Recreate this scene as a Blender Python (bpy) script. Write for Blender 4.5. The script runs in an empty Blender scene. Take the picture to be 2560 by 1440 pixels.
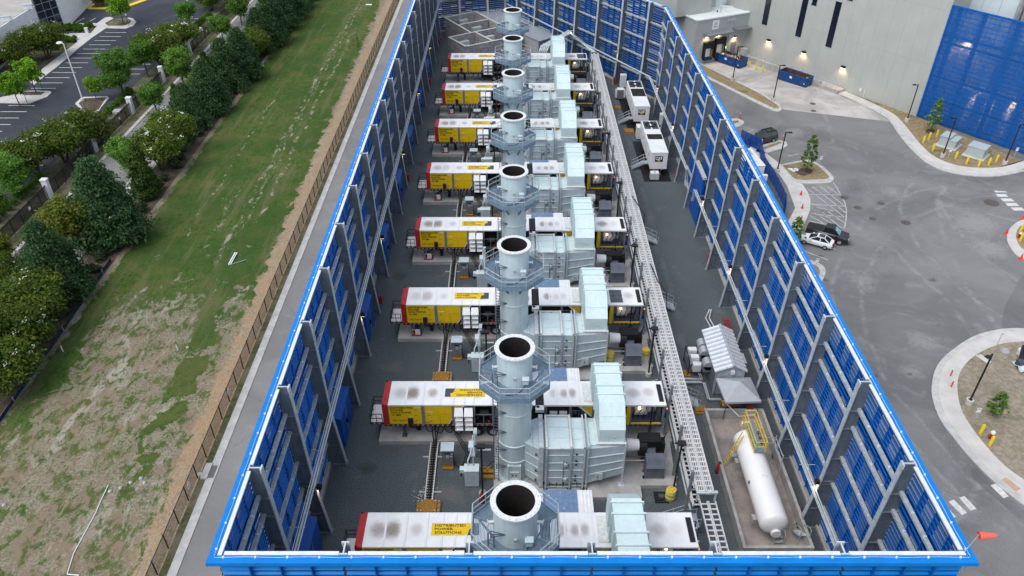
import bpy, bmesh, math, random
from mathutils import Vector, Matrix
R = math.radians
rnd = random.Random(7)
SC = 1.3                      # everything is laid out in units of 1.3 m and brought to metres at the end
scene = bpy.context.scene
C = scene.collection

# ------------------------------------------------------------------ camera
FPX, HC = 1930.0, 46.0
PITCH = math.atan(1406 / FPX)
CP, SP = math.cos(PITCH), math.sin(PITCH)
cam_d = bpy.data.cameras.new('Camera'); cam = bpy.data.objects.new('Camera', cam_d); C.objects.link(cam)
cam_d.sensor_width = 36; cam_d.lens = 36 * FPX / 2560; cam_d.shift_x = 2 / 2560
cam_d.clip_start = 0.5; cam_d.clip_end = 3000
cam.location = (0, 0, HC); cam.rotation_euler = (math.pi / 2 - PITCH, 0, 0)
scene.camera = cam

def G(u, v, z=0.0):
    """the place on the level z that the survey reads off at photo pixel (u, v)"""
    x, y = (u - 1278) / FPX, -(v - 720) / FPX
    d = (x, CP + y * SP, -SP + y * CP)
    t = (z - HC) / d[2]
    return Vector((d[0] * t, d[1] * t, z))
def GY(u, v, Y):
    x, y = (u - 1278) / FPX, -(v - 720) / FPX
    d = (x, CP + y * SP, -SP + y * CP)
    t = Y / d[1]
    return Vector((d[0] * t, Y, HC + d[2] * t))
def zo(ox, oy, s):            # pixel reader for an enlarged survey crop
    return lambda x, y, z=0.0: G(ox + x / s, oy + y / s, z)

# ------------------------------------------------------------------ materials
M = {}
def nd(nt, t, **kw):
    n = nt.nodes.new(t)
    for k, v in kw.items(): setattr(n, k, v)
    return n
def mat(name, col, rough=0.6, metal=0.0, var=0.12, scale=1.5, bump=0.0, bscale=20, spec=0.4, streak=0.0, col2=None, rndv=0.0, detail=5):
    m = bpy.data.materials.new(name); m.use_nodes = True; nt = m.node_tree
    b = nt.nodes['Principled BSDF']
    b.inputs['Roughness'].default_value = rough; b.inputs['Metallic'].default_value = metal
    b.inputs['Specular IOR Level'].default_value = spec
    tc = nd(nt, 'ShaderNodeTexCoord')
    n1 = nd(nt, 'ShaderNodeTexNoise'); n1.inputs['Scale'].default_value = scale; n1.inputs['Detail'].default_value = detail; n1.inputs['Roughness'].default_value = 0.62
    nt.links.new(tc.outputs['Object'], n1.inputs['Vector'])
    mr = nd(nt, 'ShaderNodeMapRange'); mr.inputs['From Min'].default_value = 0.3; mr.inputs['From Max'].default_value = 0.7
    nt.links.new(n1.outputs['Fac'], mr.inputs['Value'])
    mx = nd(nt, 'ShaderNodeMix', data_type='RGBA')
    c2 = col2 if col2 else tuple(max(0, c * (1 - 2 * var)) for c in col)
    mx.inputs['A'].default_value = (*c2, 1); mx.inputs['B'].default_value = (*[min(1, c * (1 + (0 if col2 else var * .5))) for c in col], 1)
    nt.links.new(mr.outputs['Result'], mx.inputs['Factor'])
    out = mx.outputs['Result']
    if streak > 0:
        mp = nd(nt, 'ShaderNodeMapping'); mp.inputs['Scale'].default_value = (3, 3, .25)
        n2 = nd(nt, 'ShaderNodeTexNoise'); n2.inputs['Scale'].default_value = 1.6; n2.inputs['Detail'].default_value = 4
        nt.links.new(tc.outputs['Object'], mp.inputs['Vector']); nt.links.new(mp.outputs['Vector'], n2.inputs['Vector'])
        r2 = nd(nt, 'ShaderNodeMapRange'); r2.inputs['From Min'].default_value = .45; r2.inputs['From Max'].default_value = .75
        r2.inputs['To Min'].default_value = 1; r2.inputs['To Max'].default_value = 1 - streak
        nt.links.new(n2.outputs['Fac'], r2.inputs['Value'])
        m2 = nd(nt, 'ShaderNodeMix', data_type='RGBA', blend_type='MULTIPLY'); m2.inputs['Factor'].default_value = 1
        nt.links.new(out, m2.inputs['A']); nt.links.new(r2.outputs['Result'], m2.inputs['B']); out = m2.outputs['Result']
    if rndv > 0:
        oi = nd(nt, 'ShaderNodeObjectInfo')
        r3 = nd(nt, 'ShaderNodeMapRange'); r3.inputs['To Min'].default_value = 1 - rndv; r3.inputs['To Max'].default_value = 1 + rndv
        nt.links.new(oi.outputs['Random'], r3.inputs['Value'])
        hs = nd(nt, 'ShaderNodeHueSaturation'); nt.links.new(r3.outputs['Result'], hs.inputs['Value']); nt.links.new(out, hs.inputs['Color'])
        out = hs.outputs['Color']
    nt.links.new(out, b.inputs['Base Color'])
    if bump > 0:
        n3 = nd(nt, 'ShaderNodeTexNoise'); n3.inputs['Scale'].default_value = bscale; n3.inputs['Detail'].default_value = 6
        nt.links.new(tc.outputs['Object'], n3.inputs['Vector'])
        bp = nd(nt, 'ShaderNodeBump'); bp.inputs['Strength'].default_value = bump; bp.inputs['Distance'].default_value = .05
        nt.links.new(n3.outputs['Fac'], bp.inputs['Height']); nt.links.new(bp.outputs['Normal'], b.inputs['Normal'])
    M[name] = m
    return m
def emis(name, col, s):
    m = bpy.data.materials.new(name); m.use_nodes = True
    b = m.node_tree.nodes['Principled BSDF']; b.inputs['Base Color'].default_value = (.8, .8, .8, 1)
    b.inputs['Emission Color'].default_value = (*col, 1); b.inputs['Emission Strength'].default_value = s
    M[name] = m
    return m
mat('blue_slat', (.001, .098, .41), .5, var=.12, scale=.8, rndv=.06, spec=.2)
mat('blue_flash', (.000, .195, .60), .42, var=.10, scale=.5, spec=.3)
mat('louver_gap_shade', (.003, .022, .09), .8, var=.2)  # near-black blue: the shade between the blades, put in as colour
mat('blue_door', (.004, .085, .38), .45, var=.08, spec=.25)
mat('galv', (.46, .52, .56), .5, .1, var=.16, scale=2.5, streak=.18)
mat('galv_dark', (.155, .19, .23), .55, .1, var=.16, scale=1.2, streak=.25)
mat('galv_light', (.62, .68, .70), .42, .3, var=.1, scale=2)
mat('white_rail', (.72, .76, .78), .45, .1, var=.1, scale=3)
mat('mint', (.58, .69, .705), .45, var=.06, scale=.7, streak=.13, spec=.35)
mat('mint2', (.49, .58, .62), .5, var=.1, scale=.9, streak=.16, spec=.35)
mat('duct', (.61, .745, .75), .42, var=.05, scale=.8, streak=.10)
mat('flange', (.70, .72, .70), .5, var=.14, scale=4)
mat('soot', (.022, .017, .016), .9, var=.3, scale=2)
mat('steel_walk', (.22, .31, .39), .55, .2, var=.15, scale=3)
mat('rail_grey', (.50, .55, .58), .5, .3, var=.12, scale=3)
mat('white_paint', (.78, .79, .80), .45, var=.06, scale=1.2, streak=.06)
mat('yellow', (.80, .53, .008), .42, var=.06, scale=.8, streak=.10)
mat('yellow_rail', (.72, .50, .05), .5, var=.1)
mat('red', (.42, .025, .03), .45, var=.12, scale=2)
mat('black', (.012, .012, .014), .6, var=.3, scale=3)
mat('letter', (.014, .012, .010), .6, var=.2)
mat('rubber', (.02, .02, .021), .8, var=.3, scale=4)
mat('rim', (.55, .56, .57), .35, .6, var=.1)
mat('dark_grey', (.07, .08, .10), .55, var=.2, scale=2)
mat('slate', (.125, .145, .185), .5, var=.15, scale=1.5, streak=.12)
mat('post_grey', (.22, .24, .26), .5, .2, var=.15, scale=2)
mat('tray', (.70, .70, .69), .5, .2, var=.12, scale=3)
mat('cable_black', (.015, .015, .017), .7, var=.2)
mat('orange_wood', (.38, .19, .03), .7, var=.25, scale=4)
mat('concrete', (.46, .45, .43), .85, var=.13, scale=.7, bump=.15, bscale=14, streak=0)
mat('pad', (.42, .41, .40), .85, var=.18, scale=.55, bump=.12, bscale=14)
mat('sidewalk', (.56, .54, .51), .85, var=.1, scale=.5, bump=.1, bscale=18)
mat('kerb', (.52, .51, .49), .85, var=.14, scale=1, bump=.1)
mat('basin_floor', (.33, .285, .262), .8, var=.25, scale=.45, bump=.1)
mat('basin_wall', (.42, .41, .39), .85, var=.18, scale=.9)
mat('tank_white', (.80, .80, .80), .3, var=.03, scale=.6, spec=.5)
mat('brick', (.42, .40, .40), .85)
mat('metal_roof', (.50, .53, .57), .35, .4, var=.12, scale=2)
mat('metal_rib', (.80, .83, .86), .3, .3, var=.05, scale=2)
mat('canvas', (.40, .42, .46), .8, var=.06, scale=1.2)
mat('blanket', (.16, .25, .40), .8, var=.14, scale=3, bump=.4, bscale=9)
mat('beige_wall', (.43, .445, .41), .75, var=.05, scale=.25, streak=.06)
mat('grey_wall', (.37, .385, .375), .75, var=.05, scale=.4)
mat('pale_wall', (.62, .70, .72), .6, var=.05, scale=.4)
mat('roof_white', (.74, .78, .78), .7, var=.06, scale=.7)
mat('roof_tan', (.42, .39, .36), .85, var=.12, scale=.35, detail=8)
mat('glass_dark', (.012, .018, .035), .12, var=.2, scale=.6, spec=.7)
mat('mullion', (.25, .28, .32), .5, var=.1)
mat('lamp_black', (.016, .015, .015), .5, var=.2)
mat('lamp_white', (.74, .76, .77), .45, var=.05)
mat('bollard', (.75, .55, .02), .5, var=.08, scale=3)
mat('cone', (.75, .06, .03), .55, var=.1)
mat('transformer', (.42, .48, .48), .5, var=.06, scale=1.2, streak=.1)
mat('dumpster_blue', (.012, .075, .26), .5, var=.2, scale=1.5, streak=.25)
mat('rust', (.11, .055, .04), .85, var=.35, scale=1.2)
mat('cardboard', (.50, .33, .19), .85, var=.2, scale=2)
mat('car_black', (.012, .014, .016), .22, var=.1, spec=.7)
mat('car_dark', (.02, .03, .032), .25, var=.1, spec=.7)
mat('car_white', (.78, .79, .80), .25, var=.02, spec=.6)
mat('car_glass', (.015, .02, .024), .08, var=.1, spec=.8)
mat('windscreen', (.20, .42, .40), .1, var=.1, spec=.8)
mat('tail_red', (.5, .015, .012), .3, var=.1)
mat('mulch', (.07, .045, .035), .95, var=.4, scale=3, bump=.5, bscale=12)
mat('bark', (.11, .085, .065), .9, var=.3, scale=5)
mat('iron', (.14, .115, .10), .7, .2, var=.25, scale=3)
mat('marking', (.66, .65, .63), .8, var=.16, scale=2.2)
mat('marking_worn', (.50, .50, .50), .85, var=.22, scale=1.4)
mat('tactile', (.50, .33, .22), .85, var=.1)
mat('plastic_white', (.72, .76, .78), .5, var=.06)
mat('plastic_wrap', (.55, .60, .63), .35, var=.2, scale=2)
mat('silt', (.012, .035, .075), .8, var=.3, scale=2)
mat('windsock', (.85, .13, .10), .7, var=.1)
mat('cobble_lime', (.66, .62, .14), .6)
emis('lamp_warm', (1, .62, .30), 5)
emis('lamp_red', (1, .10, .05), .6)
emis('lamp_green', (.1, 1, .4), 3)

# perforated / woven screens: real pattern of holes in the sheet
def screen_mat(name, col, sx, open_frac, rough=.55):
    m = bpy.data.materials.new(name); m.use_nodes = True; nt = m.node_tree
    b = nt.nodes['Principled BSDF']; b.inputs['Base Color'].default_value = (*col, 1); b.inputs['Roughness'].default_value = rough
    tr = nd(nt, 'ShaderNodeBsdfTransparent'); mx = nd(nt, 'ShaderNodeMixShader')
    tc = nd(nt, 'ShaderNodeTexCoord'); n = nd(nt, 'ShaderNodeTexNoise'); n.inputs['Scale'].default_value = sx
    nt.links.new(tc.outputs['Object'], n.inputs['Vector'])
    mr = nd(nt, 'ShaderNodeMapRange'); mr.inputs['From Min'].default_value = .35; mr.inputs['From Max'].default_value = .65
    mr.inputs['To Min'].default_value = 1 - open_frac * 1.2; mr.inputs['To Max'].default_value = 1 - open_frac * .8
    nt.links.new(n.outputs['Fac'], mr.inputs['Value']); nt.links.new(mr.outputs['Result'], mx.inputs['Fac'])
    nt.links.new(tr.outputs['BSDF'], mx.inputs[1]); nt.links.new(b.outputs['BSDF'], mx.inputs[2])
    nt.links.new(mx.outputs['Shader'], nt.nodes['Material Output'].inputs['Surface'])
    M[name] = m
screen_mat('fence_mesh', (.010, .010, .012), 9, .17)
screen_mat('fence_mesh_open', (.018, .016, .014), 9, .48)
screen_mat('blue_screen', (.004, .11, .40), .5, .40)
screen_mat('blue_fence', (.008, .07, .33), 3, .14)
screen_mat('grating', (.30, .37, .42), 12, .30)

# ------------------------------------------------------------------ mesh building
class MB:
    def __init__(s): s.v = []; s.f = []; s.m = []; s.mats = []
    def mi(s, m):
        if m not in s.mats: s.mats.append(m)
        return s.mats.index(m)
    def add(s, vs, fs, m):
        o = len(s.v); k = s.mi(m)
        s.v += [tuple(p) for p in vs]
        for f in fs: s.f.append([i + o for i in f]); s.m.append(k)
    def bx(s, x0, x1, y0, y1, z0, z1, m):
        s.add([(x0, y0, z0), (x1, y0, z0), (x1, y1, z0), (x0, y1, z0), (x0, y0, z1), (x1, y0, z1), (x1, y1, z1), (x0, y1, z1)],
              [(0, 3, 2, 1), (4, 5, 6, 7), (0, 1, 5, 4), (1, 2, 6, 5), (2, 3, 7, 6), (3, 0, 4, 7)], m)
    def bar(s, p, q, w, h, m, up=(0, 0, 1)):
        p, q = Vector(p), Vector(q); d = (q - p)
        if d.length < 1e-6: return
        d.normalize(); up = Vector(up)
        if abs(d.dot(up)) > .99: up = Vector((1, 0, 0)) if abs(d.x) < .9 else Vector((0, 1, 0))
        a = d.cross(up).normalized(); b = a.cross(d).normalized()
        a *= w / 2; b *= h / 2
        s.add([p - a - b, p + a - b, p + a + b, p - a + b, q - a - b, q + a - b, q + a + b, q - a + b],
              [(0, 1, 2, 3), (4, 7, 6, 5), (0, 4, 5, 1), (1, 5, 6, 2), (2, 6, 7, 3), (3, 7, 4, 0)], m)
    def tube(s, pts, r, m, n=6, closed=False):
        pts = [Vector(p) for p in pts]
        ring = []
        for i, p in enumerate(pts):
            d = (pts[min(i + 1, len(pts) - 1)] - pts[max(i - 1, 0)]).normalized()
            up = Vector((0, 0, 1)) if abs(d.z) < .95 else Vector((1, 0, 0))
            a = d.cross(up).normalized(); b = a.cross(d).normalized()
            rr = r[i] if isinstance(r, (list, tuple)) else r
            ring.append([p + a * math.cos(2 * math.pi * k / n) * rr + b * math.sin(2 * math.pi * k / n) * rr for k in range(n)])
        vs = [v for q in ring for v in q]; fs = []
        for i in range(len(ring) - 1):
            for k in range(n): fs.append((i * n + k, i * n + (k + 1) % n, (i + 1) * n + (k + 1) % n, (i + 1) * n + k))
        fs.append(tuple(range(n))[::-1]); fs.append(tuple((len(ring) - 1) * n + k for k in range(n)))
        s.add(vs, fs, m)
    def lathe(s, prof, m, c=(0, 0), n=32, axis='z', z0=0):
        vs = []; fs = []
        for r, z in prof:
            for k in range(n):
                a = 2 * math.pi * k / n
                if axis == 'z': vs.append((c[0] + r * math.cos(a), c[1] + r * math.sin(a), z + z0))
                elif axis == 'x': vs.append((z + z0, c[0] + r * math.cos(a), c[1] + r * math.sin(a)))
                else: vs.append((c[0] + r * math.cos(a), z + z0, c[1] - r * math.sin(a)))
        for i in range(len(prof) - 1):
            for k in range(n): fs.append((i * n + k, i * n + (k + 1) % n, (i + 1) * n + (k + 1) % n, (i + 1) * n + k))
        s.add(vs, fs, m)
    def cyl(s, x, y, z0, z1, r, m, n=16, r2=None):
        r2 = r if r2 is None else r2
        s.lathe([(0.0001, z0), (r, z0), (r2, z1), (0.0001, z1)], m, (x, y), n)
    def prism(s, pts, z0, z1, m, mtop=None):
        n = len(pts)
        a = sum(pts[i][0] * pts[(i + 1) % n][1] - pts[(i + 1) % n][0] * pts[i][1] for i in range(n))
        if a < 0: pts = pts[::-1]
        vs = [(p[0], p[1], z0) for p in pts] + [(p[0], p[1], z1) for p in pts]
        s.add(vs, [(i, (i + 1) % n, n + (i + 1) % n, n + i) for i in range(n)], m)
        s.add([(p[0], p[1], z1) for p in pts], [tuple(range(n))], mtop or m)
    def poly(s, pts, m): s.add(pts, [tuple(range(len(pts)))], m)
    def build(s, name, parent=None, loc=None, smooth=None, rotz=0):
        me = bpy.data.meshes.new(name); me.from_pydata(s.v, [], s.f)
        for m in s.mats: me.materials.append(M[m])
        me.polygons.foreach_set('material_index', s.m)
        if smooth:
            me.polygons.foreach_set('use_smooth', [True] * len(me.polygons))
            me.set_sharp_from_angle(angle=R(smooth))
        me.validate(); me.update()
        o = bpy.data.objects.new(name, me); C.objects.link(o)
        if parent: o.parent = parent
        if loc is not None: o.location = loc
        if rotz: o.rotation_euler.z = rotz
        return o

def tag(o, label=None, cat=None, group=None, kind=None):
    if label: o['label'] = label
    if cat: o['category'] = cat
    if group: o['group'] = group
    if kind: o['kind'] = kind
    return o
def thing(name, label, cat, loc=(0, 0, 0), rotz=0, group=None):
    o = bpy.data.objects.new(name, None); C.objects.link(o); o.empty_display_size = .2
    o.location = loc; o.rotation_euler.z = rotz
    return tag(o, label, cat, group)
def struct(o): o['kind'] = 'structure'; return o
def dup(o, loc=None, label=None, parent=None, rotz=None, group=None, scale=None):
    c = o.copy(); C.objects.link(c)
    if parent is not None: c.parent = parent
    if loc is not None: c.location = loc
    if rotz is not None: c.rotation_euler.z = rotz
    if label: c['label'] = label
    if group: c['group'] = group
    if scale is not None: c.scale = scale
    for ch in list(o.children): dup(ch, parent=c)
    return c
def text(name, body, m, parent, width, height, origin, xdir=(1, 0, 0), ydir=(0, 0, 1), bold=.012, depth=.004, lift=0.0):
    cu = bpy.data.curves.new(name, 'FONT'); cu.body = body; cu.offset = bold; cu.resolution_u = 2
    t = bpy.data.objects.new('tmp', cu); C.objects.link(t)
    me = bpy.data.meshes.new_from_object(t); bpy.data.objects.remove(t); me.name = name
    xs = [v.co.x for v in me.vertices]; ys = [v.co.y for v in me.vertices]
    x0, x1, y0, y1 = min(xs), max(xs), min(ys), max(ys)
    X, Y = Vector(xdir).normalized(), Vector(ydir).normalized(); N = X.cross(Y)
    for v in me.vertices:
        a = (v.co.x - x0) / (x1 - x0) * width; b = (v.co.y - y0) / (y1 - y0) * height
        v.co = Vector(origin) + X * a + Y * b + N * (depth + lift)
    me.materials.clear(); me.materials.append(M[m])
    o = bpy.data.objects.new(name, me); C.objects.link(o); o.parent = parent
    return o
NTH = ['first', 'second', 'third', 'fourth', 'fifth', 'sixth', 'seventh', 'eighth', 'ninth', 'tenth', 'eleventh', 'twelfth', 'thirteenth', 'fourteenth', 'fifteenth', 'sixteenth', 'seventeenth', 'eighteenth', 'nineteenth', 'twentieth']
# ------------------------------------------------------------------ node shorthand for the ground materials
class NG:
    def __init__(s, name):
        s.m = bpy.data.materials.new(name); s.m.use_nodes = True; s.nt = s.m.node_tree
        s.b = s.nt.nodes['Principled BSDF']; s.b.inputs['Specular IOR Level'].default_value = .25; s.b.inputs['Roughness'].default_value = .9
        tc = nd(s.nt, 'ShaderNodeTexCoord'); mp = nd(s.nt, 'ShaderNodeMapping'); mp.inputs['Scale'].default_value = (1 / SC,) * 3
        s.l(tc.outputs['Object'], mp.inputs['Vector']); s.p = mp.outputs['Vector']
        sx = nd(s.nt, 'ShaderNodeSeparateXYZ'); s.l(s.p, sx.inputs[0]); s.x, s.y, s.z = sx.outputs
        M[name] = s.m
    def l(s, a, b): s.nt.links.new(a, b)
    def put(s, inp, v):
        if isinstance(v, (int, float)): inp.default_value = v
        elif isinstance(v, tuple): inp.default_value = (*v, 1) if len(v) == 3 else v
        else: s.l(v, inp)
    def mth(s, op, a, b=0.0, clamp=False):
        n = nd(s.nt, 'ShaderNodeMath', operation=op, use_clamp=clamp); s.put(n.inputs[0], a); s.put(n.inputs[1], b); return n.outputs[0]
    def noise(s, sc, det=4, rough=.6, stretch=None, dist=0):
        n = nd(s.nt, 'ShaderNodeTexNoise'); n.inputs['Scale'].default_value = sc; n.inputs['Detail'].default_value = det
        n.inputs['Roughness'].default_value = rough; n.inputs['Distortion'].default_value = dist
        v = s.p
        if stretch:
            mp = nd(s.nt, 'ShaderNodeMapping'); mp.inputs['Scale'].default_value = stretch; s.l(s.p, mp.inputs['Vector']); v = mp.outputs['Vector']
        s.l(v, n.inputs['Vector']); return n.outputs['Fac']
    def rng(s, v, a, b, c=0.0, d=1.0):
        n = nd(s.nt, 'ShaderNodeMapRange', interpolation_type='SMOOTHSTEP'); s.put(n.inputs['Value'], v)
        n.inputs['From Min'].default_value = a; n.inputs['From Max'].default_value = b; n.inputs['To Min'].default_value = c; n.inputs['To Max'].default_value = d
        return n.outputs['Result']
    def mix(s, f, a, b, mode='MIX'):
        n = nd(s.nt, 'ShaderNodeMix', data_type='RGBA', blend_type=mode); s.put(n.inputs['Factor'], f); s.put(n.inputs['A'], a); s.put(n.inputs['B'], b)
        return n.outputs['Result']
    def out(s, col, bump=0, h=None, dist=.06, rough=None):
        s.put(s.b.inputs['Base Color'], col)
        if rough is not None: s.put(s.b.inputs['Roughness'], rough)
        if bump:
            n = nd(s.nt, 'ShaderNodeBump'); n.inputs['Strength'].default_value = bump; n.inputs['Distance'].default_value = dist
            s.l(h, n.inputs['Height']); s.l(n.outputs['Normal'], s.b.inputs['Normal'])

# meadow between the tree belt and the inner fence: mown green at the far end, thin and straw-coloured near
g = NG('meadow')
big = g.noise(.09, 5, .6); mid = g.noise(.35, 6, .65, dist=.8); clump = g.noise(1.1, 8, .74, (1, .6, 1), .5); fine = g.noise(5.5, 6, .78); grain = g.noise(2.2, 8, .8, (1, .5, 1), .6)
wx = g.mth('ADD', g.x, g.mth('MULTIPLY', g.mth('SUBTRACT', mid, .5), 9.0)); wy = g.mth('ADD', g.y, g.mth('MULTIPLY', g.mth('SUBTRACT', mid, .5), 26.0))
P = g.rng(wy, 54, 74, .45, .90)                                                            # share of green cover
P = g.mth('MAXIMUM', P, g.mth('MULTIPLY', g.rng(wx, -40.6, -37.0, 1, 0), g.rng(g.y, 38, 52, .45, .93)))
bandx = g.mth('ABSOLUTE', g.mth('ADD', g.x, g.mth('ADD', 28.6, g.mth('MULTIPLY', g.mth('SUBTRACT', big, .5), 8.0))))
P = g.mth('MAXIMUM', P, g.mth('MULTIPLY', g.rng(bandx, .4, 2.2, .95, 0), g.mth('MULTIPLY', g.rng(g.y, 35, 47, .5, 1), g.rng(mid, .40, .50, .35, 1))))
P = g.mth('SUBTRACT', P, g.rng(big, .52, .64, 0, .22))
P = g.mth('MINIMUM', P, g.rng(g.mth('ADD', g.mth('ADD', g.x, g.mth('MULTIPLY', g.y, .010)), g.mth('MULTIPLY', g.mth('SUBTRACT', mid, .5), 4.0)), -25.9, -24.7, 1, .12))
P = g.mth('MINIMUM', P, g.rng(g.mth('ADD', g.x, g.mth('MULTIPLY', g.mth('SUBTRACT', clump, .5), 2.0)), -42.0, -40.9, .15, 1))
comb = g.mth('ADD', g.mth('MULTIPLY', clump, .62), g.mth('MULTIPLY', grain, .38))
thr = g.mth('ADD', .5, g.mth('MULTIPLY', g.mth('SUBTRACT', .5, P), .48))
gm = g.rng(g.mth('SUBTRACT', comb, thr), -.045, .045)
ff = g.rng(fine, .40, .60); gg = g.rng(grain, .40, .60)
lawn = g.mix(ff, (.016, .042, .010), (.062, .112, .022)); lawn = g.mix(g.mth('MULTIPLY', gg, .6), lawn, (.090, .140, .030)); lawn = g.mix(g.rng(mid, .46, .58, 0, .6), lawn, (.105, .108, .036)); lawn = g.mix(g.rng(big, .44, .56, 0, .5), lawn, (.030, .075, .016)); lawn = g.mix(g.rng(g.noise(.55, 7, .7, (1, .10, 1)), .50, .62, 0, .45), lawn, (.150, .140, .070))
straw = g.mix(ff, (.105, .090, .056), (.285, .250, .180)); straw = g.mix(g.mth('MULTIPLY', gg, .4), straw, (.33, .30, .225)); straw = g.mix(g.rng(comb, .50, .58, 0, .55), straw, (.115, .125, .055)); straw = g.mix(g.rng(mid, .46, .58, 0, .75), straw, (.215, .160, .110)); straw = g.mix(g.rng(g.noise(.25, 6, .7, (1, .35, 1), 1.5), .52, .64, 0, .7), straw, (.37, .345, .285))
strip = g.mix(g.rng(g.noise(6, 7, .8, (1, .6, 1)), .30, .70), (.17, .115, .070), (.42, .33, .22)); strip = g.mix(g.rng(clump, .46, .62, 0, .5), strip, (.36, .31, .23)); strip = g.mix(g.rng(mid, .44, .60, 0, .5), strip, (.36, .23, .13))
straw = g.mix(g.rng(g.mth('ADD', g.x, g.mth('MULTIPLY', g.mth('SUBTRACT', clump, .5), 4.0)), -26.3, -25.5), straw, strip)
col = g.mix(gm, straw, lawn); tuft = clump
g.b.inputs['Specular IOR Level'].default_value = .08
# wheel tracks with bare clay lumps, running along the meadow
for xc, w, a, b in ((-31.3, .22, 66, 175), (-30.6, .12, 72, 175), (-29.3, .18, 74, 150), (-33.2, .2, 68, 88), (-36.2, .10, 70, 120)):
    wob = g.mth('MULTIPLY', g.mth('SUBTRACT', g.noise(.16, 3), .5), 2.6)
    t = g.rng(g.mth('ABSOLUTE', g.mth('ADD', g.x, g.mth('ADD', -xc, wob))), w * .5, w * 1.8, 1, 0)
    t = g.mth('MULTIPLY', t, g.mth('MULTIPLY', g.rng(g.y, a, a + 4), g.rng(g.y, b - 10, b, 1, 0)))
    t = g.mth('MULTIPLY', t, g.rng(comb, .50, .56, 0, .85))
    col = g.mix(t, col, g.mix(ff, (.22, .195, .14), (.42, .39, .32)))
g.out(col, .55, g.mth('ADD', tuft, g.mth('MULTIPLY', fine, .6)), .15)

g = NG('verge_grass')
n1 = g.noise(.5, 6, .65); n2 = g.noise(3, 6, .7)
col = g.mix(g.rng(n2, .3, .7), (.045, .058, .022), (.120, .120, .055)); col = g.mix(g.rng(n1, .40, .60), col, (.165, .145, .095))
g.out(col, .7, n2, .1)
g = NG('dry_lawn')
n1 = g.noise(.45, 6, .65); n2 = g.noise(2.6, 6, .7)
col = g.mix(g.rng(n2, .3, .7), (.19, .145, .075), (.32, .25, .15)); col = g.mix(g.rng(n1, .52, .66, 0, .75), col, (.10, .115, .045))
g.out(col, .7, n2, .1)
g = NG('grey_soil_lawn')
n1 = g.noise(.35, 6, .65); n2 = g.noise(2.6, 6, .7)
col = g.mix(g.rng(n2, .3, .7), (.19, .16, .115), (.33, .29, .22)); col = g.mix(g.rng(n1, .5, .68, 0, .6), col, (.13, .135, .07))
g.out(col, .7, n2, .1)
g = NG('mulch_bed')
n1 = g.noise(.5, 5, .65); n2 = g.noise(4, 6, .75)
col = g.mix(g.rng(n2, .3, .7), (.05, .036, .026), (.13, .095, .07)); col = g.mix(g.rng(n1, .5, .68), col, (.16, .13, .09))
g.out(col, .8, n2, .1)
g = NG('far_ground')
n1 = g.noise(.03, 5); col = g.mix(g.rng(n1, .4, .6), (.07, .09, .035), (.15, .14, .08)); g.out(col)

# dark crushed-stone yard
g = NG('yard_gravel')
n1 = g.noise(.12, 5, .6); n2 = g.noise(10, 4, .8); n3 = g.noise(.5, 6, .6)
col = g.mix(g.rng(n2, .36, .66), (.040, .052, .058), (.125, .146, .158)); col = g.mix(g.rng(n1, .38, .66, 0, .6), col, (.098, .116, .126)); col = g.mix(g.rng(n3, .56, .74, 0, .5), col, (.155, .160, .160)); col = g.mix(g.rng(g.noise(.22, 6, .65, (1, .25, 1), 1.0), .54, .70, 0, .35), col, (.05, .058, .064))
for k in range(8):                 # rust and oil under the units, tyre-polished lanes
    for cx, cy, r_ in ((-4.5, 36.0, 1.1), (-8.6, 33.5, .9), (-1.8, 40.6, .8), (-11.2, 38.4, 1.0)):
        dx = g.mth('SUBTRACT', g.x, cx + (k * 37 % 5) * .4 - .8); dy = g.mth('SUBTRACT', g.y, cy + 12.6 * k + (k * 53 % 7) * .3 - 13.6 + 1)
        d = g.mth('SQRT', g.mth('ADD', g.mth('MULTIPLY', dx, dx), g.mth('MULTIPLY', dy, dy)))
        d = g.mth('ADD', g.mth('DIVIDE', d, r_), g.mth('MULTIPLY', g.mth('SUBTRACT', n3, .5), 4.0))
        col = g.mix(g.rng(d, .1, 1.1, .5, 0), col, (.035, .036, .038) if (k + int(r_ * 10)) % 2 else (.16, .15, .14))
for xc in (14.5, 15.9):
    col = g.mix(g.mth('MULTIPLY', g.rng(g.mth('ABSOLUTE', g.mth('ADD', g.mth('SUBTRACT', g.x, xc), g.mth('MULTIPLY', g.mth('SUBTRACT', n1, .5), 3))), .1, .5, .5, 0), g.rng(n3, .4, .6)), col, (.15, .155, .155))
g.out(col, .6, n2, .05)

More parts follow.
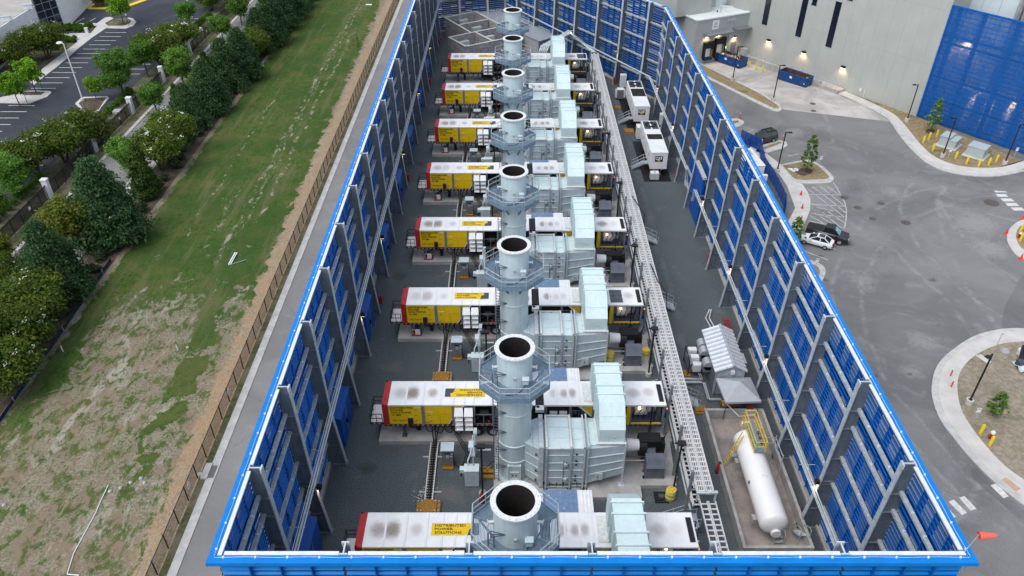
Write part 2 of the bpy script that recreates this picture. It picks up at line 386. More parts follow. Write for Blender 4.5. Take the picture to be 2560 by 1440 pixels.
def asphalt(name, dark, light, worn, tr=0.0):
    g = NG(name)
    n1 = g.noise(.07, 6, .6, dist=1.2); n2 = g.noise(9, 3, .8); n3 = g.noise(.35, 6, .65, (.35, 1, 1), 1.0); n4 = g.noise(.9, 7, .7, dist=2.0)
    col = g.mix(g.rng(n1, .35, .65), dark, light); col = g.mix(g.rng(n3, .48, .7, 0, .55), col, worn)
    col = g.mix(g.rng(n4, .60, .76, 0, .22), col, tuple(c * .6 for c in dark)); col = g.mix(g.rng(g.noise(.18, 6, .7, dist=2.5), .52, .68, 0, .5), col, tuple(c * 1.22 for c in light)); col = g.mix(g.rng(n2, .3, .7, 0, .35), col, tuple(c * .62 for c in dark))
    for k in range(int(tr)):       # sweeping tyre arcs
        cx, cy, r, w = ((66, 50, 33, .25), (67, 51, 36.5, .3), (72, 73, 22, .3), (70, 70, 25.5, .25), (20, 108, 26, .3), (62, 84, 9, .25), (90, 60, 44, .3), (10, 60, 33, .3))[k]
        dx = g.mth('SUBTRACT', g.x, cx); dy = g.mth('SUBTRACT', g.y, cy)
        d = g.mth('SQRT', g.mth('ADD', g.mth('MULTIPLY', dx, dx), g.mth('MULTIPLY', dy, dy)))
        d = g.mth('ABSOLUTE', g.mth('ADD', g.mth('SUBTRACT', d, r), g.mth('MULTIPLY', g.mth('SUBTRACT', n1, .5), 3.0)))
        t = g.mth('MULTIPLY', g.rng(d, 0, w * 1.5, .5, 0), g.rng(n3, .40, .62))
        col = g.mix(t, col, tuple(c * 1.3 for c in light))
    for u, v, r_ in ((2035, 505, 2.6), (2060, 470, 1.8), (2440, 560, 3.2), (2470, 620, 2.2), (1875, 330, 2.0), (2300, 850, 1.6), (2280, 930, 1.2), (2230, 480, 1.4), (1990, 330, 1.6), (2150, 700, 2.0), (2400, 1270, 1.6)) if tr else ():   # chalky spills by the kerbs
        c = G(u, v); dx = g.mth('SUBTRACT', g.x, c.x); dy = g.mth('SUBTRACT', g.y, c.y)
        d = g.mth('SQRT', g.mth('ADD', g.mth('MULTIPLY', dx, dx), g.mth('MULTIPLY', dy, dy)))
        d = g.mth('ADD', g.mth('DIVIDE', d, r_), g.mth('MULTIPLY', g.mth('SUBTRACT', n4, .5), 3.0))
        col = g.mix(g.rng(d, .2, 1.1, .28, 0), col, (.38, .38, .37))
    for u, v, r_ in ((2185, 940, .5), (2275, 935, .3), (2170, 965, .35), (2130, 880, .4), (2330, 700, .5), (2060, 700, .45), (2120, 610, .6), (2050, 640, .5), (1925, 345, .6)) if tr else ():   # oil drips
        c = G(u, v); dx = g.mth('SUBTRACT', g.x, c.x); dy = g.mth('MULTIPLY', g.mth('SUBTRACT', g.y, c.y), 1.4)
        d = g.mth('SQRT', g.mth('ADD', g.mth('MULTIPLY', dx, dx), g.mth('MULTIPLY', dy, dy)))
        d = g.mth('ADD', g.mth('DIVIDE', d, r_), g.mth('MULTIPLY', g.mth('SUBTRACT', n4, .5), 3.0))
        col = g.mix(g.rng(d, .3, 1.1, .6, 0), col, (.06, .06, .06))
    # tar-coloured cracks
    vt = nd(g.nt, 'ShaderNodeTexVoronoi', feature='DISTANCE_TO_EDGE'); vt.inputs['Scale'].default_value = .032
    dn = nd(g.nt, 'ShaderNodeTexNoise'); dn.inputs['Scale'].default_value = .5; dn.inputs['Detail'].default_value = 6
    g.l(g.p, dn.inputs['Vector'])
    va = nd(g.nt, 'ShaderNodeVectorMath', operation='MULTIPLY_ADD'); va.inputs[1].default_value = (3, 3, 3); g.l(dn.outputs['Color'], va.inputs[0]); g.l(g.p, va.inputs[2]); g.l(va.outputs[0], vt.inputs['Vector'])
    col = g.mix(g.rng(vt.outputs['Distance'], .0, .0022, .3, 0), col, tuple(c * .45 for c in dark))
    g.out(col, .25, n2, .03, rough=.8)
asphalt('street_asphalt', (.150, .150, .150), (.232, .230, .226), (.195, .192, .188), 8)
asphalt('lane_asphalt', (.20, .197, .195), (.26, .255, .25), (.225, .22, .215))
asphalt('lot_asphalt', (.030, .034, .045), (.055, .060, .075), (.045, .048, .06))
asphalt('patch_asphalt', (.125, .125, .127), (.19, .19, .19), (.15, .15, .15))
g = NG('apron_concrete')
n1 = g.noise(.16, 6, .65, dist=1); n2 = g.noise(3, 5, .7); n3 = g.noise(.5, 6, .7, (1, .4, 1))
col = g.mix(g.rng(n1, .35, .65), (.33, .31, .29), (.50, .48, .45)); col = g.mix(g.rng(n3, .52, .72, 0, .5), col, (.30, .27, .24)); g.out(col, .15, n2, .03)

def patch(name, pts, m, z, z0=None):
    """a ground sheet, or a raised slab when z0 is given"""
    b = MB(); pts = [(p[0], p[1]) for p in pts]
    if z0 is None: b.poly([(x, y, z) for x, y in pts], m)
    else: b.prism(pts, z0, z, m)
    return struct(b.build(name))
def ribbon(name, left, right, m, z, z0=None, kind=True):
    b = MB()
    n = len(left)
    for i in range(n - 1):
        q = [left[i], right[i], right[i + 1], left[i + 1]]
        if z0 is None: b.poly([(p[0], p[1], z) for p in q], m)
        else: b.prism(q, z0, z, m)
    o = b.build(name)
    return struct(o) if kind else o
def offset(pl, d):
    out = []
    for i, p in enumerate(pl):
        a = Vector(pl[max(i - 1, 0)][:2]); c = Vector(pl[min(i + 1, len(pl) - 1)][:2]); t = (c - a).normalized()
        out.append((p[0] - t.y * d, p[1] + t.x * d))
    return out
def smooth_line(pts, n=5):
    pts = [Vector(p[:2]) for p in pts]; out = []
    for i in range(len(pts) - 1):
        p0, p1, p2, p3 = pts[max(i - 1, 0)], pts[i], pts[i + 1], pts[min(i + 2, len(pts) - 1)]
        for k in range(n):
            t = k / n
            out.append(.5 * ((2 * p1) + (p2 - p0) * t + (2 * p0 - 5 * p1 + 4 * p2 - p3) * t * t + (3 * p1 - p0 - 3 * p2 + p3) * t ** 3))
    out.append(pts[-1]); return out
def xs(pl, x0): return [(x + x0, y) for x, y in pl]

# ------------------------------------------------------------------ setting: ground sheets
patch('ground', [(-900, -300), (900, -300), (900, 1500), (-900, 1500)], 'far_ground', -.02)
KERB = [(-22.72, y) for y in (10, 40, 70, 100, 130, 172)]
FENCE = [(-23.7, y) for y in (10, 40, 70, 100, 130, 172)]
patch('meadow', [(-42.2, 10), (-23.6, 10), (-23.6, 172), (-42.2, 172)], 'meadow', 0)
ribbon('verge', [(x + .1, y) for x, y in FENCE], KERB, 'verge_grass', .004)
ribbon('kerb', [(x - .32, y) for x, y in KERB], [(x + .32, y) for x, y in KERB], 'kerb', .06, -.02)
ribbon('access_road', [(x + .32, y) for x, y in KERB], [(-13.8, y) for x, y in KERB], 'lane_asphalt', .004)
patch('tree_bed', [(-45.2, 10), (-42.2, 10), (-42.2, 172), (-45.2, 172)], 'mulch_bed', .004)
patch('footpath', [(-47.2, 10), (-46.0, 10), (-46.0, 172), (-47.2, 172)], 'sidewalk', .03, -.02)
patch('grass_strip', [(-46.0, 10), (-45.2, 10), (-45.2, 172), (-46.0, 172)], 'verge_grass', .004)
patch('service_lane', [(-53.3, 10), (-47.7, 10), (-47.7, 172), (-53.3, 172)], 'lane_asphalt', .004)
patch('lane_kerb', [(-53.8, 10), (-53.3, 10), (-53.3, 172), (-53.8, 172)], 'kerb', .08, -.02)
patch('lane_kerb', [(-47.7, 10), (-47.2, 10), (-47.2, 172), (-47.7, 172)], 'kerb', .08, -.02)
patch('fence_lawn', [(-59.6, 10), (-53.8, 10), (-53.8, 172), (-59.6, 172)], 'verge_grass', .002)
patch('parking_lot', [(-160, 10), (-59.6, 10), (-59.6, 260), (-160, 260)], 'lot_asphalt', 0)
# office-side paving, read off the survey
Z = zo(0, 0, 4.571)
patch('office_walk', [Z(*p) for p in [(390, 975), (545, 850), (650, 770), (880, 570), (1060, 430), (1215, 325), (1440, 330), (1520, 300), (1560, 255), (1520, 215), (1460, 205), (1470, 230), (1400, 300), (1240, 300), (1200, 270), (1300, 215), (1260, 198), (1200, 205), (1110, 270), (720, 270), (720, 295), (1110, 300), (1040, 380), (640, 390), (640, 420), (870, 430), (885, 485), (500, 780), (330, 930)]], 'sidewalk', .1, -.02)
patch('tree_island', [Z(*p) for p in [(1245, 298), (1220, 272), (1300, 225), (1450, 210), (1500, 235), (1490, 270), (1420, 298)]], 'verge_grass', .12, -.02)
patch('hedge_bed', [Z(*p) for p in [(700, 372), (640, 360), (700, 305), (1095, 303), (1035, 372)]], 'verge_grass', .108, -.02)
patch('office_lawn', [Z(*p) for p in [(0, 760), (300, 800), (480, 780), (640, 660), (870, 495), (640, 500), (300, 560)]], 'verge_grass', .106, -.02)
patch('parking_island', [Z(*p) for p in [(0, 1180), (330, 1189), (540, 1110), (590, 1060), (570, 1045), (420, 1040), (310, 1045), (0, 1120)]], 'sidewalk', .1, -.02)
patch('island_soil', [Z(*p) for p in [(280, 1095), (290, 1050), (520, 1058), (470, 1092)]], 'mulch_bed', .106, -.02)
patch('parking_island', [Z(*p) for p in [(860, 1189), (940, 1115), (1230, 1105), (1250, 1125), (1160, 1230), (1120, 1300), (1000, 1330)]], 'sidewalk', .1, -.02)
patch('island_soil', [Z(*p) for p in [(900, 1189), (960, 1130), (1215, 1120), (1130, 1260), (1000, 1300)]], 'mulch_bed', .106, -.02)
patch('entrance_kerb', [Z(*p) for p in [(985, 95), (1060, 45), (1120, 40), (1120, 0), (1720, -10), (1500, 70), (1230, 105), (1020, 108)]], 'bollard', .1, -.02)
patch('entrance_lawn', [Z(*p) for p in [(1040, 82), (1100, 50), (1140, 10), (1660, -14), (1480, 52), (1230, 86), (1050, 92)]], 'verge_grass', .106, -.02)
patch('far_lawn', [Z(*p) for p in [(600, 0), (1080, 0), (1080, 30), (640, 38)]], 'verge_grass', .02, -.02)
mk = MB()
def line_px(b, p, q, w, m='marking', z=.006):
    p, q = Vector(p[:2]), Vector(q[:2]); t = (q - p).normalized(); n = Vector((-t.y, t.x)) * w / 2
    b.poly([(*(p - n), z), (*(q - n), z), (*(q + n), z), (*(p + n), z)], m)
for k in range(27):
    y = 143.6 - 2.27 * k
    if k not in (13, 14): line_px(mk, (-75.3, y), (-71.4, y), .16)
for k in range(14): line_px(mk, (-64.5, 152 - 2.27 * k), (-60.6, 152 - 2.27 * k), .16)
for k in range(8): line_px(mk, (-64.5, 106 - 2.27 * k), (-60.6, 106 - 2.27 * k), .16)
for a, b in [((870, 107), (960, 50)), ((760, 102), (840, 52)), ((650, 98), (720, 52)), ((725, 268), (832, 205)), ((858, 266), (963, 205)), ((988, 266), (1092, 205))]:
    line_px(mk, Z(*a), Z(*b), .16)
struct(mk.build('parking_lines'))

# yard inside the barrier
YARD = [(-14.0, 22.3), (21.7, 22.3), (21.7, 111.2), (-.8, 147), (-13.6, 143.2)]
patch('yard', YARD, 'yard_gravel', .002)
b = MB()
for k in range(8):
    y = 29.75 + 12.6 * k
    o = MB(); o.prism([(-10.45, y - .25), (12.7, y - .25), (12.7, y + 3.3), (-10.45, y + 3.3)], -.02, .38, 'pad')
    o.prism([(-1.3, y - 5.7), (9.6, y - 5.7), (9.6, y - 4.6), (12.3, y - 4.6), (12.5, y - .25), (-1.3, y - .25)], -.02, .34, 'pad')
    struct(o.build('concrete_pad'))
b = MB()
for i in range(46):               # chalky spill marks and scraped stone in the yard
    a = rnd.uniform(0, 6.28); r = rnd.random() ** 1.5 * 1.2
    b.cyl(-6.9 + r * .9 + rnd.gauss(0, .15) * 2, 36.9 + r * 1.0 + rnd.gauss(0, .2), .0025, .012, rnd.uniform(.02, .06), 'concrete', 5)
tag(b.build('spilled_stone'), 'pale scattered stone chips on the dark gravel beside the cable ladder', 'gravel', kind='stuff')

# right-hand streets
patch('street', [(21.5, -20), (260, -20), (260, 300), (21.5, 300)], 'street_asphalt', .001)
z3 = zo(1700, 0, 2.977); z5 = zo(1850, 250, 3.2); z6 = zo(1700, 480, 2.977); zr = zo(2100, 800, 2.25)
patch('loading_apron', [z3(*p) for p in [(60, 430), (160, 470), (600, 690), (745, 780), (770, 815), (1560, 905), (1480, 845), (1330, 770), (1190, 712), (1235, 690), (480, 340), (100, 400)]], 'apron_concrete', .006)
WALK_IN = smooth_line([z3(*p) for p in [(1190, 668), (1370, 745), (1530, 820), (1620, 880), (1700, 970), (1790, 1080), (1900, 1175), (2080, 1240), (2300, 1255), (2450, 1235), (2640, 1170)]])
WALK_OUT = smooth_line([z3(*p) for p in [(1150, 690), (1330, 770), (1480, 845), (1560, 905), (1625, 1000), (1725, 1120), (1835, 1215), (1980, 1280), (2200, 1315), (2400, 1310), (2640, 1260)]])
wo2 = [a + (c - a) * .22 for a, c in zip(WALK_OUT, WALK_IN)]
ribbon('sidewalk', WALK_IN, wo2, 'sidewalk', .12, -.02)
ribbon('kerb', wo2, WALK_OUT, 'kerb', .10, -.02)
patch('planting_strip', list(WALK_IN) + [Vector((80, 86)), Vector((66.6, 91.5)), Vector((58.95, 105.3)), Vector((53.3, 112.9))], 'dry_lawn', .10, -.02)
ISL = [z3(*p) for p in [(100, 455), (140, 468), (600, 690), (740, 778), (760, 815), (735, 835), (680, 825), (210, 590), (110, 520)]]
ISLi = [z3(*p) for p in [(100, 462), (150, 480), (600, 705), (722, 785), (738, 808), (700, 812), (215, 575), (110, 505)]]
patch('island_kerb', ISL, 'kerb', .10, -.02); patch('island_lawn', ISLi, 'dry_lawn', .12, -.02)
patch('island_kerb', smooth_line([z3(*p) for p in [(370, 890), (430, 885), (475, 910), (460, 935), (400, 955), (340, 960), (370, 890)]], 4), 'kerb', .10, -.02)
patch('island_lawn', [z3(*p) for p in [(375, 905), (430, 902), (440, 912), (385, 932), (350, 930)]], 'dry_lawn', .12, -.02)
patch('island_kerb', [z3(*p) for p in [(590, 1090), (740, 1045), (790, 1060), (800, 1085), (770, 1105), (620, 1150), (560, 1130)]], 'kerb', .10, -.02)
patch('island_lawn', [z3(*p) for p in [(615, 1100), (735, 1060), (760, 1068), (630, 1117)]], 'dry_lawn', .12, -.02)
patch('sidewalk', [z5(*p) for p in [(90, 360), (190, 415), (330, 525), (450, 655), (500, 680), (540, 740), (562, 800), (560, 885), (530, 960), (480, 1060), (340, 1060), (440, 870), (375, 690), (300, 580), (180, 470), (60, 430)]], 'sidewalk', .10, -.02)
patch('island_kerb', smooth_line([z5(*p) for p in [(330, 522), (430, 500), (540, 485), (640, 522), (710, 580), (748, 628), (735, 655), (690, 668), (455, 668), (380, 590), (330, 522)]], 3), 'kerb', .112, -.02)
patch('island_lawn', smooth_line([z5(*p) for p in [(340, 530), (430, 512), (540, 500), (620, 530), (705, 612), (700, 632), (640, 640), (450, 640), (380, 575), (340, 530)]], 3), 'dry_lawn', .125, -.02)
patch('mulch_bed', smooth_line([z5(*p) for p in [(440, 580), (500, 548), (570, 560), (575, 585), (530, 610), (480, 608), (440, 580)]], 3), 'mulch_bed', .131, -.02)
patch('island_kerb', smooth_line([z6(*p) for p in [(930, 500), (1000, 520), (1065, 555), (1083, 600), (1060, 660), (1020, 720), (960, 700), (930, 500)]], 3), 'kerb', .10, -.02)
patch('island_lawn', smooth_line([z6(*p) for p in [(930, 530), (990, 545), (1030, 570), (1038, 610), (1010, 660), (960, 660), (930, 530)]], 3), 'dry_lawn', .12, -.02)
E1 = smooth_line([zr(*p) for p in [(1200, 52), (1035, 50), (900, 55), (750, 95), (620, 180), (545, 260), (515, 360), (520, 450), (560, 560), (640, 670), (740, 790), (850, 900), (960, 990), (1035, 1045), (1200, 1130)]])
E3 = smooth_line([zr(*p) for p in [(1200, 122), (1035, 125), (900, 140), (790, 185), (710, 245), (665, 320), (660, 420), (690, 530), (760, 640), (850, 750), (930, 830), (1035, 905), (1200, 1000)]])
E1 = E1[:len(E3)] if len(E1) < len(E3) else E1
def resample(pl, n):
    d = [0]
    for a, c in zip(pl, pl[1:]): d.append(d[-1] + (Vector(c) - Vector(a)).length)
    out = []; j = 0
    for k in range(n):
        s = d[-1] * k / (n - 1)
        while j < len(pl) - 2 and d[j + 1] < s: j += 1
        t = (s - d[j]) / max(d[j + 1] - d[j], 1e-6); out.append(Vector(pl[j]).lerp(Vector(pl[j + 1]), t))
    return out
E1 = resample(E1, 60); E3 = resample(E3, 60); E2 = [a + (c - a) * .27 for a, c in zip(E1, E3)]
ribbon('kerb', E1, E2, 'kerb', .10, -.02); ribbon('sidewalk', E2, E3, 'sidewalk', .12, -.02)
patch('corner_lawn', list(E3) + [Vector((70, 30))], 'grey_soil_lawn', .11, -.02)
F1 = resample(smooth_line([z6(*p) for p in [(2620, 190), (2560, 205), (2490, 240), (2440, 300), (2435, 370), (2480, 450), (2545, 500), (2620, 520)]]), 30)
F3 = resample(smooth_line([z6(*p) for p in [(2620, 235), (2560, 245), (2520, 270), (2500, 315), (2505, 365), (2530, 410), (2560, 435), (2620, 450)]]), 30)
ribbon('kerb', F1, F3, 'sidewalk', .10, -.02); patch('corner_lawn', F3, 'dry_lawn', .12, -.02)
mk = MB(); mw = MB()
for q in [[(2335, -10), (2420, -5), (2440, 3), (2350, 3)], [(2350, 15), (2425, 15), (2445, 36), (2365, 36)], [(2385, 48), (2465, 48), (2490, 70), (2405, 70)], [(2420, 82), (2500, 82), (2525, 104), (2440, 104)], [(2460, 115), (2540, 115), (2570, 138), (2485, 138)]]:
    mk.poly([(*z6(*p)[:2], .006) for p in q], 'marking')
for q in [[(670, 1000), (700, 990), (768, 1062), (735, 1072)], [(610, 1022), (640, 1010), (715, 1085), (685, 1098)], [(845, 930), (880, 920), (950, 992), (920, 1003)], [(570, 1040), (590, 1040), (655, 1108), (625, 1116)]]:
    mw.poly([(*zr(*p)[:2], .006) for p in q], 'marking')
for pts in [[(745, 660), (775, 700), (810, 770)], [(810, 770), (838, 820), (852, 885), (848, 960), (835, 1025)], [(835, 1025), (548, 965)], [(535, 705), (710, 840), (840, 940)], [(575, 690), (720, 800), (848, 905)], [(640, 690), (838, 848)], [(700, 690), (805, 768)], [(545, 755), (812, 760)], [(560, 835), (838, 850)], [(570, 910), (846, 938)], [(560, 925), (690, 1000)], [(590, 900), (770, 1012)], [(660, 900), (800, 1015)], [(700, 890), (838, 985)],
            [(500, 1203), (706, 1280)], [(735, 1185), (768, 1197)], [(380, 450), (472, 430)], [(0, 285), (108, 236)]]:
    for a, c in zip(pts, pts[1:]): line_px(mw, z5(*a), z5(*c), .13, 'marking_worn', .007)
struct(mk.build('crosswalk_stripes')); struct(mw.build('road_markings'))
b = MB()
for f, x, y, r in [(z6, 2318, 80, .85), (z6, 1222, 42, .5), (z6, 1322, 117, .45), (z6, 1680, 228, .55), (z6, 1432, 198, .4), (z6, 1497, 85, .4), (z3, 988, 772, .45), (z3, 993, 825, .4), ]:
    p = f(x, y); b.cyl(p.x, p.y, .004, .012, r, 'iron', 20)
struct(b.build('manhole_covers'))
for f, pts in [(zr, [(735, 850), (770, 835), (900, 960), (1035, 1070), (1030, 1130), (960, 1080), (850, 980), (760, 900)]), (z3, [(2120, 1315), (2380, 1318), (2360, 1335), (2260, 1360), (2140, 1345)]), (z6, [(2480, 740), (2520, 660), (2580, 600), (2640, 600), (2640, 1000), (2500, 1005), (2400, 1010), (2415, 860)])]:
    patch('asphalt_patch', smooth_line([f(*p) for p in pts + pts[:1]], 3), 'patch_asphalt', .004)
patch('tactile_paving', [zr(*p) for p in [(905, 905), (930, 890), (1015, 955), (985, 970)]], 'tactile', .126, .05)
# ------------------------------------------------------------------ the blue acoustic barrier round the yard
HW = 13.9
def barrier(name, label, A, B, cols, beams, solid=None, clips=1.5, trim=(.43, .012), dense=.05, broad=False):
    A, B = Vector(A), Vector(B); L = (B - A).length; ang = math.atan2(B.y - A.y, B.x - A.x)
    w = thing(name, label, 'barrier wall', (A.x, A.y, 0), ang, 'blue louvred barrier walls')
    bays = [.0] + list(cols) + [L]
    yo, dn = (.20, .075) if broad else (.27, .155)
    bm = 'blue_flash' if broad else 'blue_slat'
    zt = [0.35] + sorted(beams) + [HW - .25]
    for i in range(len(bays) - 1):
        x0, x1 = bays[i] + (.04 if i else .47), bays[i + 1] - (.04 if i < len(bays) - 2 else .47)
        if x1 - x0 < .5: continue
        b = MB(); n = max(1, round((x1 - x0) / 1.45)); xs_ = [x0 + (x1 - x0) * k / n for k in range(n + 1)]
        for j in range(len(zt) - 1):
            za, zb = zt[j] + .04, zt[j + 1] - .04
            if solid and solid[0] < (za + zb) / 2 < solid[1]:
                b.bx(x0, x1, .20, .24, za, zb, 'blue_slat')
            ns = int((zb - za) / .315)
            for k in range(ns):
                z = za + (k + .5) * (zb - za) / ns
                for q in range(n):                  # double-banked blades, each cell between mullions has its own
                    a, c = xs_[q] + .025, xs_[q + 1] - .025
                    dz = rnd.uniform(-.012, .012); za_ = z + dz + .05    # inverted V: narrow leaf inwards, broad leaf outwards
                    b.add([(a, yo, za_ - dn), (c, yo, za_ - dn), (c, .38, za_ + .01), (a, .38, za_ + .01), (c, .435, za_ - .05), (a, .435, za_ - .05),
                           (a, yo, za_ - dn + .03), (c, yo, za_ - dn + .03), (c, .38, za_ + .04), (a, .38, za_ + .04), (c, .435, za_ - .015), (a, .435, za_ - .015)],
                          [(0, 3, 2, 1), (3, 5, 4, 2), (6, 7, 8, 9), (9, 8, 10, 11), (0, 1, 7, 6), (5, 11, 10, 4)], bm)
                    if rnd.random() > dense: b.bx(a, c, .285, .30, za_ - .27, za_ - .045, 'louver_gap_shade')  # added dark strip behind each blade paints the gap as shaded
            for xq in xs_[1:-1]: b.bx(xq - .03, xq + .03, .05, .46, za, zb, 'blue_slat')
        b.build('louver_panel', w)
    for z in sorted(beams):
        b = MB(); bb = MB()
        for i in range(len(bays) - 1):
            x0, x1 = bays[i] + .05, bays[i + 1] - .05
            if x1 - x0 < .4: continue
            b.bx(x0, x1, .47, .70, z - .03, z + .03, 'galv'); b.bx(x0, x1, .66, .70, z - .16, z - .032, 'galv'); b.bx(x0, x1, .472, .50, z - .16, z - .032, 'galv')
            n = max(1, round((x1 - x0) / 1.45))
            for k in range(1, n):
                xk = x0 + (x1 - x0) * k / n
                bb.bx(xk - .05, xk + .05, .52, .64, z + .032, z + .12, 'white_paint'); bb.tube([(xk, .58, z + .1), (xk, .475, z + 1.2)], .02, 'blue_slat', 4)
        b.build('beam', w); bb.build('clip', w)
    for t in cols:
        b = MB(); yt, yk, yb, zk, za = 1.15, 1.36, 1.82, 5.2, .02
        def yy(z): return yk + (yt - yk) * (z - zk) / (HW - zk) if z > zk else yb + (yk - yb) * z / zk
        for (z0, y0), (z1_, y1) in (((za, yb), (zk, yk)), ((zk + .001, yk), (HW, yt))):
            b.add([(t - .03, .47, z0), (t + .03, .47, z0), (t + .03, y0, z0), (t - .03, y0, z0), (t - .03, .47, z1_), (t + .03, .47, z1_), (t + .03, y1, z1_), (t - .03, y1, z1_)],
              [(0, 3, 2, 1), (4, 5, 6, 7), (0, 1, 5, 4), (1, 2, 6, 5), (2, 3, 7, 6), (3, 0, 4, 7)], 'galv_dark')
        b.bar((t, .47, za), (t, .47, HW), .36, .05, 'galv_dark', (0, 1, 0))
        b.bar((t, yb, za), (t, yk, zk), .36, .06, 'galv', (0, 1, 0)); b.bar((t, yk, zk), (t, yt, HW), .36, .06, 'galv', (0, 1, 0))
        for z in list(beams) + [5.1]:
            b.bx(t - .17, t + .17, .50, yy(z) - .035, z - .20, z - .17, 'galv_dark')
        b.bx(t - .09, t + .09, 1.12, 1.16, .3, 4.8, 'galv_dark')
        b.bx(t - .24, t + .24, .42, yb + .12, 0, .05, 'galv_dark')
        b.add([(t - .19, .44, HW + .003), (t + .19, .44, HW + .003), (t + .19, .52, HW + .003), (t - .19, .52, HW + .003), (t - .19, .44, HW + .07), (t + .19, .44, HW + .07), (t + .19, .52, HW + .07), (t - .19, .52, HW + .07)],
              [(4, 5, 6, 7), (0, 1, 5, 4), (1, 2, 6, 5), (2, 3, 7, 6), (3, 0, 4, 7)], 'galv_light')
        b.bx(t - .035, t + .035, .521, yt - .05, HW + .001, HW + .06, 'galv_light'); b.bx(t - .19, t + .19, yt - .05, yt + .03, HW - .25, HW + .07, 'galv_light')
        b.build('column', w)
    b = MB()
    b.bx(trim[0], L - trim[1], .0, .43, HW - .02, HW, 'blue_flash'); b.bx(-.012 if broad else .02, L + .012 if broad else L - .02, -.012, .03, HW - .24, HW - (.024 if broad else .021), 'blue_flash')
    b.build('flashing', w)
    b = MB()
    e = [0] + list(cols) + [L]
    for i in range(len(e) - 1):
        if e[i + 1] - e[i] > .9: b.bx(e[i] + (.22 if i else .735), e[i + 1] - (.22 if i < len(e) - 2 else .43), .44, .64, HW - .06, HW + .035, 'white_rail')
    b.build('cap_rail', w)
    b = MB(); n = int(L / clips)
    b.tube([(.35 + (L - .7) * k / n, .30 + (.02 if k % 2 else -.02), HW + .05) for k in range(n + 1)], .013, 'galv_light', 4)
    for k in range(n): b.cyl(L * (k + .5) / n, .30, HW, HW + .08, .055, 'white_rail', 8)
    b.build('grounding_cable', w)
    b = MB(); b.bx(.5, L - .05, .02, .46, 0, .33, 'concrete'); b.bx(.7, L - .65, .462, .60, 0, .20, 'concrete'); b.build('footing', w)
    return w
BM = [2.3, 4.85, 7.35, 10.15, 11.72]; BB = [3.0, 5.8, 8.5, 11.2]
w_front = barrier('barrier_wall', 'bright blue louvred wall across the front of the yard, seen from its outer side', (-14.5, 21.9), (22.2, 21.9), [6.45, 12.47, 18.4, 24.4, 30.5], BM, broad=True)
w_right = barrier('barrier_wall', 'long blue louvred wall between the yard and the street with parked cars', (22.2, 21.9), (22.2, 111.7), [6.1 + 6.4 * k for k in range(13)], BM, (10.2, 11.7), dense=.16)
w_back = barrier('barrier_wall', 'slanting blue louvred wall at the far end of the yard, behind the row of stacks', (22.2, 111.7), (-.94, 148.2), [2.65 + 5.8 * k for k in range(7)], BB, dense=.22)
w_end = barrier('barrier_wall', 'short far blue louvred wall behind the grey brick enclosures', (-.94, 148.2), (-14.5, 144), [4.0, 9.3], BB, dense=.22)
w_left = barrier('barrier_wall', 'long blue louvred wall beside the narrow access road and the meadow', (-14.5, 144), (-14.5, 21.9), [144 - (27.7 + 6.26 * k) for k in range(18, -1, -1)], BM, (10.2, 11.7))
# flat blue service doors in the lower bays
for k in range(8):
    y = 31.0 + 12.55 * k
    t = 144 - y
    d = MB(); d.bx(t - 1.75, t + 1.75, .62, 1.45, .05, 3.1, 'blue_door'); d.add([(t - 1.8, .6, 3.1), (t + 1.8, .6, 3.1), (t + 1.8, 1.5, 3.1), (t - 1.8, 1.5, 3.1), (t - 1.8, .6, 3.45), (t + 1.8, .6, 3.45)], [(0, 3, 2, 1), (3, 4, 5, 2), (0, 4, 3), (1, 2, 5), (0, 1, 5, 4)], 'blue_door')
    d.bx(t - .02, t + .02, 1.451, 1.47, .1, 3.05, 'galv_light')
    p = d.build('door', w_left); h = MB(); h.bx(t + .2, t + .3, 1.45, 1.58, 1.3, 1.7, 'black'); h.build('handle', p)
t = 77.6 - 21.9
d = MB(); d.bx(t - 2.6, t + 2.6, 1.0, 1.25, .05, 6.0, 'blue_door'); d.bx(t - 2.75, t + 2.75, .9, 1.32, 6.0, 6.25, 'galv_light'); d.bx(t - .015, t + .015, 1.251, 1.262, .1, 5.9, 'tail_red')
p = d.build('door', w_right); h = MB(); h.bx(t + 1.0, t + 1.9, 1.25, 1.5, 2.2, 2.45, 'blue_door'); h.build('handle', p)
d = MB(); d.bx(26.2, 27.3, .75, 1.0, .05, 3.6, 'blue_door'); p = d.build('door', w_back); h = MB(); h.bx(26.35, 26.5, 1.0, 1.1, 1.5, 1.8, 'black'); h.build('handle', p)

# conduit runs hung along the columns, lamps and red call boxes
def run(name, label, pts, brk):
    r = thing(name, label, 'conduit')
    b = MB()
    for o, z, rr in ((0, 0, .075), (.17, .02, .05), (-.13, .1, .03)):
        q = [(p[0] + o * brk[i][0], p[1] + o * brk[i][1], p[2] + z) for i, p in enumerate(pts)]
        b.tube(q, rr, 'galv_light', 6)
    b.build('pipe', r, smooth=40)
    return r
c1 = run('conduit_run', 'pale conduit pipes hung along the columns of the wall beside the access road', [(-12.98, 23.5, 6.0), (-12.98, 142, 6.0)], [(1, 0), (1, 0)])
c2 = run('conduit_run', 'pale conduit pipes hung along the columns of the wall beside the parked cars', [(20.5, 23.5, 4.05), (20.5, 76.2, 4.05), (20.5, 76.6, 2.4)], [(1, 0)] * 3)
c3 = run('conduit_run', 'pale conduit pipes on the far columns beside the white container trailers', [(20.5, 80.5, 2.2), (20.5, 81, 4.05), (20.4, 110.5, 4.05), (-.8, 145.4, 4.6)], [(1, 0), (1, 0), (1, .3), (.84, .53)])
for k in range(19):
    b = MB(); y = 27.7 + 6.26 * k; b.bar((-13.75, y + 2.2, 5.9), (-12.75, y + 2.2, 5.9), .05, .05, 'galv'); b.build('bracket', c1)
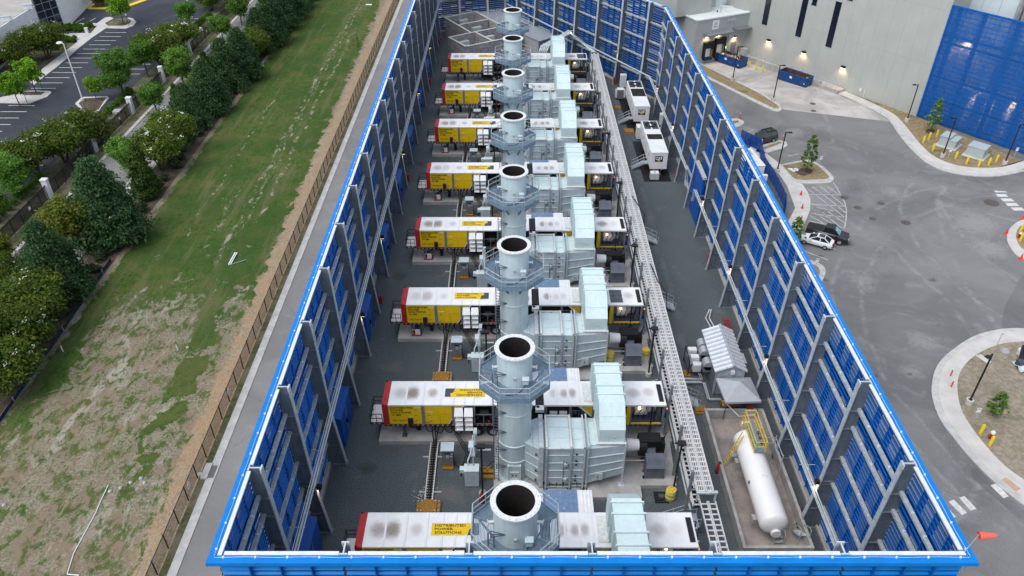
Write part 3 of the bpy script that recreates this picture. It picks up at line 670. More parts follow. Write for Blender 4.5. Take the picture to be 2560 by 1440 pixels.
for k in range(8): b = MB(); b.bar((20.3, 30.2 + 6.4 * k, 3.95), (21.4, 30.2 + 6.4 * k, 3.95), .05, .05, 'galv'); b.build('bracket', c2)
for k in range(4): b = MB(); b.bar((20.3, 86 + 6.4 * k, 3.95), (21.4, 86 + 6.4 * k, 3.95), .05, .05, 'galv'); b.build('bracket', c3)
def lamp_light(parent, loc, e, direction=(0, 0, -1), size=1.9, col=(1, .66, .36)):
    l = bpy.data.lights.new('lamp_light', 'SPOT'); l.energy = e; l.color = col; l.spot_size = size; l.spot_blend = .9; l.shadow_soft_size = .06
    o = bpy.data.objects.new('lamp_light', l); C.objects.link(o); o.parent = parent; o.location = loc
    o.rotation_euler = Vector(direction).to_track_quat('-Z', 'Y').to_euler()
def col_lamp(loc, face, label, group):
    t = thing('column_lamp', label, 'wall lamp', loc, math.atan2(face[1], face[0]), group)
    b = MB(); b.bx(-.02, .30, -.16, .16, .05, .30, 'lamp_black'); b.bx(.0, .26, -.13, .13, .301, .33, 'lamp_black'); b.build('housing', t)
    b = MB(); b.bx(.03, .27, -.13, .13, .02, .05, 'lamp_warm'); b.build('lens', t)
    lamp_light(t, (.14, 0, -.02), 28, (-.18, 0, -1), 1.3)
    return t
for i, k in enumerate((1, 4, 6, 9, 12, 15)):
    col_lamp((-13.0, 27.7 + 6.26 * k, 4.6), (1, 0), 'small lit lamp on a column of the access-road wall, %s from the front' % NTH[i], 'lamps on the wall beside the access road')
for i, k in enumerate((1, 3, 5, 7, 10, 12)):
    col_lamp((20.8, 28.0 + 6.4 * k, 4.6), (-1, 0), 'small lit lamp on a column of the street-side wall, %s from the front wall' % NTH[i], 'lamps on the wall beside the street')
for i, k in enumerate((1, 3)):
    p = Vector((22.2, 111.7)) + Vector((-.5354, .8446)) * (2.65 + 5.8 * k) + Vector((-.8446, -.5354)) * 1.72
    col_lamp((p.x, p.y, 5.4), (-.8446, -.5354), 'small glowing lamp on the slanting far wall, %s from the container trailers' % NTH[i], 'lamps on the far wall')
def call_box(loc, label):
    t = thing('fire_cabinet', label, 'fire cabinet', (loc.x, loc.y, 0), 0, 'red fire cabinets along the walls')
    b = MB(); b.bx(-.03, .03, -.03, .03, 0, .7, 'galv'); b.build('post', t)
    b = MB(); b.bx(-.16, .16, -.14, .14, .35, 1.25, 'red'); b.bx(-.18, .18, -.16, .16, 1.251, 1.29, 'red'); b.build('case', t)
    b = MB(); b.bx(-.12, .12, -.146, -.141, .5, 1.1, 'tail_red'); b.build('cabinet_door', t)
for p, l in [((953, 765), 'red fire cabinet beside the access-road wall, level with the third trailer'), ((1021, 458), 'red fire cabinet beside the access-road wall, level with the fifth trailer'),
             ((1075, 218), 'red fire cabinet beside the access-road wall, level with the seventh trailer'), ((1098, 115), 'red fire cabinet beside the access-road wall, near the grey brick enclosures'),
             ((1769, 662), 'red fire cabinet at a column foot of the street-side wall, past the shed'), ((1690, 446), 'red fire cabinet beside the tall blue door of the street-side wall'), ((1535, 212), 'red fire cabinet at the foot of the slanting far wall')]:
    call_box(G(*p), l)
# ------------------------------------------------------------------ the eight generating units
# soot-stained white roof
g = NG('trailer_roof')
oi = nd(g.nt, 'ShaderNodeObjectInfo')
wv = g.noise(1.1, 5, .65); fine = g.noise(5, 5, .7)
st = 0.0
for cx, cy, rx, ry, k in ((1.15, 1.3, .55, .62, .9), (2.05, 1.35, .5, .72, 1), (3.65, 1.3, .42, .5, .8), (5.2, 1.4, .35, .45, .5), (13.05, 1.3, .33, .5, .9), (13.85, 1.25, .34, .5, .8), (14.5, 1.3, .3, .5, .8), (19.2, 1.3, .55, .55, .85), (20.4, 1.4, .45, .5, .5), (7.1, 1.3, .3, .6, .45)):
    rr = g.rng(g.mth('FRACT', g.mth('MULTIPLY', oi.outputs['Random'], 7.13 + cx * 3.7)), 0, 1, .35, 1.0)
    dx = g.mth('DIVIDE', g.mth('SUBTRACT', g.x, cx), rx); dy = g.mth('DIVIDE', g.mth('SUBTRACT', g.y, cy), ry)
    d = g.mth('SQRT', g.mth('ADD', g.mth('MULTIPLY', dx, dx), g.mth('MULTIPLY', dy, dy)))
    d = g.mth('ADD', d, g.mth('MULTIPLY', g.mth('SUBTRACT', wv, .5), 1.6))
    s = g.mth('MULTIPLY', g.mth('MULTIPLY', g.rng(d, .3, 1.45, 1, 0), rr), k * .95)
    st = g.mth('MAXIMUM', st, s)
base = g.mix(g.rng(wv, .35, .7), (.80, .81, .82), (.71, .725, .735))
g.out(g.mix(st, base, g.mix(g.rng(fine, .3, .7), (.19, .145, .12), (.30, .245, .21))), rough=.5)

def tape(b, x0, x1, y, z0, z1):
    n = int((x1 - x0) / .19)
    for k in range(n):
        a = x0 + (x1 - x0) * k / n; c = a + (x1 - x0) / n * .8
        b.add([(a, y, z0), (c, y, z0), (c, y, z1), (a, y, z1)], [(0, 1, 2, 3)], 'white_paint' if k % 2 else 'tail_red')

def make_trailer():
    T = thing('turbine_trailer', '', 'trailer')
    ZT, ZB, W = 4.1, 2.0, 2.6
    b = MB(); b.bx(-.15, .32, -.03, W + .03, ZB - .02, ZT + .02, 'red'); b.bx(-.17, -.151, .1, W - .1, ZB + .1, ZT - .1, 'red')
    for y in (0, W): b.bx(-.12, .02, y - .06, y + .06, ZT + .02, ZT + .07, 'black')
    b.build('end_cap', T)
    b = MB(); b.bx(.322, 11.6, 0, W, ZT - .06, ZT, 'trailer_roof')
    b.build('roof', T)
    b = MB()
    for x in (1.65, 2.95, 4.3, 5.3, 6.15, 6.85, 8.2, 9.6, 10.8): b.bx(x - .07, x + .07, -.02, W + .02, ZT + .002, ZT + .04, 'white_paint')
    b.bx(.325, 11.6, -.03, .03, ZT - .07, ZT + .025, 'white_paint'); b.bx(.325, 11.6, W - .03, W + .03, ZT - .10, ZT + .025, 'white_paint')
    b.build('roof_rib', T)
    # walls: yellow skin, grey posts, dark equipment bays
    b = MB(); b.bx(.322, 6.9, .03, W - .002, ZB, ZT - .062, 'black'); b.bx(8.4, 11.6, .06, W - .002, ZB, ZT - .062, 'black'); b.bx(6.9, 8.4, .9, W - .002, ZB, ZT - .062, 'black'); b.build('enclosure', T)
    b = MB(); b.bx(.322, 2.84, .0, .028, ZB + .05, ZT - .10, 'yellow'); b.build('side_panel', T)
    b = MB(); b.bx(3.1, 5.18, .0, .028, ZB + .05, ZT - .10, 'yellow'); b.bx(4.25, 4.262, -.004, 0, ZB + .05, 3.1, 'black'); b.bx(4.25, 5.1, -.004, 0, 3.1, 3.112, 'black'); b.build('side_panel', T)
    b = MB(); b.add([(5.34, .02, 3.1), (6.12, .02, ZT - .1), (5.34, .02, ZT - .1), (5.34, .028, 3.1), (6.12, .028, ZT - .1), (5.34, .028, ZT - .1)], [(0, 1, 2), (3, 5, 4), (0, 3, 4, 1), (1, 4, 5, 2), (2, 5, 3, 0)], 'yellow')
    b.add([(5.34, .017, 3.0), (6.22, .017, ZT - .1), (6.12, .017, ZT - .1), (5.34, .017, 3.1)], [(0, 1, 2, 3)], 'white_paint')
    b.add([(4.95, -.006, ZB + .06), (5.179, -.006, ZB + .06), (5.179, -.006, 2.55)], [(0, 1, 2)], 'black'); b.add([(4.88, -.006, ZB + .06), (4.95, -.006, ZB + .06), (5.179, -.006, 2.55), (5.179, -.006, 2.68)], [(0, 1, 2, 3)], 'white_paint')
    b.build('side_panel', T)
    for x0, x1 in ((2.84, 3.1), (5.18, 5.34), (6.86, 6.98), (8.28, 8.42), (8.7, 8.8)):
        b = MB(); b.bx(x0, x1, -.03, .04, ZB, ZT - .1, 'post_grey'); b.build('post', T)
    b = MB(); b.bx(6.98, 8.28, .02, .07, 3.0, 3.05, 'post_grey'); b.bx(6.98, 8.28, .02, .07, ZB, ZB + .05, 'post_grey'); b.bx(7.6, 7.65, .02, .07, ZB + .05, 3.0, 'post_grey')
    b.tube([(7.1, .5, 2.1), (7.3, .5, 2.7), (7.9, .6, 2.8), (8.2, .6, 2.1)], .07, 'dark_grey', 8); b.lathe([(.001, 0), (.28, 0), (.28, .7), (.001, .7)], 'dark_grey', (.75, 2.5), 14, 'x', 7.3)
    b.bx(7.95, 8.1, .05, .12, 2.05, 2.3, 'tail_red')
    b.build('pump_bay', T)
    for x in (5.42, 6.17):        # white stepped intake hoods
        b = MB()
        for j in range(4):
            z = 3.78 - j * .52
            b.add([(x, -.02, z), (x + .62, -.02, z), (x + .62, -.5, z - .36), (x, -.5, z - .36), (x, -.02, z - .05), (x + .62, -.02, z - .05), (x + .62, -.5, z - .41), (x, -.5, z - .41)],
                  [(0, 1, 2, 3), (4, 7, 6, 5), (0, 3, 7, 4), (1, 5, 6, 2), (2, 6, 7, 3)], 'white_paint') if j else b.add([(x, -.02, z + .05), (x + .62, -.02, z + .05), (x + .66, -.5, z - .42), (x - .04, -.5, z - .42), (x, -.02, z - .0), (x + .62, -.02, z - .0), (x + .66, -.5, z - .47), (x - .04, -.5, z - .47)],
                  [(0, 1, 2, 3), (4, 7, 6, 5), (0, 3, 7, 4), (1, 5, 6, 2), (2, 6, 7, 3)], 'white_paint')
            if j: b.bx(x, x + .02, -.5, -.02, z - .4, z - .05, 'white_paint'); b.bx(x + .6, x + .62, -.5, -.02, z - .4, z - .05, 'white_paint')
        b.build('intake_hood', T)
    text('lettering', 'DISTRIBUTED', 'letter', T, 1.80, .19, (.46, 0, 3.70), bold=.035); text('lettering', 'POWER', 'letter', T, 1.0, .19, (.48, 0, 3.45), bold=.035); text('lettering', 'SOLUTIONS', 'letter', T, 1.55, .19, (.5, 0, 3.20), bold=.035)
    text('lettering', 'SMT', 'letter', T, .33, .14, (.52, 0, 2.95), bold=.02)
    b = MB(); b.bx(.90, 1.24, -.004, 0, 2.93, 3.11, 'letter'); bd = b.build('badge', T); text('badge_lettering', '130', 'yellow', bd, .24, .11, (.95, -.004, 2.965), bold=.004)
    text('lettering', 'Solar Turbines', 'letter', T, 1.05, .15, (.56, 0, 2.40), bold=.02); text('lettering', 'A Caterpillar Company', 'letter', T, .75, .07, (.6, 0, 2.29), bold=0)
    b = MB()
    for x, z, w in ((2.3, 3.55, .2), (2.3, 2.95, .2), (2.3, 2.4, .2), (3.35, 3.0, .2), (3.4, 2.35, .2), (3.15, 2.2, .25)): b.bx(x, x + w, -.012, -.001, z, z + .05, 'dark_grey')
    b.bx(2.3, 2.8, -.008, -.001, 3.83, 3.87, 'white_paint'); b.bx(3.13, 3.8, -.008, -.001, 3.34, 3.38, 'white_paint')
    b.build('latch', T)
    b = MB(); b.bx(1.75, 2.15, -.10, -.001, 2.18, 2.74, 'dark_grey')
    for k in range(4): b.tube([(1.8 + k * .1, -.11, 2.7), (1.8 + k * .1, -.16, 2.45), (1.8 + k * .1, -.2, 2.0), (1.9 + k * .2, .2, 1.4)], .03, 'cable_black', 5)
    b.build('cable_entry', T)
    # right-hand module
    b = MB(); b.bx(11.602, 12.26, -.25, W, ZT - .55, ZT - .25, 'white_paint'); b.bx(11.7, 11.9, -.05, .1, ZT - .25, ZT - .15, 'black'); b.build('connector_hood', T)
    b = MB(); b.bx(12.26, 16.4, 0, W, ZT - .06, ZT, 'trailer_roof'); b.bx(18.0, 21.6, 0, W, ZT - .06, ZT, 'trailer_roof'); b.bx(16.4, 18.0, .0, W, ZT - .10, ZT - .04, 'trailer_roof'); b.build('roof', T)
    b = MB()
    for x in (13.2, 14.15, 15.0, 18.5, 19.9): b.bx(x - .06, x + .06, -.02, W + .02, ZT + .002, ZT + .035, 'white_paint')
    for y in (-.04, W): b.bx(12.26, 21.62, y, y + .04, ZT - .12, ZT + .02, 'white_paint')
    b.build('roof_rib', T)
    b = MB(); b.bx(15.3, 15.95, .3, 2.35, ZT + .002, ZT + .05, 'flange'); b.bx(15.35, 15.9, .36, 2.28, ZT + .051, ZT + .07, 'flange'); b.build('roof_hatch', T)
    b = MB(); b.bx(11.6, 18.9, .25, W - .002, ZB, ZT - .122, 'black'); b.build('enclosure', T)
    for x0, x1, m in ((12.3, 12.5, 'post_grey'), (14.2, 14.4, 'post_grey'), (15.95, 16.3, 'post_grey'), (18.95, 19.05, 'post_grey'), (21.42, 21.56, 'post_grey')):
        b = MB(); b.bx(x0, x1, -.01, .2, ZB, ZT - .12, m); b.build('post', T)
    b = MB(); b.add([(15.0, .02, ZT - .12), (15.95, .02, ZT - .12), (15.95, .02, 3.05), (15.0, .05, ZT - .12), (15.95, .05, ZT - .12), (15.95, .05, 3.05)], [(0, 2, 1), (3, 4, 5), (0, 3, 5, 2), (1, 2, 5, 4)], 'yellow')
    b.add([(14.8, .03, ZT - .12), (15.0, .03, ZT - .12), (15.95, .03, 3.05), (15.95, .03, 2.75)], [(0, 3, 2, 1)], 'white_paint'); b.build('side_panel', T)
    b = MB(); b.bx(18.62, 18.93, -.01, .2, ZB, ZT - .12, 'yellow'); b.build('side_panel', T)
    b = MB()
    for x in (14.45, 14.95): b.bx(x, x + .04, .1, .14, 2.4, 3.4, 'post_grey')
    b.bx(14.4, 15.9, .1, .14, 3.36, 3.4, 'post_grey'); b.lathe([(.001, 0), (.15, 0), (.15, .12), (.001, .12)], 'dark_grey', (14.7, 3.1), 12, 'y', .12); b.lathe([(.001, 0), (.15, 0), (.15, .12), (.001, .12)], 'dark_grey', (15.3, 3.1), 12, 'y', .12); b.build('valve_panel', T)
    b = MB(); b.bx(12.7, 13.3, .0, .24, 2.9, 3.25, 'white_paint'); b.bx(13.45, 14.05, .0, .24, 2.9, 3.25, 'white_paint'); b.build('intake_hood', T)
    # open generator frame at the end
    b = MB()
    for z in (ZB + .02, ZT - .18): b.bx(19.05, 21.42, .0, .1, z, z + .1, 'post_grey' if z > 3 else 'yellow'); b.bx(19.05, 21.56, W - .1, W - .002, z, z + .1, 'post_grey')
    b.bx(21.45, 21.56, .2, W - .1, ZT - .2, ZT - .122, 'post_grey'); b.bx(18.9, 21.56, 0, W, ZB - .06, ZB + .018, 'dark_grey'); b.bx(20.55, 20.63, .0, .08, ZB + .1, ZT - .18, 'black'); b.bar((20.6, .05, ZT - .2), (21.4, .05, ZB + .2), .05, .05, 'black')
    b.bx(21.0, 21.3, .3, .6, 2.2, 3.7, 'slate')
    b.build('frame', T)
    b = MB(); b.lathe([(.001, 0), (.4, 0), (.62, .12), (.62, 1.05), (.4, 1.2), (.3, 1.9), (.001, 1.9)], 'white_paint', (1.15, 2.75), 20, 'x', 19.25); b.build('generator_drum', T, smooth=40)
    b = MB()
    for k in range(5): b.tube([(19.3 + .4 * k, .3, 3.9), (19.4 + .4 * k, .35, 3.3), (19.2 + .42 * k, .5, 2.4), (19.3 + .4 * k, .6, 2.05)], .028, 'cable_black', 5)
    b.bx(19.6, 19.8, .35, .5, 3.3, 3.42, 'lamp_warm'); b.build('hose', T)
    b = MB(); b.bx(21.12, 21.45, .35, 2.2, ZT + .003, ZT + .10, 'black'); b.build('tarp_roll', T)
    # deck edge, tape, running gear
    b = MB(); b.bx(-.1, 11.6, .02, W - .02, ZB - .22, ZB - .002, 'black'); b.bx(11.6, 21.56, .06, W - .06, ZB - .24, ZB - .062, 'black'); tape(b, -.1, 8.4, .015, ZB - .12, ZB - .06); tape(b, 18.6, 21.5, .055, ZB - .16, ZB - .1)
    for x in (1.2, 10.9, 13.2, 17.5, 20.6): b.bx(x, x + .2, .3, .5, .38, ZB - .24, 'dark_grey'); b.bx(x - .1, x + .3, .2, .6, .36, .42, 'dark_grey'); b.bx(x, x + .2, W - .5, W - .3, .38, ZB - .24, 'dark_grey')
    b.bx(0, 21, .7, .85, ZB - .5, ZB - .22, 'black'); b.bx(0, 21, W - .85, W - .7, ZB - .5, ZB - .22, 'black'); b.bx(5.0, 6.6, .5, 2.2, .9, ZB - .22, 'black'); b.bx(2.2, 2.5, .9, 1.6, .38, ZB - .22, 'black'); b.bx(12.6, 15.5, .5, 2.2, 1.0, ZB - .25, 'black'); b.bx(7.0, 10.2, .5, 2.2, 1.2, ZB - .22, 'black')
    b.build('chassis', T)
    for x, l in ((3.0, .5), (3.7, .7), (4.5, .6), (5.2, .8), (9.6, .6), (13.8, .6)):
        b = MB(); b.tube([(x, .25, ZB - .25), (x + .08, .12, ZB - .25 - l * .6), (x + .25, .05, ZB - .3 - l), (x + .5, .02, ZB - .32 - l), (x + .72, .08, ZB - .3 - l * .6), (x + .8, .3, ZB - .4)], .045, 'cable_black', 5); b.build('hose', T)
    for x in (7.05, 8.3, 9.5):
        wm = MB(); wm.lathe([(.27, -.15), (.45, -.15), (.5, -.09), (.5, .09), (.45, .15), (.27, .15)], 'rubber', (x, .90), 20, 'y', .42); wo = wm.build('wheel', T, smooth=50)
        rm = MB(); rm.lathe([(.001, -.05), (.12, -.07), (.14, -.02), (.24, -.02), (.27, -.14), (.27, .1), (.001, .1)], 'rim', (x, .90), 18, 'y', .42); rm.build('rim', wo, smooth=40)
    # white end platform with black rails
    b = MB(); b.bx(-1.25, -.2, .25, 2.2, ZB - .1, ZB - .02, 'white_paint'); b.bx(-1.28, -1.252, .2, 2.25, ZB - .2, ZB, 'black'); b.bx(-1.25, -.2, .2, .248, ZB - .2, ZB, 'black'); tape(b, -1.2, -.25, .19, ZB - .15, ZB - .08)
    pl = b.build('end_platform', T); b = MB()
    for p, q in (((-1.22, .26), (-1.22, 2.2)), ((-1.22, .26), (-.3, .26)), ((-1.22, 2.2), (-.3, 2.2))):
        for z in (ZB + .4, ZB + .85): b.bar((*p, z), (*q, z), .045, .045, 'black')
    for p in ((-1.22, .26), (-1.22, .9), (-1.22, 1.55), (-1.22, 2.2), (-.3, .26), (-.75, .26), (-.3, 2.2)): b.bar((*p, ZB - .05), (*p, ZB + .87), .045, .045, 'black')
    b.build('handrail', pl)
    # roof decal
    b = MB(); b.bx(4.62, 6.95, .87, 1.78, ZT + .041, ZT + .045, 'yellow'); b.add([(6.95, .87, ZT + .045), (7.7, .87, ZT + .045), (7.7, 1.78, ZT + .045), (7.25, 1.78, ZT + .045), (7.3, 1.45, ZT + .045), (7.05, 1.3, ZT + .045)], [(0, 1, 2, 3, 4, 5)], 'dark_grey')
    b.add([(6.95, .87, ZT + .043), (7.7, .87, ZT + .043), (7.7, 1.78, ZT + .043), (6.95, 1.78, ZT + .043)], [(0, 1, 2, 3)], 'yellow')
    dc = b.build('roof_decal', T)
    for i, (s, w) in enumerate((('DISTRIBUTED', 2.0), ('POWER', 1.2), ('SOLUTIONS', 1.75))): text('decal_lettering', s, 'letter', dc, w, .19, (4.82, 1.50 - i * .27, ZT + .046), (1, 0, 0), (0, 1, 0), bold=.025)
    return T

def make_stack():
    T = thing('exhaust_stack', '', 'exhaust stack')
    ZR = 12.5; r = 1.21
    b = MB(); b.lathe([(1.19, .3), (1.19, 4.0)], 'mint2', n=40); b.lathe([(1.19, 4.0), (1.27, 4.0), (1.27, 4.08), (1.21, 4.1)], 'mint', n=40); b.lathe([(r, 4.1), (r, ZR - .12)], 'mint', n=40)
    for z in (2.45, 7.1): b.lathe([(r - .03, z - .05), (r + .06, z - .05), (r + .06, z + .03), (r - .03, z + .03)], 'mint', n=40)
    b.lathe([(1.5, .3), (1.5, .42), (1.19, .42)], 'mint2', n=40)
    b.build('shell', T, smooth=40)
    b = MB(); b.lathe([(1.045, ZR - .02), (1.045, 1.0), (.001, 1.0)], 'soot', n=48); b.build('lining', T, smooth=40)
    b = MB(); b.lathe([(1.06, ZR - .12), (1.37, ZR - .12), (1.37, ZR), (1.06, ZR), (1.06, ZR - .12)], 'flange', n=48)
    for k in range(28):
        a = 2 * math.pi * k / 28; b.cyl(1.28 * math.cos(a), 1.28 * math.sin(a), ZR + .001, ZR + .012, .018, 'dark_grey', 6)
    b.build('rim_flange', T, smooth=40)
    # octagonal platform
    ZP = 9.95; ap = 2.38
    oc = [(ap / math.cos(R(22.5)) * math.cos(R(22.5 + 45 * k)), ap / math.cos(R(22.5)) * math.sin(R(22.5 + 45 * k))) for k in range(8)]
    ic = [(1.24 * math.cos(R(22.5 + 45 * k)) * 1.05, 1.24 * math.sin(R(22.5 + 45 * k)) * 1.05) for k in range(8)]
    b = MB()
    for k in range(8):
        a, c, d, e = oc[k], oc[(k + 1) % 8], ic[(k + 1) % 8], ic[k]
        n = 15
        for j in range(n):
            t0, t1 = j / n, (j + .62) / n
            L = lambda p, q, t: (p[0] + (q[0] - p[0]) * t, p[1] + (q[1] - p[1]) * t)
            q0, q1, q2, q3 = L(e, a, t0), L(d, c, t0), L(d, c, t1), L(e, a, t1)
            b.prism([q0, q1, q2, q3], ZP - .05, ZP, 'steel_walk')
        b.bar((*e, ZP - .09), (*a, ZP - .09), .08, .16, 'steel_walk')
    pf = b.build('platform', T)
    b = MB()
    for k in range(8):
        a, c = oc[k], oc[(k + 1) % 8]; b.bar((*a, ZP - .10), (*c, ZP - .10), .05, .44, 'steel_walk')
    b.build('toe_board', pf)
    b = MB()
    for k in range(8):
        a, c = oc[k], oc[(k + 1) % 8]
        for z in (ZP + .55, ZP + 1.02): b.tube([(*a, z), (*c, z)], .032, 'rail_grey', 6)
        b.tube([(*a, ZP - .2), (*a, ZP + 1.04)], .032, 'rail_grey', 6); m = ((a[0] + c[0]) / 2, (a[1] + c[1]) / 2); b.tube([(*m, ZP), (*m, ZP + 1.03)], .026, 'rail_grey', 6)
    b.build('handrail', pf)
    for k in range(8):
        b = MB(); a = R(22.5 + 45 * k); b.bar((r * math.cos(a), r * math.sin(a), ZP - 1.5), (2.2 * math.cos(a), 2.2 * math.sin(a), ZP - .25), .09, .09, 'slate'); b.build('brace', pf)
    # ladder with hoops on the near left flank
    b = MB(); lx, ly = -1.32, -1.05
    for s in (-.2, .2): b.bar((lx + s * .8, ly - s * .3, .3), (lx + s * .8, ly - s * .3, ZP + 1.1), .05, .07, 'slate')
    for k in range(34): b.bar((lx - .16, ly + .06, .6 + k * .29), (lx + .16, ly - .06, .6 + k * .29), .03, .03, 'slate')
    b.build('ladder', T)
    for z in (1.9, 3.7, 5.5, 7.4, 9.0, 11.0):
        b = MB(); b.bar((lx, ly, z), (-.55, -1.08, z), .05, .05, 'slate'); b.bar((lx, ly, z + .28), (-.55, -1.08, z), .04, .04, 'slate'); b.bar((lx, ly, z - .28), (-.55, -1.08, z), .04, .04, 'slate'); b.bar((lx, ly, z - .3), (lx, ly, z + .3), .05, .05, 'slate'); b.build('bracket', T)
    # sampling ports, junction box and its cable
    for a in (R(188), R(-8)):
        b = MB(); ca, sa = math.cos(a), math.sin(a); b.tube([(1.18 * ca, 1.18 * sa, 10.9), (1.5 * ca, 1.5 * sa, 10.9)], .09, 'flange', 10); b.tube([(1.5 * ca, 1.5 * sa, 10.9), (1.54 * ca, 1.54 * sa, 10.9)], .16, 'flange', 12); b.build('sampling_port', T, smooth=40)
    b = MB(); b.tube([(0.02, -1.18, 10.75), (.02, -1.33, 10.75)], .11, 'galv', 12); b.build('sampling_port', T, smooth=40)
    b = MB(); b.bx(.55, .92, -1.33, -1.02, 10.3, 10.72, 'mint'); b.bx(.50, .97, -1.4, -1.0, 10.721, 10.76, 'mint'); b.build('junction_box', T)
    b = MB(); b.tube([(.72, -1.25, 10.3), (.66, -1.30, 10.1), (.60, -1.34, 9.98), (.2, -1.9, 9.99), (-.6, -2.0, 9.99)], .025, 'cable_black', 5); b.build('cable', T)
    b = MB(); b.bx(-.42, .42, -1.36, -1.08, .55, 2.2, 'mint2'); b.bx(-.48, -.42, -1.42, -1.08, .5, 2.25, 'mint'); b.bx(.42, .48, -1.42, -1.08, .5, 2.25, 'mint')
    for z in (.8, 1.55): b.bx(-.34, .34, -1.42, -1.361, z, z + .07, 'mint')
    for x in (-.12, .14): b.tube([(x, -1.36, 1.25), (x, -1.43, 1.25)], .06, 'dark_grey', 8)
    b.build('access_door', T)
    return T

def panel_lines(b, x0, x1, y, zs, m='mint'):
    for z in zs: b.bx(x0, x1, y - .05, y, z - .03, z + .03, m)

def make_duct():
    """housing between the stack and the arch; origin at the stack foot"""
    T = thing('exhaust_duct', '', 'exhaust duct'); n, f = -1.75, 1.35      # near and far faces
    b = MB()            # transition piece beside the stack
    b.add([(.75, -1.0, .9), (1.75, n, .9), (1.75, f, .9), (.75, 1.0, .9), (.75, -1.0, 4.3), (1.75, n, 4.5), (1.75, f, 4.5), (.75, 1.0, 4.3)],
          [(0, 1, 2, 3), (4, 7, 6, 5), (0, 4, 5, 1), (2, 6, 7, 3), (1, 5, 6, 2), (3, 7, 4, 0)], 'mint2')
    for z in (1.6, 2.5, 3.4): b.bar((.78, -1.03, z), (1.75, n - .03, z), .05, .05, 'mint')
    b.bar((1.25, -1.5, 4.5), (1.25, 1.1, 4.47), .05, .05, 'mint'); b.bar((.78, -1.0, 4.33), (1.75, n, 4.53), .06, .05, 'mint')
    for z in (1.2, 2.2, 3.9): b.tube([(1.55, n + .1, z), (1.55, n - .05, z)], .07, 'dark_grey', 8)
    b.build('transition', T)
    b = MB(); b.bx(1.76, 2.08, n - .08, f + .08, .55, 4.75, 'plastic_wrap'); b.build('expansion_joint', T)
    b = MB(); b.bx(2.25, 4.0, n, f, .75, 4.55, 'mint2'); b.bx(2.09, 2.24, n + .1, f - .1, .9, 4.4, 'mint2')
    panel_lines(b, 2.4, 3.95, n - .001, (1.45, 2.25, 3.05, 3.85))
    for y in (-.75, .3): b.bx(2.38, 3.95, y - .03, y + .03, 4.551, 4.60, 'mint')
    b.bx(2.38, 3.95, n + .09, f - .05, 4.552, 4.565, 'duct')
    b.build('catalyst_housing', T)
    b = MB()
    for x in (2.3, 4.05):
        b.bx(x - .07, x + .07, n - .16, n - .052, .3, 4.75, 'galv'); b.bx(x - .07, x + .07, f + .002, f + .1, .3, 4.75, 'galv'); b.bx(x - .07, x + .07, n - .16, f + .1, 4.62, 4.75, 'flange'); b.bx(x - .16, x + .16, n - .25, n + .05, .26, .34, 'galv')
    b.bx(2.37, 3.98, n - .14, n - .02, 4.60, 4.70, 'flange'); b.bx(2.37, 3.98, f - .02, f + .08, 4.60, 4.70, 'flange'); b.bx(2.37, 3.98, n - .14, n - .052, .5, .6, 'galv')
    b.build('frame', T)
    b = MB(); b.bx(4.13, 5.1, n + .02, f - .02, .8, 4.5, 'mint2'); b.bx(5.1, 5.335, n + .06, f - .06, .85, 4.44, 'mint2'); panel_lines(b, 4.15, 5.08, n + .02, (1.45, 2.25, 3.05, 3.85))
    for y in (-.85, .25): b.bx(4.13, 5.08, y - .03, y + .03, 4.501, 4.55, 'mint')
    b.bx(4.14, 5.07, n + .09, f - .1, 4.502, 4.512, 'duct')
    for z in (1.2, 1.7, 2.9, 3.3, 4.0): b.tube([(4.45, n, z), (4.45, n - .09, z)], .08, 'dark_grey', 8)
    b.build('injection_housing', T)
    b = MB()
    for x, h in ((4.95, 4.7), (5.2, 4.8)): b.bx(x, x + .12, n - .14, n - .032, .3, h, 'galv_light'); b.bx(x, x + .12, n - .14, f + .1, h - .12, h, 'galv_light')
    b.bx(4.9, 5.4, n - .25, n + .05, .26, .34, 'galv'); b.bx(4.2, 5.3, n - .12, n - .052, .62, .70, 'galv')
    b.build('frame', T)
    b = MB(); x0, x1 = 5.34, 7.9       # tapering inlet cone: rising belly, narrowing plan
    b.add([(x0, n + .03, .8), (x1, n + .35, 1.45), (x1, f - .3, 1.45), (x0, f - .03, .8), (x0, n + .03, 4.5), (x1, n + .35, 4.45), (x1, f - .3, 4.45), (x0, f - .03, 4.5)],
          [(0, 1, 2, 3), (4, 7, 6, 5), (0, 4, 5, 1), (2, 6, 7, 3), (1, 5, 6, 2), (3, 7, 4, 0)], 'mint2')
    for t in (.25, .5, .75):
        za, zb = .8 + 3.7 * t, 1.45 + 3.0 * t; b.bar((x0, n - .01, za), (x1, n + .31, zb), .06, .06, 'mint')
    b.bx(x0 + .02, x0 + .9, n + .35, f - .4, 4.502, 4.512, 'duct'); b.bx(x0, x1 - .1, n + .30, n + .36, 4.505, 4.58, 'mint'); b.bx(x0, 6.1, f - .45, f - .39, 4.505, 4.58, 'mint')
    b.build('inlet_cone', T)
    b = MB(); b.bx(x1 - .02, x1 + .1, n + .24, n + .36, .3, 4.5, 'galv_light'); b.bx(x1 - .18, x1 + .26, n + .1, n + .5, .3, .36, 'galv_light'); b.add([(x1 - .12, n + .3, .36), (x1 + .2, n + .3, .36), (x1 + .04, n + .3, .8)], [(0, 1, 2)], 'galv_light'); b.build('leg', T)
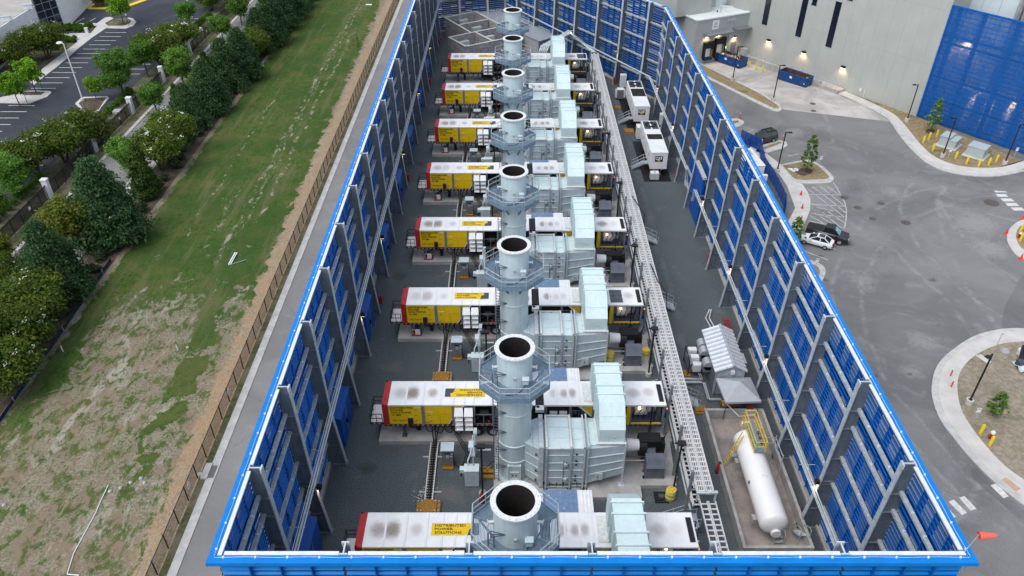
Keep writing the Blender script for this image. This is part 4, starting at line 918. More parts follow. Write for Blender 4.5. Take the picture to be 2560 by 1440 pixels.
    b = MB(); b.bar((5.75, n - .03, 1.2), (6.5, n + .06, 1.35), .06, .06, 'mint'); b.bar((5.75, n - .03, 1.95), (6.5, n + .06, 2.05), .06, .06, 'mint'); b.bx(5.8, 6.45, n - .06, n + .02, 1.25, 1.95, 'mint2'); b.bx(6.05, 6.1, n - .1, n - .06, 1.5, 1.7, 'dark_grey'); b.build('access_hatch', T)
    b = MB(); b.tube([(3.55, n - .1, .6), (3.55, n - .1, 3.4)], .03, 'slate', 5); b.tube([(3.75, n - .12, 2.6), (3.75, n - .12, 3.3)], .05, 'slate', 6)
    for z in (1.3, 2.9): b.bx(3.55, 3.8, n - .26, n - .06, z, z + .25, 'mint2')
    for k in range(6): b.tube([(2.6 + .5 * k, n - .06, .5), (2.6 + .5 * k, n - .06, .95)], .05, 'dark_grey', 6)
    b.build('control_line', T)
    # arch that carries the exhaust over the trailer roof
    X0, X1 = 5.98, 7.83; pts = [(-1.3, 4.6), (-1.3, 5.95), (.05, 7.3), (4.3, 7.3), (5.7, 6.0), (5.7, 4.12), (3.35, 4.12), (3.35, 4.9), (1.3, 4.9), (1.3, 4.6)]
    b = MB()
    vs = [(X0, y, z) for y, z in pts] + [(X1, y, z) for y, z in pts]; k = len(pts)
    b.add(vs, [tuple(range(k)), tuple(range(2 * k - 1, k - 1, -1))] + [(i, k + i, k + (i + 1) % k, (i + 1) % k) for i in range(k)], 'duct')
    ar = b.build('arch', T)
    for y0, z0, th in ((-.62, 6.63, .05), (.85, 7.3, .09), (1.75, 7.3, .09), (3.1, 7.3, .12), (3.95, 7.3, .09)):
        b = MB()
        if z0 < 7: b.bar((X0 - .06, y0, z0), (X1 + .06, y0, z0), .04, .04, 'duct')
        else: b.bx(X0 - .12, X1 + .12, y0 - th / 2, y0 + th / 2, 7.301, 7.42, 'duct'); b.bx(X0 - .14, X0 - .002, y0 - th / 2, y0 + th / 2, 4.95, 7.30, 'duct'); b.bx(X1 + .002, X1 + .14, y0 - th / 2, y0 + th / 2, 4.95, 7.30, 'duct')
        b.build('flange', ar)
    b = MB(); b.bx(X0 - .15, X1 + .15, -1.46, -1.3, 4.56, 4.72, 'flange'); b.bx(X0 - .15, X0 - .001, -1.3, 1.2, 4.56, 4.66, 'flange'); b.bx(X1 + .001, X1 + .15, -1.3, 1.2, 4.56, 4.66, 'flange')
    n_ = 18
    for j in range(n_): b.bx(X0 + (X1 - X0) * (j + .3) / n_, X0 + (X1 - X0) * (j + .7) / n_, -1.475, -1.461, 4.6, 4.66, 'dark_grey')
    b.build('flange', ar)
    b = MB(); b.tube([(7.1, -1.305, 5.2), (7.1, -1.34, 5.2)], .08, 'galv_light', 10); b.build('instrument', T)
    return T

def make_blower():
    T = thing('air_blower', '', 'blower')
    b = MB(); b.lathe([(.50, 0), (.52, .05), (.5, .1), (.44, .8), (.44, .95)], 'white_paint', (0, 2.0), 20, 'x', -1.35); b.build('inlet_pipe', T, smooth=40)
    b = MB(); b.lathe([(.001, -.55), (.85, -.55), (.85, -.02), (.001, -.02)], 'black', (.25, 1.7), 20, 'x', .2)
    b.bx(-.38, 1.25, -.2, .75, 2.0, 2.55, 'black'); b.bx(.9, 1.6, -.1, .6, .9, 2.2, 'black'); b.lathe([(.001, 0), (.35, 0), (.35, .7), (.001, .7)], 'dark_grey', (.2, 1.6), 16, 'x', .25); b.build('fan_casing', T, smooth=40)
    b = MB(); b.tube([(-.25, -.2, 2.0), (-.25, -.3, 2.0)], .09, 'cobble_lime', 10); b.build('gauge', T)
    b = MB(); b.add([(.1, -.3, 1.95), (.8, -.3, 1.95), (.75, -1.0, 2.05), (.2, -1.0, 2.05), (.1, -.3, 1.3), (.8, -.3, 1.3), (.75, -1.0, 1.3), (.2, -1.0, 1.3)], [(0, 3, 2, 1), (4, 5, 6, 7), (0, 1, 5, 4), (1, 2, 6, 5), (2, 3, 7, 6), (3, 0, 4, 7)], 'slate'); b.build('duct', T)
    b = MB(); x0, x1 = -.05, 1.35
    b.add([(x0, -1.0, .45), (x1, -1.0, .45), (x1, -1.9, .45), (x0, -1.9, .45), (x0, -1.0, 2.2), (x1, -1.0, 2.2), (x1, -1.6, 2.2), (x0, -1.6, 2.2), (x0, -2.05, 1.65), (x1, -2.05, 1.65), (x0, -1.9, 1.6), (x1, -1.9, 1.6)],
          [(0, 3, 2, 1), (4, 5, 6, 7), (7, 6, 9, 8), (8, 9, 11, 10), (10, 11, 2, 3), (1, 5, 4, 0), (0, 4, 7, 8, 10, 3), (1, 2, 11, 9, 6, 5)], 'slate')
    b.bx(x0, x1, -1.935, -1.902, 1.0, 1.05, 'slate'); b.bx(.62, .67, -1.935, -1.902, .47, 1.55, 'slate'); b.build('inlet_hood', T)
    b = MB()
    for x in (x0 - .08, x1 + .0): b.bx(x, x + .08, -1.85, -1.75, .3, .45, 'black'); b.bx(x, x + .08, -1.2, -1.1, .3, .45, 'black')
    b.tube([(x0 - .12, -1.9, .5), (x0 - .12, -1.9, .7)], .07, 'black', 8); b.bx(-.1, 1.5, -.3, .6, .34, .9, 'dark_grey'); b.build('base', T)
    b = MB(); b.tube([(-1.5, -.75, 1.1), (.2, -.75, 1.1)], .05, 'galv_light', 6); b.tube([(-1.5, -.55, 1.3), (.1, -.55, 1.3)], .06, 'iron', 6); b.build('pipe', T)
    b = MB(); b.bx(1.55, 1.6, .3, .35, .34, 2.7, 'black'); b.bar((1.3, .3, 1.9), (1.7, .35, 3.0), .05, .05, 'black'); b.build('handle', T)
    return T

def make_filter():
    T = thing('air_filter_house', '', 'filter house')
    b = MB(); b.bx(0, 2.35, 0, 2.4, .9, 3.05, 'blanket')
    for x in (.02, 1.65, 2.0): b.bx(x, x + .05, -.02, 2.42, 3.051, 3.08, 'blanket')
    for x, y in ((.5, .5), (.9, 1.6), (1.4, .8), (.4, 1.9), (1.2, 2.1)): b.cyl(x, y, 3.05, 3.07, .05, 'galv_light', 8)
    b.build('insulated_box', T)
    b = MB(); b.bx(2.352, 3.4, 0, 2.4, .9, 3.0, 'white_paint')
    for x in (2.7, 2.95, 3.2): b.bx(x - .03, x + .03, 0, 2.4, 3.001, 3.05, 'white_paint')
    b.build('end_box', T); b = MB(); b.bx(-1.1, -.02, .3, 2.2, 1.2, 2.9, 'white_paint'); b.build('inlet_box', T)
    b = MB()
    for x in (.1, 1.6, 3.2):
        for y in (.15, 2.2): b.bx(x, x + .12, y, y + .12, .3, .9, 'dark_grey')
    b.build('leg', T)
    return T

tr0, st0, du0, bl0, fi0 = make_trailer(), make_stack(), make_duct(), make_blower(), make_filter()
where = ['first from the front'] + ['%s from the front' % NTH[i] for i in range(1, 7)] + ['last, beside the brick enclosures']
def grille(T, x0, x1):
    b = MB(); b.bx(x0, x1, .35, 2.2, 4.105, 4.15, 'dark_grey')
    for k in range(9): b.bx(x0, x1, .4 + .2 * k, .44 + .2 * k, 4.151, 4.165, 'post_grey')
    b.build('roof_grille', T)
for k in range(8):
    y = 29.75 + 12.6 * k
    F = k == 0
    tr = tr0 if F else dup(tr0); tr.location = (-9.75, y, 0); tag(tr, 'yellow and white turbine trailer with a red end, ' + where[k], 'trailer', 'yellow and white turbine trailers')
    st = st0 if F else dup(st0); st.location = (.23, y - 3.05, 0); tag(st, 'tall pale round exhaust stack with an octagonal walkway, ' + where[k], 'exhaust stack', 'row of round exhaust stacks')
    du = du0 if F else dup(du0); du.location = (.23, y - 3.05, 0); tag(du, 'pale boxy exhaust duct arching over the trailer, ' + where[k], 'exhaust duct', 'boxy exhaust ducts beside the stacks')
    bl = bl0 if F else dup(bl0); bl.location = (10.05, y - 2.1, 0); tag(bl, 'black fan with a slate grey inlet hood on concrete, ' + where[k], 'blower', 'black fans beside the exhaust ducts')
    fi = fi0 if F else dup(fi0); fi.location = (2.2, y + 3.0, 0); tag(fi, 'blue quilted box with a white end behind the trailer, ' + where[k], 'filter house', 'blue quilted boxes behind the trailers')
    if k in (2, 7): grille(tr, 18.7, 19.8) if k == 2 else grille(tr, 20.1, 21.2)
    if k == 1:                       # this roof decal was stuck on the other way round
        dcl = [c for c in tr.children if c.name.startswith('roof_decal')][0]
        dcl.rotation_euler.z = math.pi; dcl.location = (2 * 6.16, 2 * 1.325, 0)

T = thing('pump_cart', '', 'pump')
b = MB(); b.bx(-.45, .45, -.35, .35, .38, .5, 'red'); b.build('base', T)
b = MB(); b.bx(-.1, .35, -.25, .25, .5, 1.15, 'white_paint'); b.bx(-.12, .37, -.27, .27, 1.151, 1.2, 'dark_grey'); b.build('motor', T)
b = MB(); b.tube([(-.35, -.1, .5), (-.35, -.1, .95), (-.1, -.1, 1.0)], .06, 'galv', 6); b.tube([(-.3, .2, .5), (-.3, .2, .8), (-.5, .3, 1.3), (-.3, .6, 1.8)], .04, 'cable_black', 6); b.build('pipe', T)
for i, k in enumerate((2, 3, 4, 5, 6)):
    o = T if i == 0 else dup(T); o.location = (-8.75, 29.75 + 12.6 * k + .45, 0); tag(o, 'small red and white pump under the trailer edge, ' + where[k], 'pump', 'small pumps under the trailers')
# ------------------------------------------------------------------ yard equipment
def copies(proto, places, label, cat, group, skip=()):
    """first place moves the prototype itself, then copies"""
    out = []
    for i, p in enumerate(places):
        o = proto if i == 0 else dup(proto)
        o.location = p[:3]
        if len(p) > 3: o.rotation_euler.z = p[3]
        tag(o, label(i), cat, group); out.append(o)
    return out
def gapname(i): return 'between %s and %s trailer from the front' % (NTH[i], NTH[i + 1])

T = thing('control_cabinet', '', 'cabinet')
b = MB(); b.bx(-.42, .42, -.3, .35, .38, 2.0, 'dark_grey'); b.bx(-.40, .40, -.302, -.3, .4, 1.98, 'post_grey'); b.build('case', T)
b = MB(); b.bx(-.5, .5, -.45, .45, 2.001, 2.08, 'mint2'); b.build('roof', T)
b = MB(); b.bx(-.25, .2, -.31, -.303, 1.55, 1.68, 'black'); b.bx(-.12, .1, -.36, -.303, 1.15, 1.4, 'rail_grey'); b.bx(.2, .38, -.32, -.303, 1.3, 1.34, 'white_paint'); b.bx(.3, .4, -.32, -.303, 1.52, 1.62, 'white_paint'); b.build('panel', T)
for r_, zz in ((.55, .1), (.75, .16), (.95, .08)):
    b = MB(); b.tube([(.42, -.05, .7), (.55, -.2, .2), (.6 + r_ * .5, -.25 - r_ * .2, zz), (.6 + r_, .1, zz), (.75 + r_, .9, .4), (.2 + r_ * .6, 1.9, 1.2), (.1, 2.6, 1.8)], .035, 'cable_black', 6); b.build('hose', T)
b = MB(); b.bx(-.42, .42, -.5, -.28, .02, .16, 'orange_wood'); b.bx(-.42, .42, -.31, .3, .16, .38, 'orange_wood'); b.build('plinth', T)
copies(T, [(-4.82, 40.0 + 12.6 * k, 0) for k in range(6)], lambda i: 'slim grey cabinet on an orange plinth, ' + gapname(i), 'cabinet', 'slim grey control cabinets')

T = thing('switch_cabinet', '', 'cabinet')
b = MB(); b.bx(-.55, .5, -.35, .35, .1, 1.75, 'mint2'); b.bx(-.58, .53, -.38, .38, 1.751, 1.80, 'mint'); b.build('case', T)
b = MB(); b.bx(-.9, -.552, -.2, .2, 1.4, 1.75, 'mint'); b.bx(-.85, -.75, -.12, 0, .95, 1.4, 'black'); b.build('side_box', T)
b = MB(); b.bx(-.5, .45, -.3, .3, 0, .1, 'black'); b.build('base', T)
b = MB(); b.tube([(-.3, .2, 1.8), (-.3, .2, 2.3), (-.1, .9, 2.4), (0, 2.6, 2.4), (.05, 2.7, 1.4)], .06, 'galv_light', 6); b.tube([(.1, .2, 1.8), (.1, .3, 2.7), (.15, 2.8, 2.7)], .05, 'galv', 6); b.bx(-.15, .2, .8, 2.5, 2.05, 2.12, 'galv'); b.bx(0, .12, 2.6, 2.75, 0, 2.9, 'galv'); b.bx(-.3, .05, 1.3, 2.0, 2.13, 2.5, 'mint'); b.bx(.05, .3, 2.3, 2.9, 2.6, 2.95, 'mint2'); b.tube([(.3, 2.0, 1.5), (1.35, 2.0, 1.5)], .08, 'galv_light', 6); b.build('pipework', T)
b = MB(); b.bx(.75, 2.0, .8, 1.1, .15, .35, 'orange_wood'); b.bx(.75, 2.0, .4, .7, .02, .2, 'orange_wood'); b.bx(.75, 1.3, 1.2, 1.5, .02, .2, 'orange_wood'); b.tube([(.2, .3, 1.4), (.9, .9, .6), (1.6, 1.5, .9)], .03, 'cable_black', 5); b.build('timber_step', T)
copies(T, [(-2.9, 38.2 + 12.6 * k, 0) for k in range(6)], lambda i: 'pale switch cabinet beside pipes and stack, ' + gapname(i), 'cabinet', 'pale switch cabinets beside the stacks')

T = thing('yard_lamp', '', 'lamp post')
b = MB(); b.cyl(0, 0, 0, .35, .28, 'concrete', 14); b.build('base', T)
b = MB(); b.cyl(0, 0, .35, 5.2, .075, 'lamp_black', 8); b.build('pole', T)
b = MB(); b.bx(-.28, .28, -.2, .2, 5.2, 5.36, 'lamp_black'); b.bx(-.5, -.28, -.06, .06, 5.24, 5.32, 'lamp_black'); b.build('head', T)
copies(T, [(-2.1, 37.1 + 12.6 * k, 0) for k in range(7)] , lambda i: 'black lamp pole beside the stacks, ' + gapname(i), 'lamp post', 'black lamp poles beside the stacks')
copies(dup(T), [(12.0, 37.4 + 12.75 * k, 0) for k in range(6)], lambda i: 'black lamp pole beside the cable bridge, ' + gapname(i), 'lamp post', 'black lamp poles beside the cable bridge')

T = thing('extinguisher', '', 'extinguisher')
b = MB(); b.lathe([(.001, .1), (.15, .1), (.16, .2), (.16, .8), (.08, .95), (.05, 1.05), (.001, 1.05)], 'red', n=12); b.build('cylinder', T, smooth=40)
b = MB(); b.bx(-.06, .06, -.04, .04, 1.05, 1.15, 'black'); b.tube([(.05, 0, 1.1), (.18, -.1, .9), (.16, -.12, .4)], .03, 'black', 5); b.build('valve', T)
b = MB(); b.bx(-.2, .2, -.2, .2, 0, .1, 'black'); b.build('stand', T)
copies(T, [(-2.15, 36.55 + 12.6 * k, 0) for k in range(6)], lambda i: 'red extinguisher under the lamp pole, ' + gapname(i), 'extinguisher', 'red fire extinguishers beside the lamp poles')
e = dup(T, G(1794, 1180), 'red fire extinguisher on the gravel beside the tank basin wall'); e['group'] = 'fire extinguishers by the basin'

# cable ladders on the gravel, one per gap
T = thing('cable_ladder', '', 'cable tray'); b = MB()
for x in (-.28, .28): b.bx(x - .04, x + .04, 0, 12.6 - 2.8, .12, .26, 'tray')
b.build('side_rail', T)
b = MB(); b.bx(-.24, .24, 0, 9.8, .10, .13, 'cable_black')
for k in range(40): b.bx(-.24, .24, .1 + k * .243, .16 + k * .243, .135, .16, 'tray' if k % 1 == 0 else 'tray')
for k in range(3): b.bx(-.8, .9, 1.5 + 3.4 * k, 1.62 + 3.4 * k, .02, .1, 'galv')
b.build('rung', T)
b = MB()
for x in (-.12, 0, .1): b.tube([(x, .0, .16), (x + .03, 5, .17), (x, 9.0, .18), (x + .05, 9.7, .5), (x * 2.2 + .1, 10.0, 1.3), (x * 3 + .2, 10.3, 1.85)], .05, 'cable_black', 5)
b.build('cable', T)
copies(T, [(-6.05, 32.4 + 12.6 * k, 0) for k in range(6)], lambda i: 'white-railed cable ladder on the gravel, ' + gapname(i), 'cable tray', 'cable ladders on the gravel')
T = thing('cable_crossing', '', 'crossing cover')
b = MB(); b.bx(-.6, .6, -.55, .55, .27, .36, 'orange_wood'); b.build('deck', T)
for x in (-.86, .62): b = MB(); b.bx(x, x + .24, -.5, .5, .02, .24, 'orange_wood'); b.build('ramp', T)
b = MB()
for x in (-.75, .75, -.5, .5):
    for y in (-.42, .42): b.cyl(x, y, .2, .40, .045, 'galv_light', 8)
b.build('bolt', T)
copies(T, [(-6.0, 36.2 - .3 - .0, 0), (-6.0, 49.7, 0), (-6.0, 61.8, 0), (-6.0, 74.5, 0)], lambda i: 'orange timber cover over the cable ladder, ' + gapname(i), 'crossing cover', 'orange covers over the cable ladders')

# cable bridge along the right-hand ends of the trailers
T = thing('cable_bridge', 'long white two-lane cable bridge running past the trailer ends', 'cable bridge')
YB0, YB1 = 33.4, 118.0
for j, (xa, z) in enumerate(((12.38, 5.0), (12.94, 5.0), (12.3, 3.6))):
    b = MB()
    for x in (xa, xa + .46): b.bx(x - .035, x + .035, YB0, YB1, z - .08, z + .08, 'tray'); b.bx(x - .07, x + .07, YB0, YB1, z - .085, z - .081, 'tray')
    n = int((YB1 - YB0) / .42)
    for k in range(n): b.bx(xa + .036, xa + .424, YB0 + k * .42, YB0 + k * .42 + .11, z - .05, z - .0, 'tray')
    b.bx(xa + .05, xa + .41, YB0, YB1, z - .30, z - .22, 'cable_black')
    if j < 2:
        for x in (xa + .16, xa + .30): b.bx(x - .03, x + .03, YB0, YB1, z - .12, z - .055, 'tray')
    b.build('tray', T)
b = MB()
for xa in (12.62, 13.18):
    for x in (xa, xa + .46): b.bx(x - .035, x + .035, 23, YB0 - .1, 4.0, 4.16, 'tray')
    for k in range(25): b.bx(xa + .036, xa + .424, 23 + k * .42, 23.1 + k * .42, 4.02, 4.07, 'tray')
b.build('tray', T)
b = MB(); b.bx(12.3, 13.7, YB0 - .1, YB0 + .1, 4.82, 4.96, 'galv_light'); b.bx(12.35, 12.45, YB0 - .05, YB0 + .05, 4, 4.82, 'galv_light'); b.bx(13.55, 13.65, YB0 - .05, YB0 + .05, 4, 4.82, 'galv_light')
b.build('cross_beam', T)
for k in range(21):
    y = 34.6 + 4.15 * k; b = MB()
    b.bx(12.12, 12.28, y - .1, y + .1, .3, 5.6, 'post_grey'); b.bx(12.281, 13.5, y - .06, y + .06, 4.70, 4.815, 'post_grey'); b.bx(12.29, 12.7, y - .05, y + .05, 3.25, 3.35, 'post_grey'); b.bx(11.9, 12.5, y - .25, y + .25, 0, .3, 'concrete')
    b.build('support_post', T)
b = MB()
for x, z, r in ((12.36, 3.1, .09), (12.5, 2.7, .06), (12.36, 2.3, .07), (12.3, 4.6, .05)): b.tube([(x, 34, z), (x, YB1, z)], r, 'galv_light', 6)
b.tube([(13.1, 60, 5.1), (13.3, 57, 5.25), (13.9, 55.5, 5.0), (14.1, 55.2, 3.0)], .05, 'cable_black', 6); b.tube([(13.0, 73.0, 5.1), (13.4, 70.5, 5.25), (13.9, 69.7, 4.8), (14.0, 69.5, 3.0)], .05, 'cable_black', 6)
b.build('pipe', T)
b = MB()
for k in range(9): b.bx(13.75, 13.83, 30.5 + 8.9 * k, 30.58 + 8.9 * k, 0, 1.6, 'galv_light')
for k in range(60): b.bx(12.06, 12.12, 35 + k * .23, 35.06 + k * .23, 1.6, 4.4, 'galv') if False else None
b.build('cable_drop', T)
# connecting gear between each trailer end and the bridge
T = thing('pipe_manifold', '', 'pipework')
b = MB()
for j in range(5): b.tube([(0, .3 + j * .4, 2.6 + .15 * j), (.35, .3 + j * .4, 2.6 + .15 * j), (.5, .6 + j * .4, 1.2)], .05, 'galv_light' if j % 2 else 'dark_grey', 6)
b.build('pipe', T)
b = MB(); b.lathe([(.001, 0), (.3, 0), (.3, 1.2), (.001, 1.2)], 'mint2', (.3, .9), 14); b.lathe([(.001, 1.2), (.22, 1.2), (.22, 1.5), (.001, 1.5)], 'dumpster_blue', (.3, .9), 12); b.build('tank', T, smooth=40)
b = MB()
for j in range(4): b.cyl(.2 + .05 * j, 1.6 + .25 * j, .3, 1.0 + .2 * j, .12, 'black', 8)
b.bx(.05, .4, 1.4, 2.5, .1, .3, 'dark_grey'); b.bx(.15, .25, -.1, 0, 2.9, 3.0, 'lamp_red'); b.build('valve', T)
copies(T, [(11.85, 30.2 + 12.6 * k, .36) for k in range(8)], lambda i: 'valves and pipes at the trailer end by the cable bridge, ' + where[i], 'pipework', 'pipework at the trailer ends')

# footbridge steps over the cable run
def stairs(loc, rot, label, group, n=5, w=1.1, m='rail_grey'):
    t = thing('stile_steps', label, 'steps', loc, rot, group)
    b = MB(); z = 0
    for k in range(n): b.bx(k * .3, k * .3 + .3, 0, w, .18 * (k + 1) - .04, .18 * (k + 1), m)
    b.bx(n * .3, n * .3 + .9, 0, w, .18 * n - .04, .18 * n + .02, m); b.build('tread', t)
    b = MB()
    for y in (0, w): b.bar((0, y, .1), (n * .3, y, .18 * n), .04, .16, m)
    b.build('stringer', t)
    for y in (0, w):
        b = MB(); h = .18 * n
        for zz in (.45, .9): b.tube([(0, y, zz + .1), (n * .3, y, h + zz), (n * .3 + .9, y, h + zz)], .028, m, 6)
        for x, q in ((0, .05), (n * .15, h / 2), (n * .3, h), (n * .3 + .9, h)): b.tube([(x, y, q), (x, y, q + .95)], .028, m, 6)
        b.build('handrail', t)
    return t
for i, k in enumerate((0, 1)): stairs((9.9 + .8, 33.6 + 12.9 * k, 0), 0, 'grey metal steps up to the cable bridge from the trailer side, %s from the front' % NTH[i], 'grey steps beside the cable bridge', 5, 1.2)
for i, (u, v) in enumerate(((1742, 1000), (1682, 762), (1640, 600), (1560, 430), (1532, 320))):
    p = G(u, v); stairs((p.x, p.y, 0), math.pi, 'grey metal steps on the tank side of the cable bridge, %s from the tank basin' % NTH[i], 'grey steps beside the cable bridge', 4, 1.1)
def barrel(loc, label):
    t = thing('drum', label, 'drum', loc, 0, 'yellow drums'); b = MB()
    b.lathe([(.001, 0), (.34, 0), (.36, .05), (.36, .3), (.38, .33), (.36, .36), (.36, .7), (.38, .73), (.36, .76), (.35, 1.0), (.001, 1.02)], 'cobble_lime', n=20); b.build('body', t, smooth=50)
    b = MB(); b.cyl(0, 0, 1.021, 1.05, .33, 'yellow_rail', 18)
    for k in range(5): a = 1.256 * k; b.bx(.2 * math.cos(a) - .03, .2 * math.cos(a) + .03, .2 * math.sin(a) - .03, .2 * math.sin(a) + .03, 1.051, 1.07, 'dark_grey')
    b.build('lid', t)
barrel(G(1674, 1247), 'yellow-green drum beside the black lamp pole and a small pallet'); barrel(G(1612, 895), 'yellow-green drum behind the slate grey inlet hood'); barrel(G(1524, 915) + Vector((0, .3, .3)), 'yellow-green drum half hidden behind the pale arch')
t = thing('pallet', 'small dark pallet on the gravel beside the yellow drum', 'pallet', G(1652, 1245)); b = MB()
for k in range(5): b.bx(-.5, .5, -.5 + .22 * k, -.38 + .22 * k, .08, .12, 'black')
b.build('deck', t); b = MB()
for x in (-.45, 0, .4): b.bx(x, x + .08, -.5, .5, 0, .08, 'black')
b.build('bearer', t); b = MB(); b.bx(-.2, .2, -.2, .15, .12, .3, 'dark_grey'); b.build('load', t)

# orange timber ramps over cables on the right of the yard
def timber(loc, w, d, label):
    t = thing('cable_crossing', label, 'crossing cover', (loc.x, loc.y, 0), 0, 'orange covers in the right-hand yard'); b = MB(); b.bx(-w / 2, w / 2, -d / 2, d / 2, .14, .22, 'orange_wood'); b.build('deck', t)
    b = MB(); b.bx(-w / 2, w / 2, -d / 2 - .25, -d / 2 - .02, .02, .12, 'orange_wood'); b.build('ramp', t); b = MB(); b.bx(-w / 2, w / 2, d / 2 + .02, d / 2 + .25, .02, .12, 'orange_wood'); b.build('ramp', t)
timber(G(1750, 1026), .9, .5, 'orange timber cover against the corner of the tank basin'); timber(G(1572, 329), 1.3, 1.2, 'orange timber cover beside the steps of the nearer container trailer'); timber(G(1544, 270), .9, .7, 'orange timber cover over pipes beside the farther container trailer')
timber(G(1668, 1080), .6, .5, 'orange timber cover beside the second black fan'); timber(G(1717, 938), .5, .7, 'orange timber cover beside the outdoor cooling units')

# ---------------- tank basin
t = thing('containment_basin', 'low concrete basin walls round the white tank', 'basin wall')
o = MB(); o.bx(16.0, 20.35, 32.1, 44.9, -.02, .05, 'basin_floor'); o.build('basin_floor', t)
W_ = .22
for x0, x1, y0, y1 in ((15.75, 15.97, 31.9, 45.15), (20.35, 20.57, 31.9, 45.15), (15.972, 20.348, 44.93, 45.15), (15.972, 20.348, 31.9, 32.12)):
    b = MB(); b.bx(x0, x1, y0, y1, 0, .95, 'basin_wall'); b.build('wall', t)
t = thing('storage_tank', 'long white horizontal storage tank in the concrete basin', 'tank', (18.02, 0, 0))
RZ = .98; zc = 1.75
b = MB(); prof = []
for k in range(9): a = math.pi / 2 * k / 8; prof.append((max(.001, RZ * math.sin(a)), 33.35 - .45 * math.cos(a)))
for k in range(9): a = math.pi / 2 * k / 8; prof.append((max(.001, RZ * math.cos(a)), 41.0 + .5 * math.sin(a)))
b.lathe(prof, 'tank_white', (0, zc), 40, 'y'); b.build('vessel', t, smooth=60)
b = MB(); b.lathe([(.001, -.12), (.34, -.12), (.36, -.05), (.36, .05), (.3, .06), (.3, .2)], 'tank_white', (0.1, zc - .45), 22, 'y', 32.85)
for k in range(14): a = .449 * k; b.bx(.1 + .32 * math.cos(a) - .02, .1 + .32 * math.cos(a) + .02, 32.70, 32.73, zc - .45 + .32 * math.sin(a) - .02, zc - .45 + .32 * math.sin(a) + .02, 'galv')
b.build('manway', t, smooth=40)
for y in (34.4, 39.6):
    b = MB(); b.bx(-1.05, 1.05, y - .25, y + .25, .05, 1.0, 'basin_wall'); b.build('saddle', t)
b = MB(); b.bx(-.15, .25, 36.6, 36.75, zc + .97, zc + 1.0, 'flange'); b.bx(-.96, -.9, 36.5, 36.7, 1.9, 2.15, 'black'); b.build('name_plate', t)
b = MB(); b.bx(-.15, .55, 38.7, 41.6, zc + 1.15, zc + 1.2, 'steel_walk'); wk = b.build('walkway', t); b = MB()
for x in (-.2, .6):
    for z in (.5, 1.0): b.tube([(x, 38.7, zc + 1.2 + z), (x, 41.9, zc + 1.2 + z)], .035, 'yellow_rail', 6)
    for y in (38.7, 39.5, 40.3, 41.1, 41.9): b.tube([(x, y, zc + 1.1), (x, y, zc + 2.2)], .035, 'yellow_rail', 6)
    b.bx(x - .02, x + .02, 38.7, 41.9, zc + 1.15, zc + 1.3, 'yellow_rail')
for y in (38.7, 41.9):
    for z in (.5, 1.0): b.tube([(-.2, y, zc + 1.2 + z), (.6, y, zc + 1.2 + z)], .035, 'yellow_rail', 6)
b.build('handrail', wk); b = MB()
for y in (39.9, 40.3): b.bar((-1.55, y, .1), (-.72, y, zc + 1.6), .04, .06, 'yellow_rail')
for k in range(11): f = (k + .5) / 11; b.bar((-1.55 + .75 * f, 39.9, .1 + (zc + 1.35) * f), (-1.55 + .75 * f, 40.3, .1 + (zc + 1.35) * f), .04, .04, 'yellow_rail')
for y in (41.2, 41.6): b.tube([(-.45, y, zc + .9), (-.45, y, zc + 2.0)], .035, 'yellow_rail', 6)
b.build('ladder', t)
b = MB(); b.tube([(.8, 40.6, zc + .8), (.8, 40.6, zc + 1.4), (.75, 42.4, zc + 1.3), (.1, 43.6, 1.6), (-.6, 45.8, 1.2)], .05, 'galv_light', 6)
for k in range(3): b.tube([(.5, 40.4 - k * .5, zc + .9), (.5, 40.4 - k * .5, zc + 1.35)], .06, 'galv', 8); b.cyl(.5, 40.4 - k * .5, zc + 1.35, zc + 1.45, .12, 'iron', 10)
for z in (1.3, 1.9): b.tube([(.9, 40.5, z + .6), (2.0, 40.5, z + .6), (2.0, 38.6, z + .6)], .035, 'galv', 6)
for y in (40.5, 38.6): b.tube([(2.0, y, .05), (2.0, y, 2.7)], .035, 'galv', 6)
b.bx(-.15, .5, 42.2, 42.5, 1.9, 2.2, 'white_paint'); b.build('pipework', t)
def stile(p, label, rz):
    t = thing('basin_steps', label, 'steps', p, rz, 'metal steps in the tank basin'); b = MB()
    for k in range(4): b.bx(-.3, .3, k * .24, k * .24 + .2, .2 + .2 * k, .24 + .2 * k, 'galv')
    b.build('tread', t); b = MB()
    for x in (-.33, .33):
        b.tube([(x, 0, .05), (x, 0, .9), (x, .9, 1.7), (x, 1.2, 1.7), (x, 1.2, .05)], .03, 'rail_grey', 6); b.bar((x, 0, .1), (x, .95, .9), .03, .12, 'galv')
    b.build('handrail', t)
stile(G(1945, 1362), 'small dark metal steps in the basin in front of the tank end', 0); stile(G(1990, 1330), 'pale metal steps at the corner of the basin beside the tank end', math.pi)
t = thing('equipment_box', 'small grey concrete-coloured box beside the tank ladder', 'box', G(1834, 1152)); b = MB(); b.bx(-.3, .3, -.25, .25, .05, .75, 'basin_wall'); b.build('case', t); b = MB(); b.bx(-.33, .33, -.28, .28, .751, .79, 'galv'); b.build('lid', t)

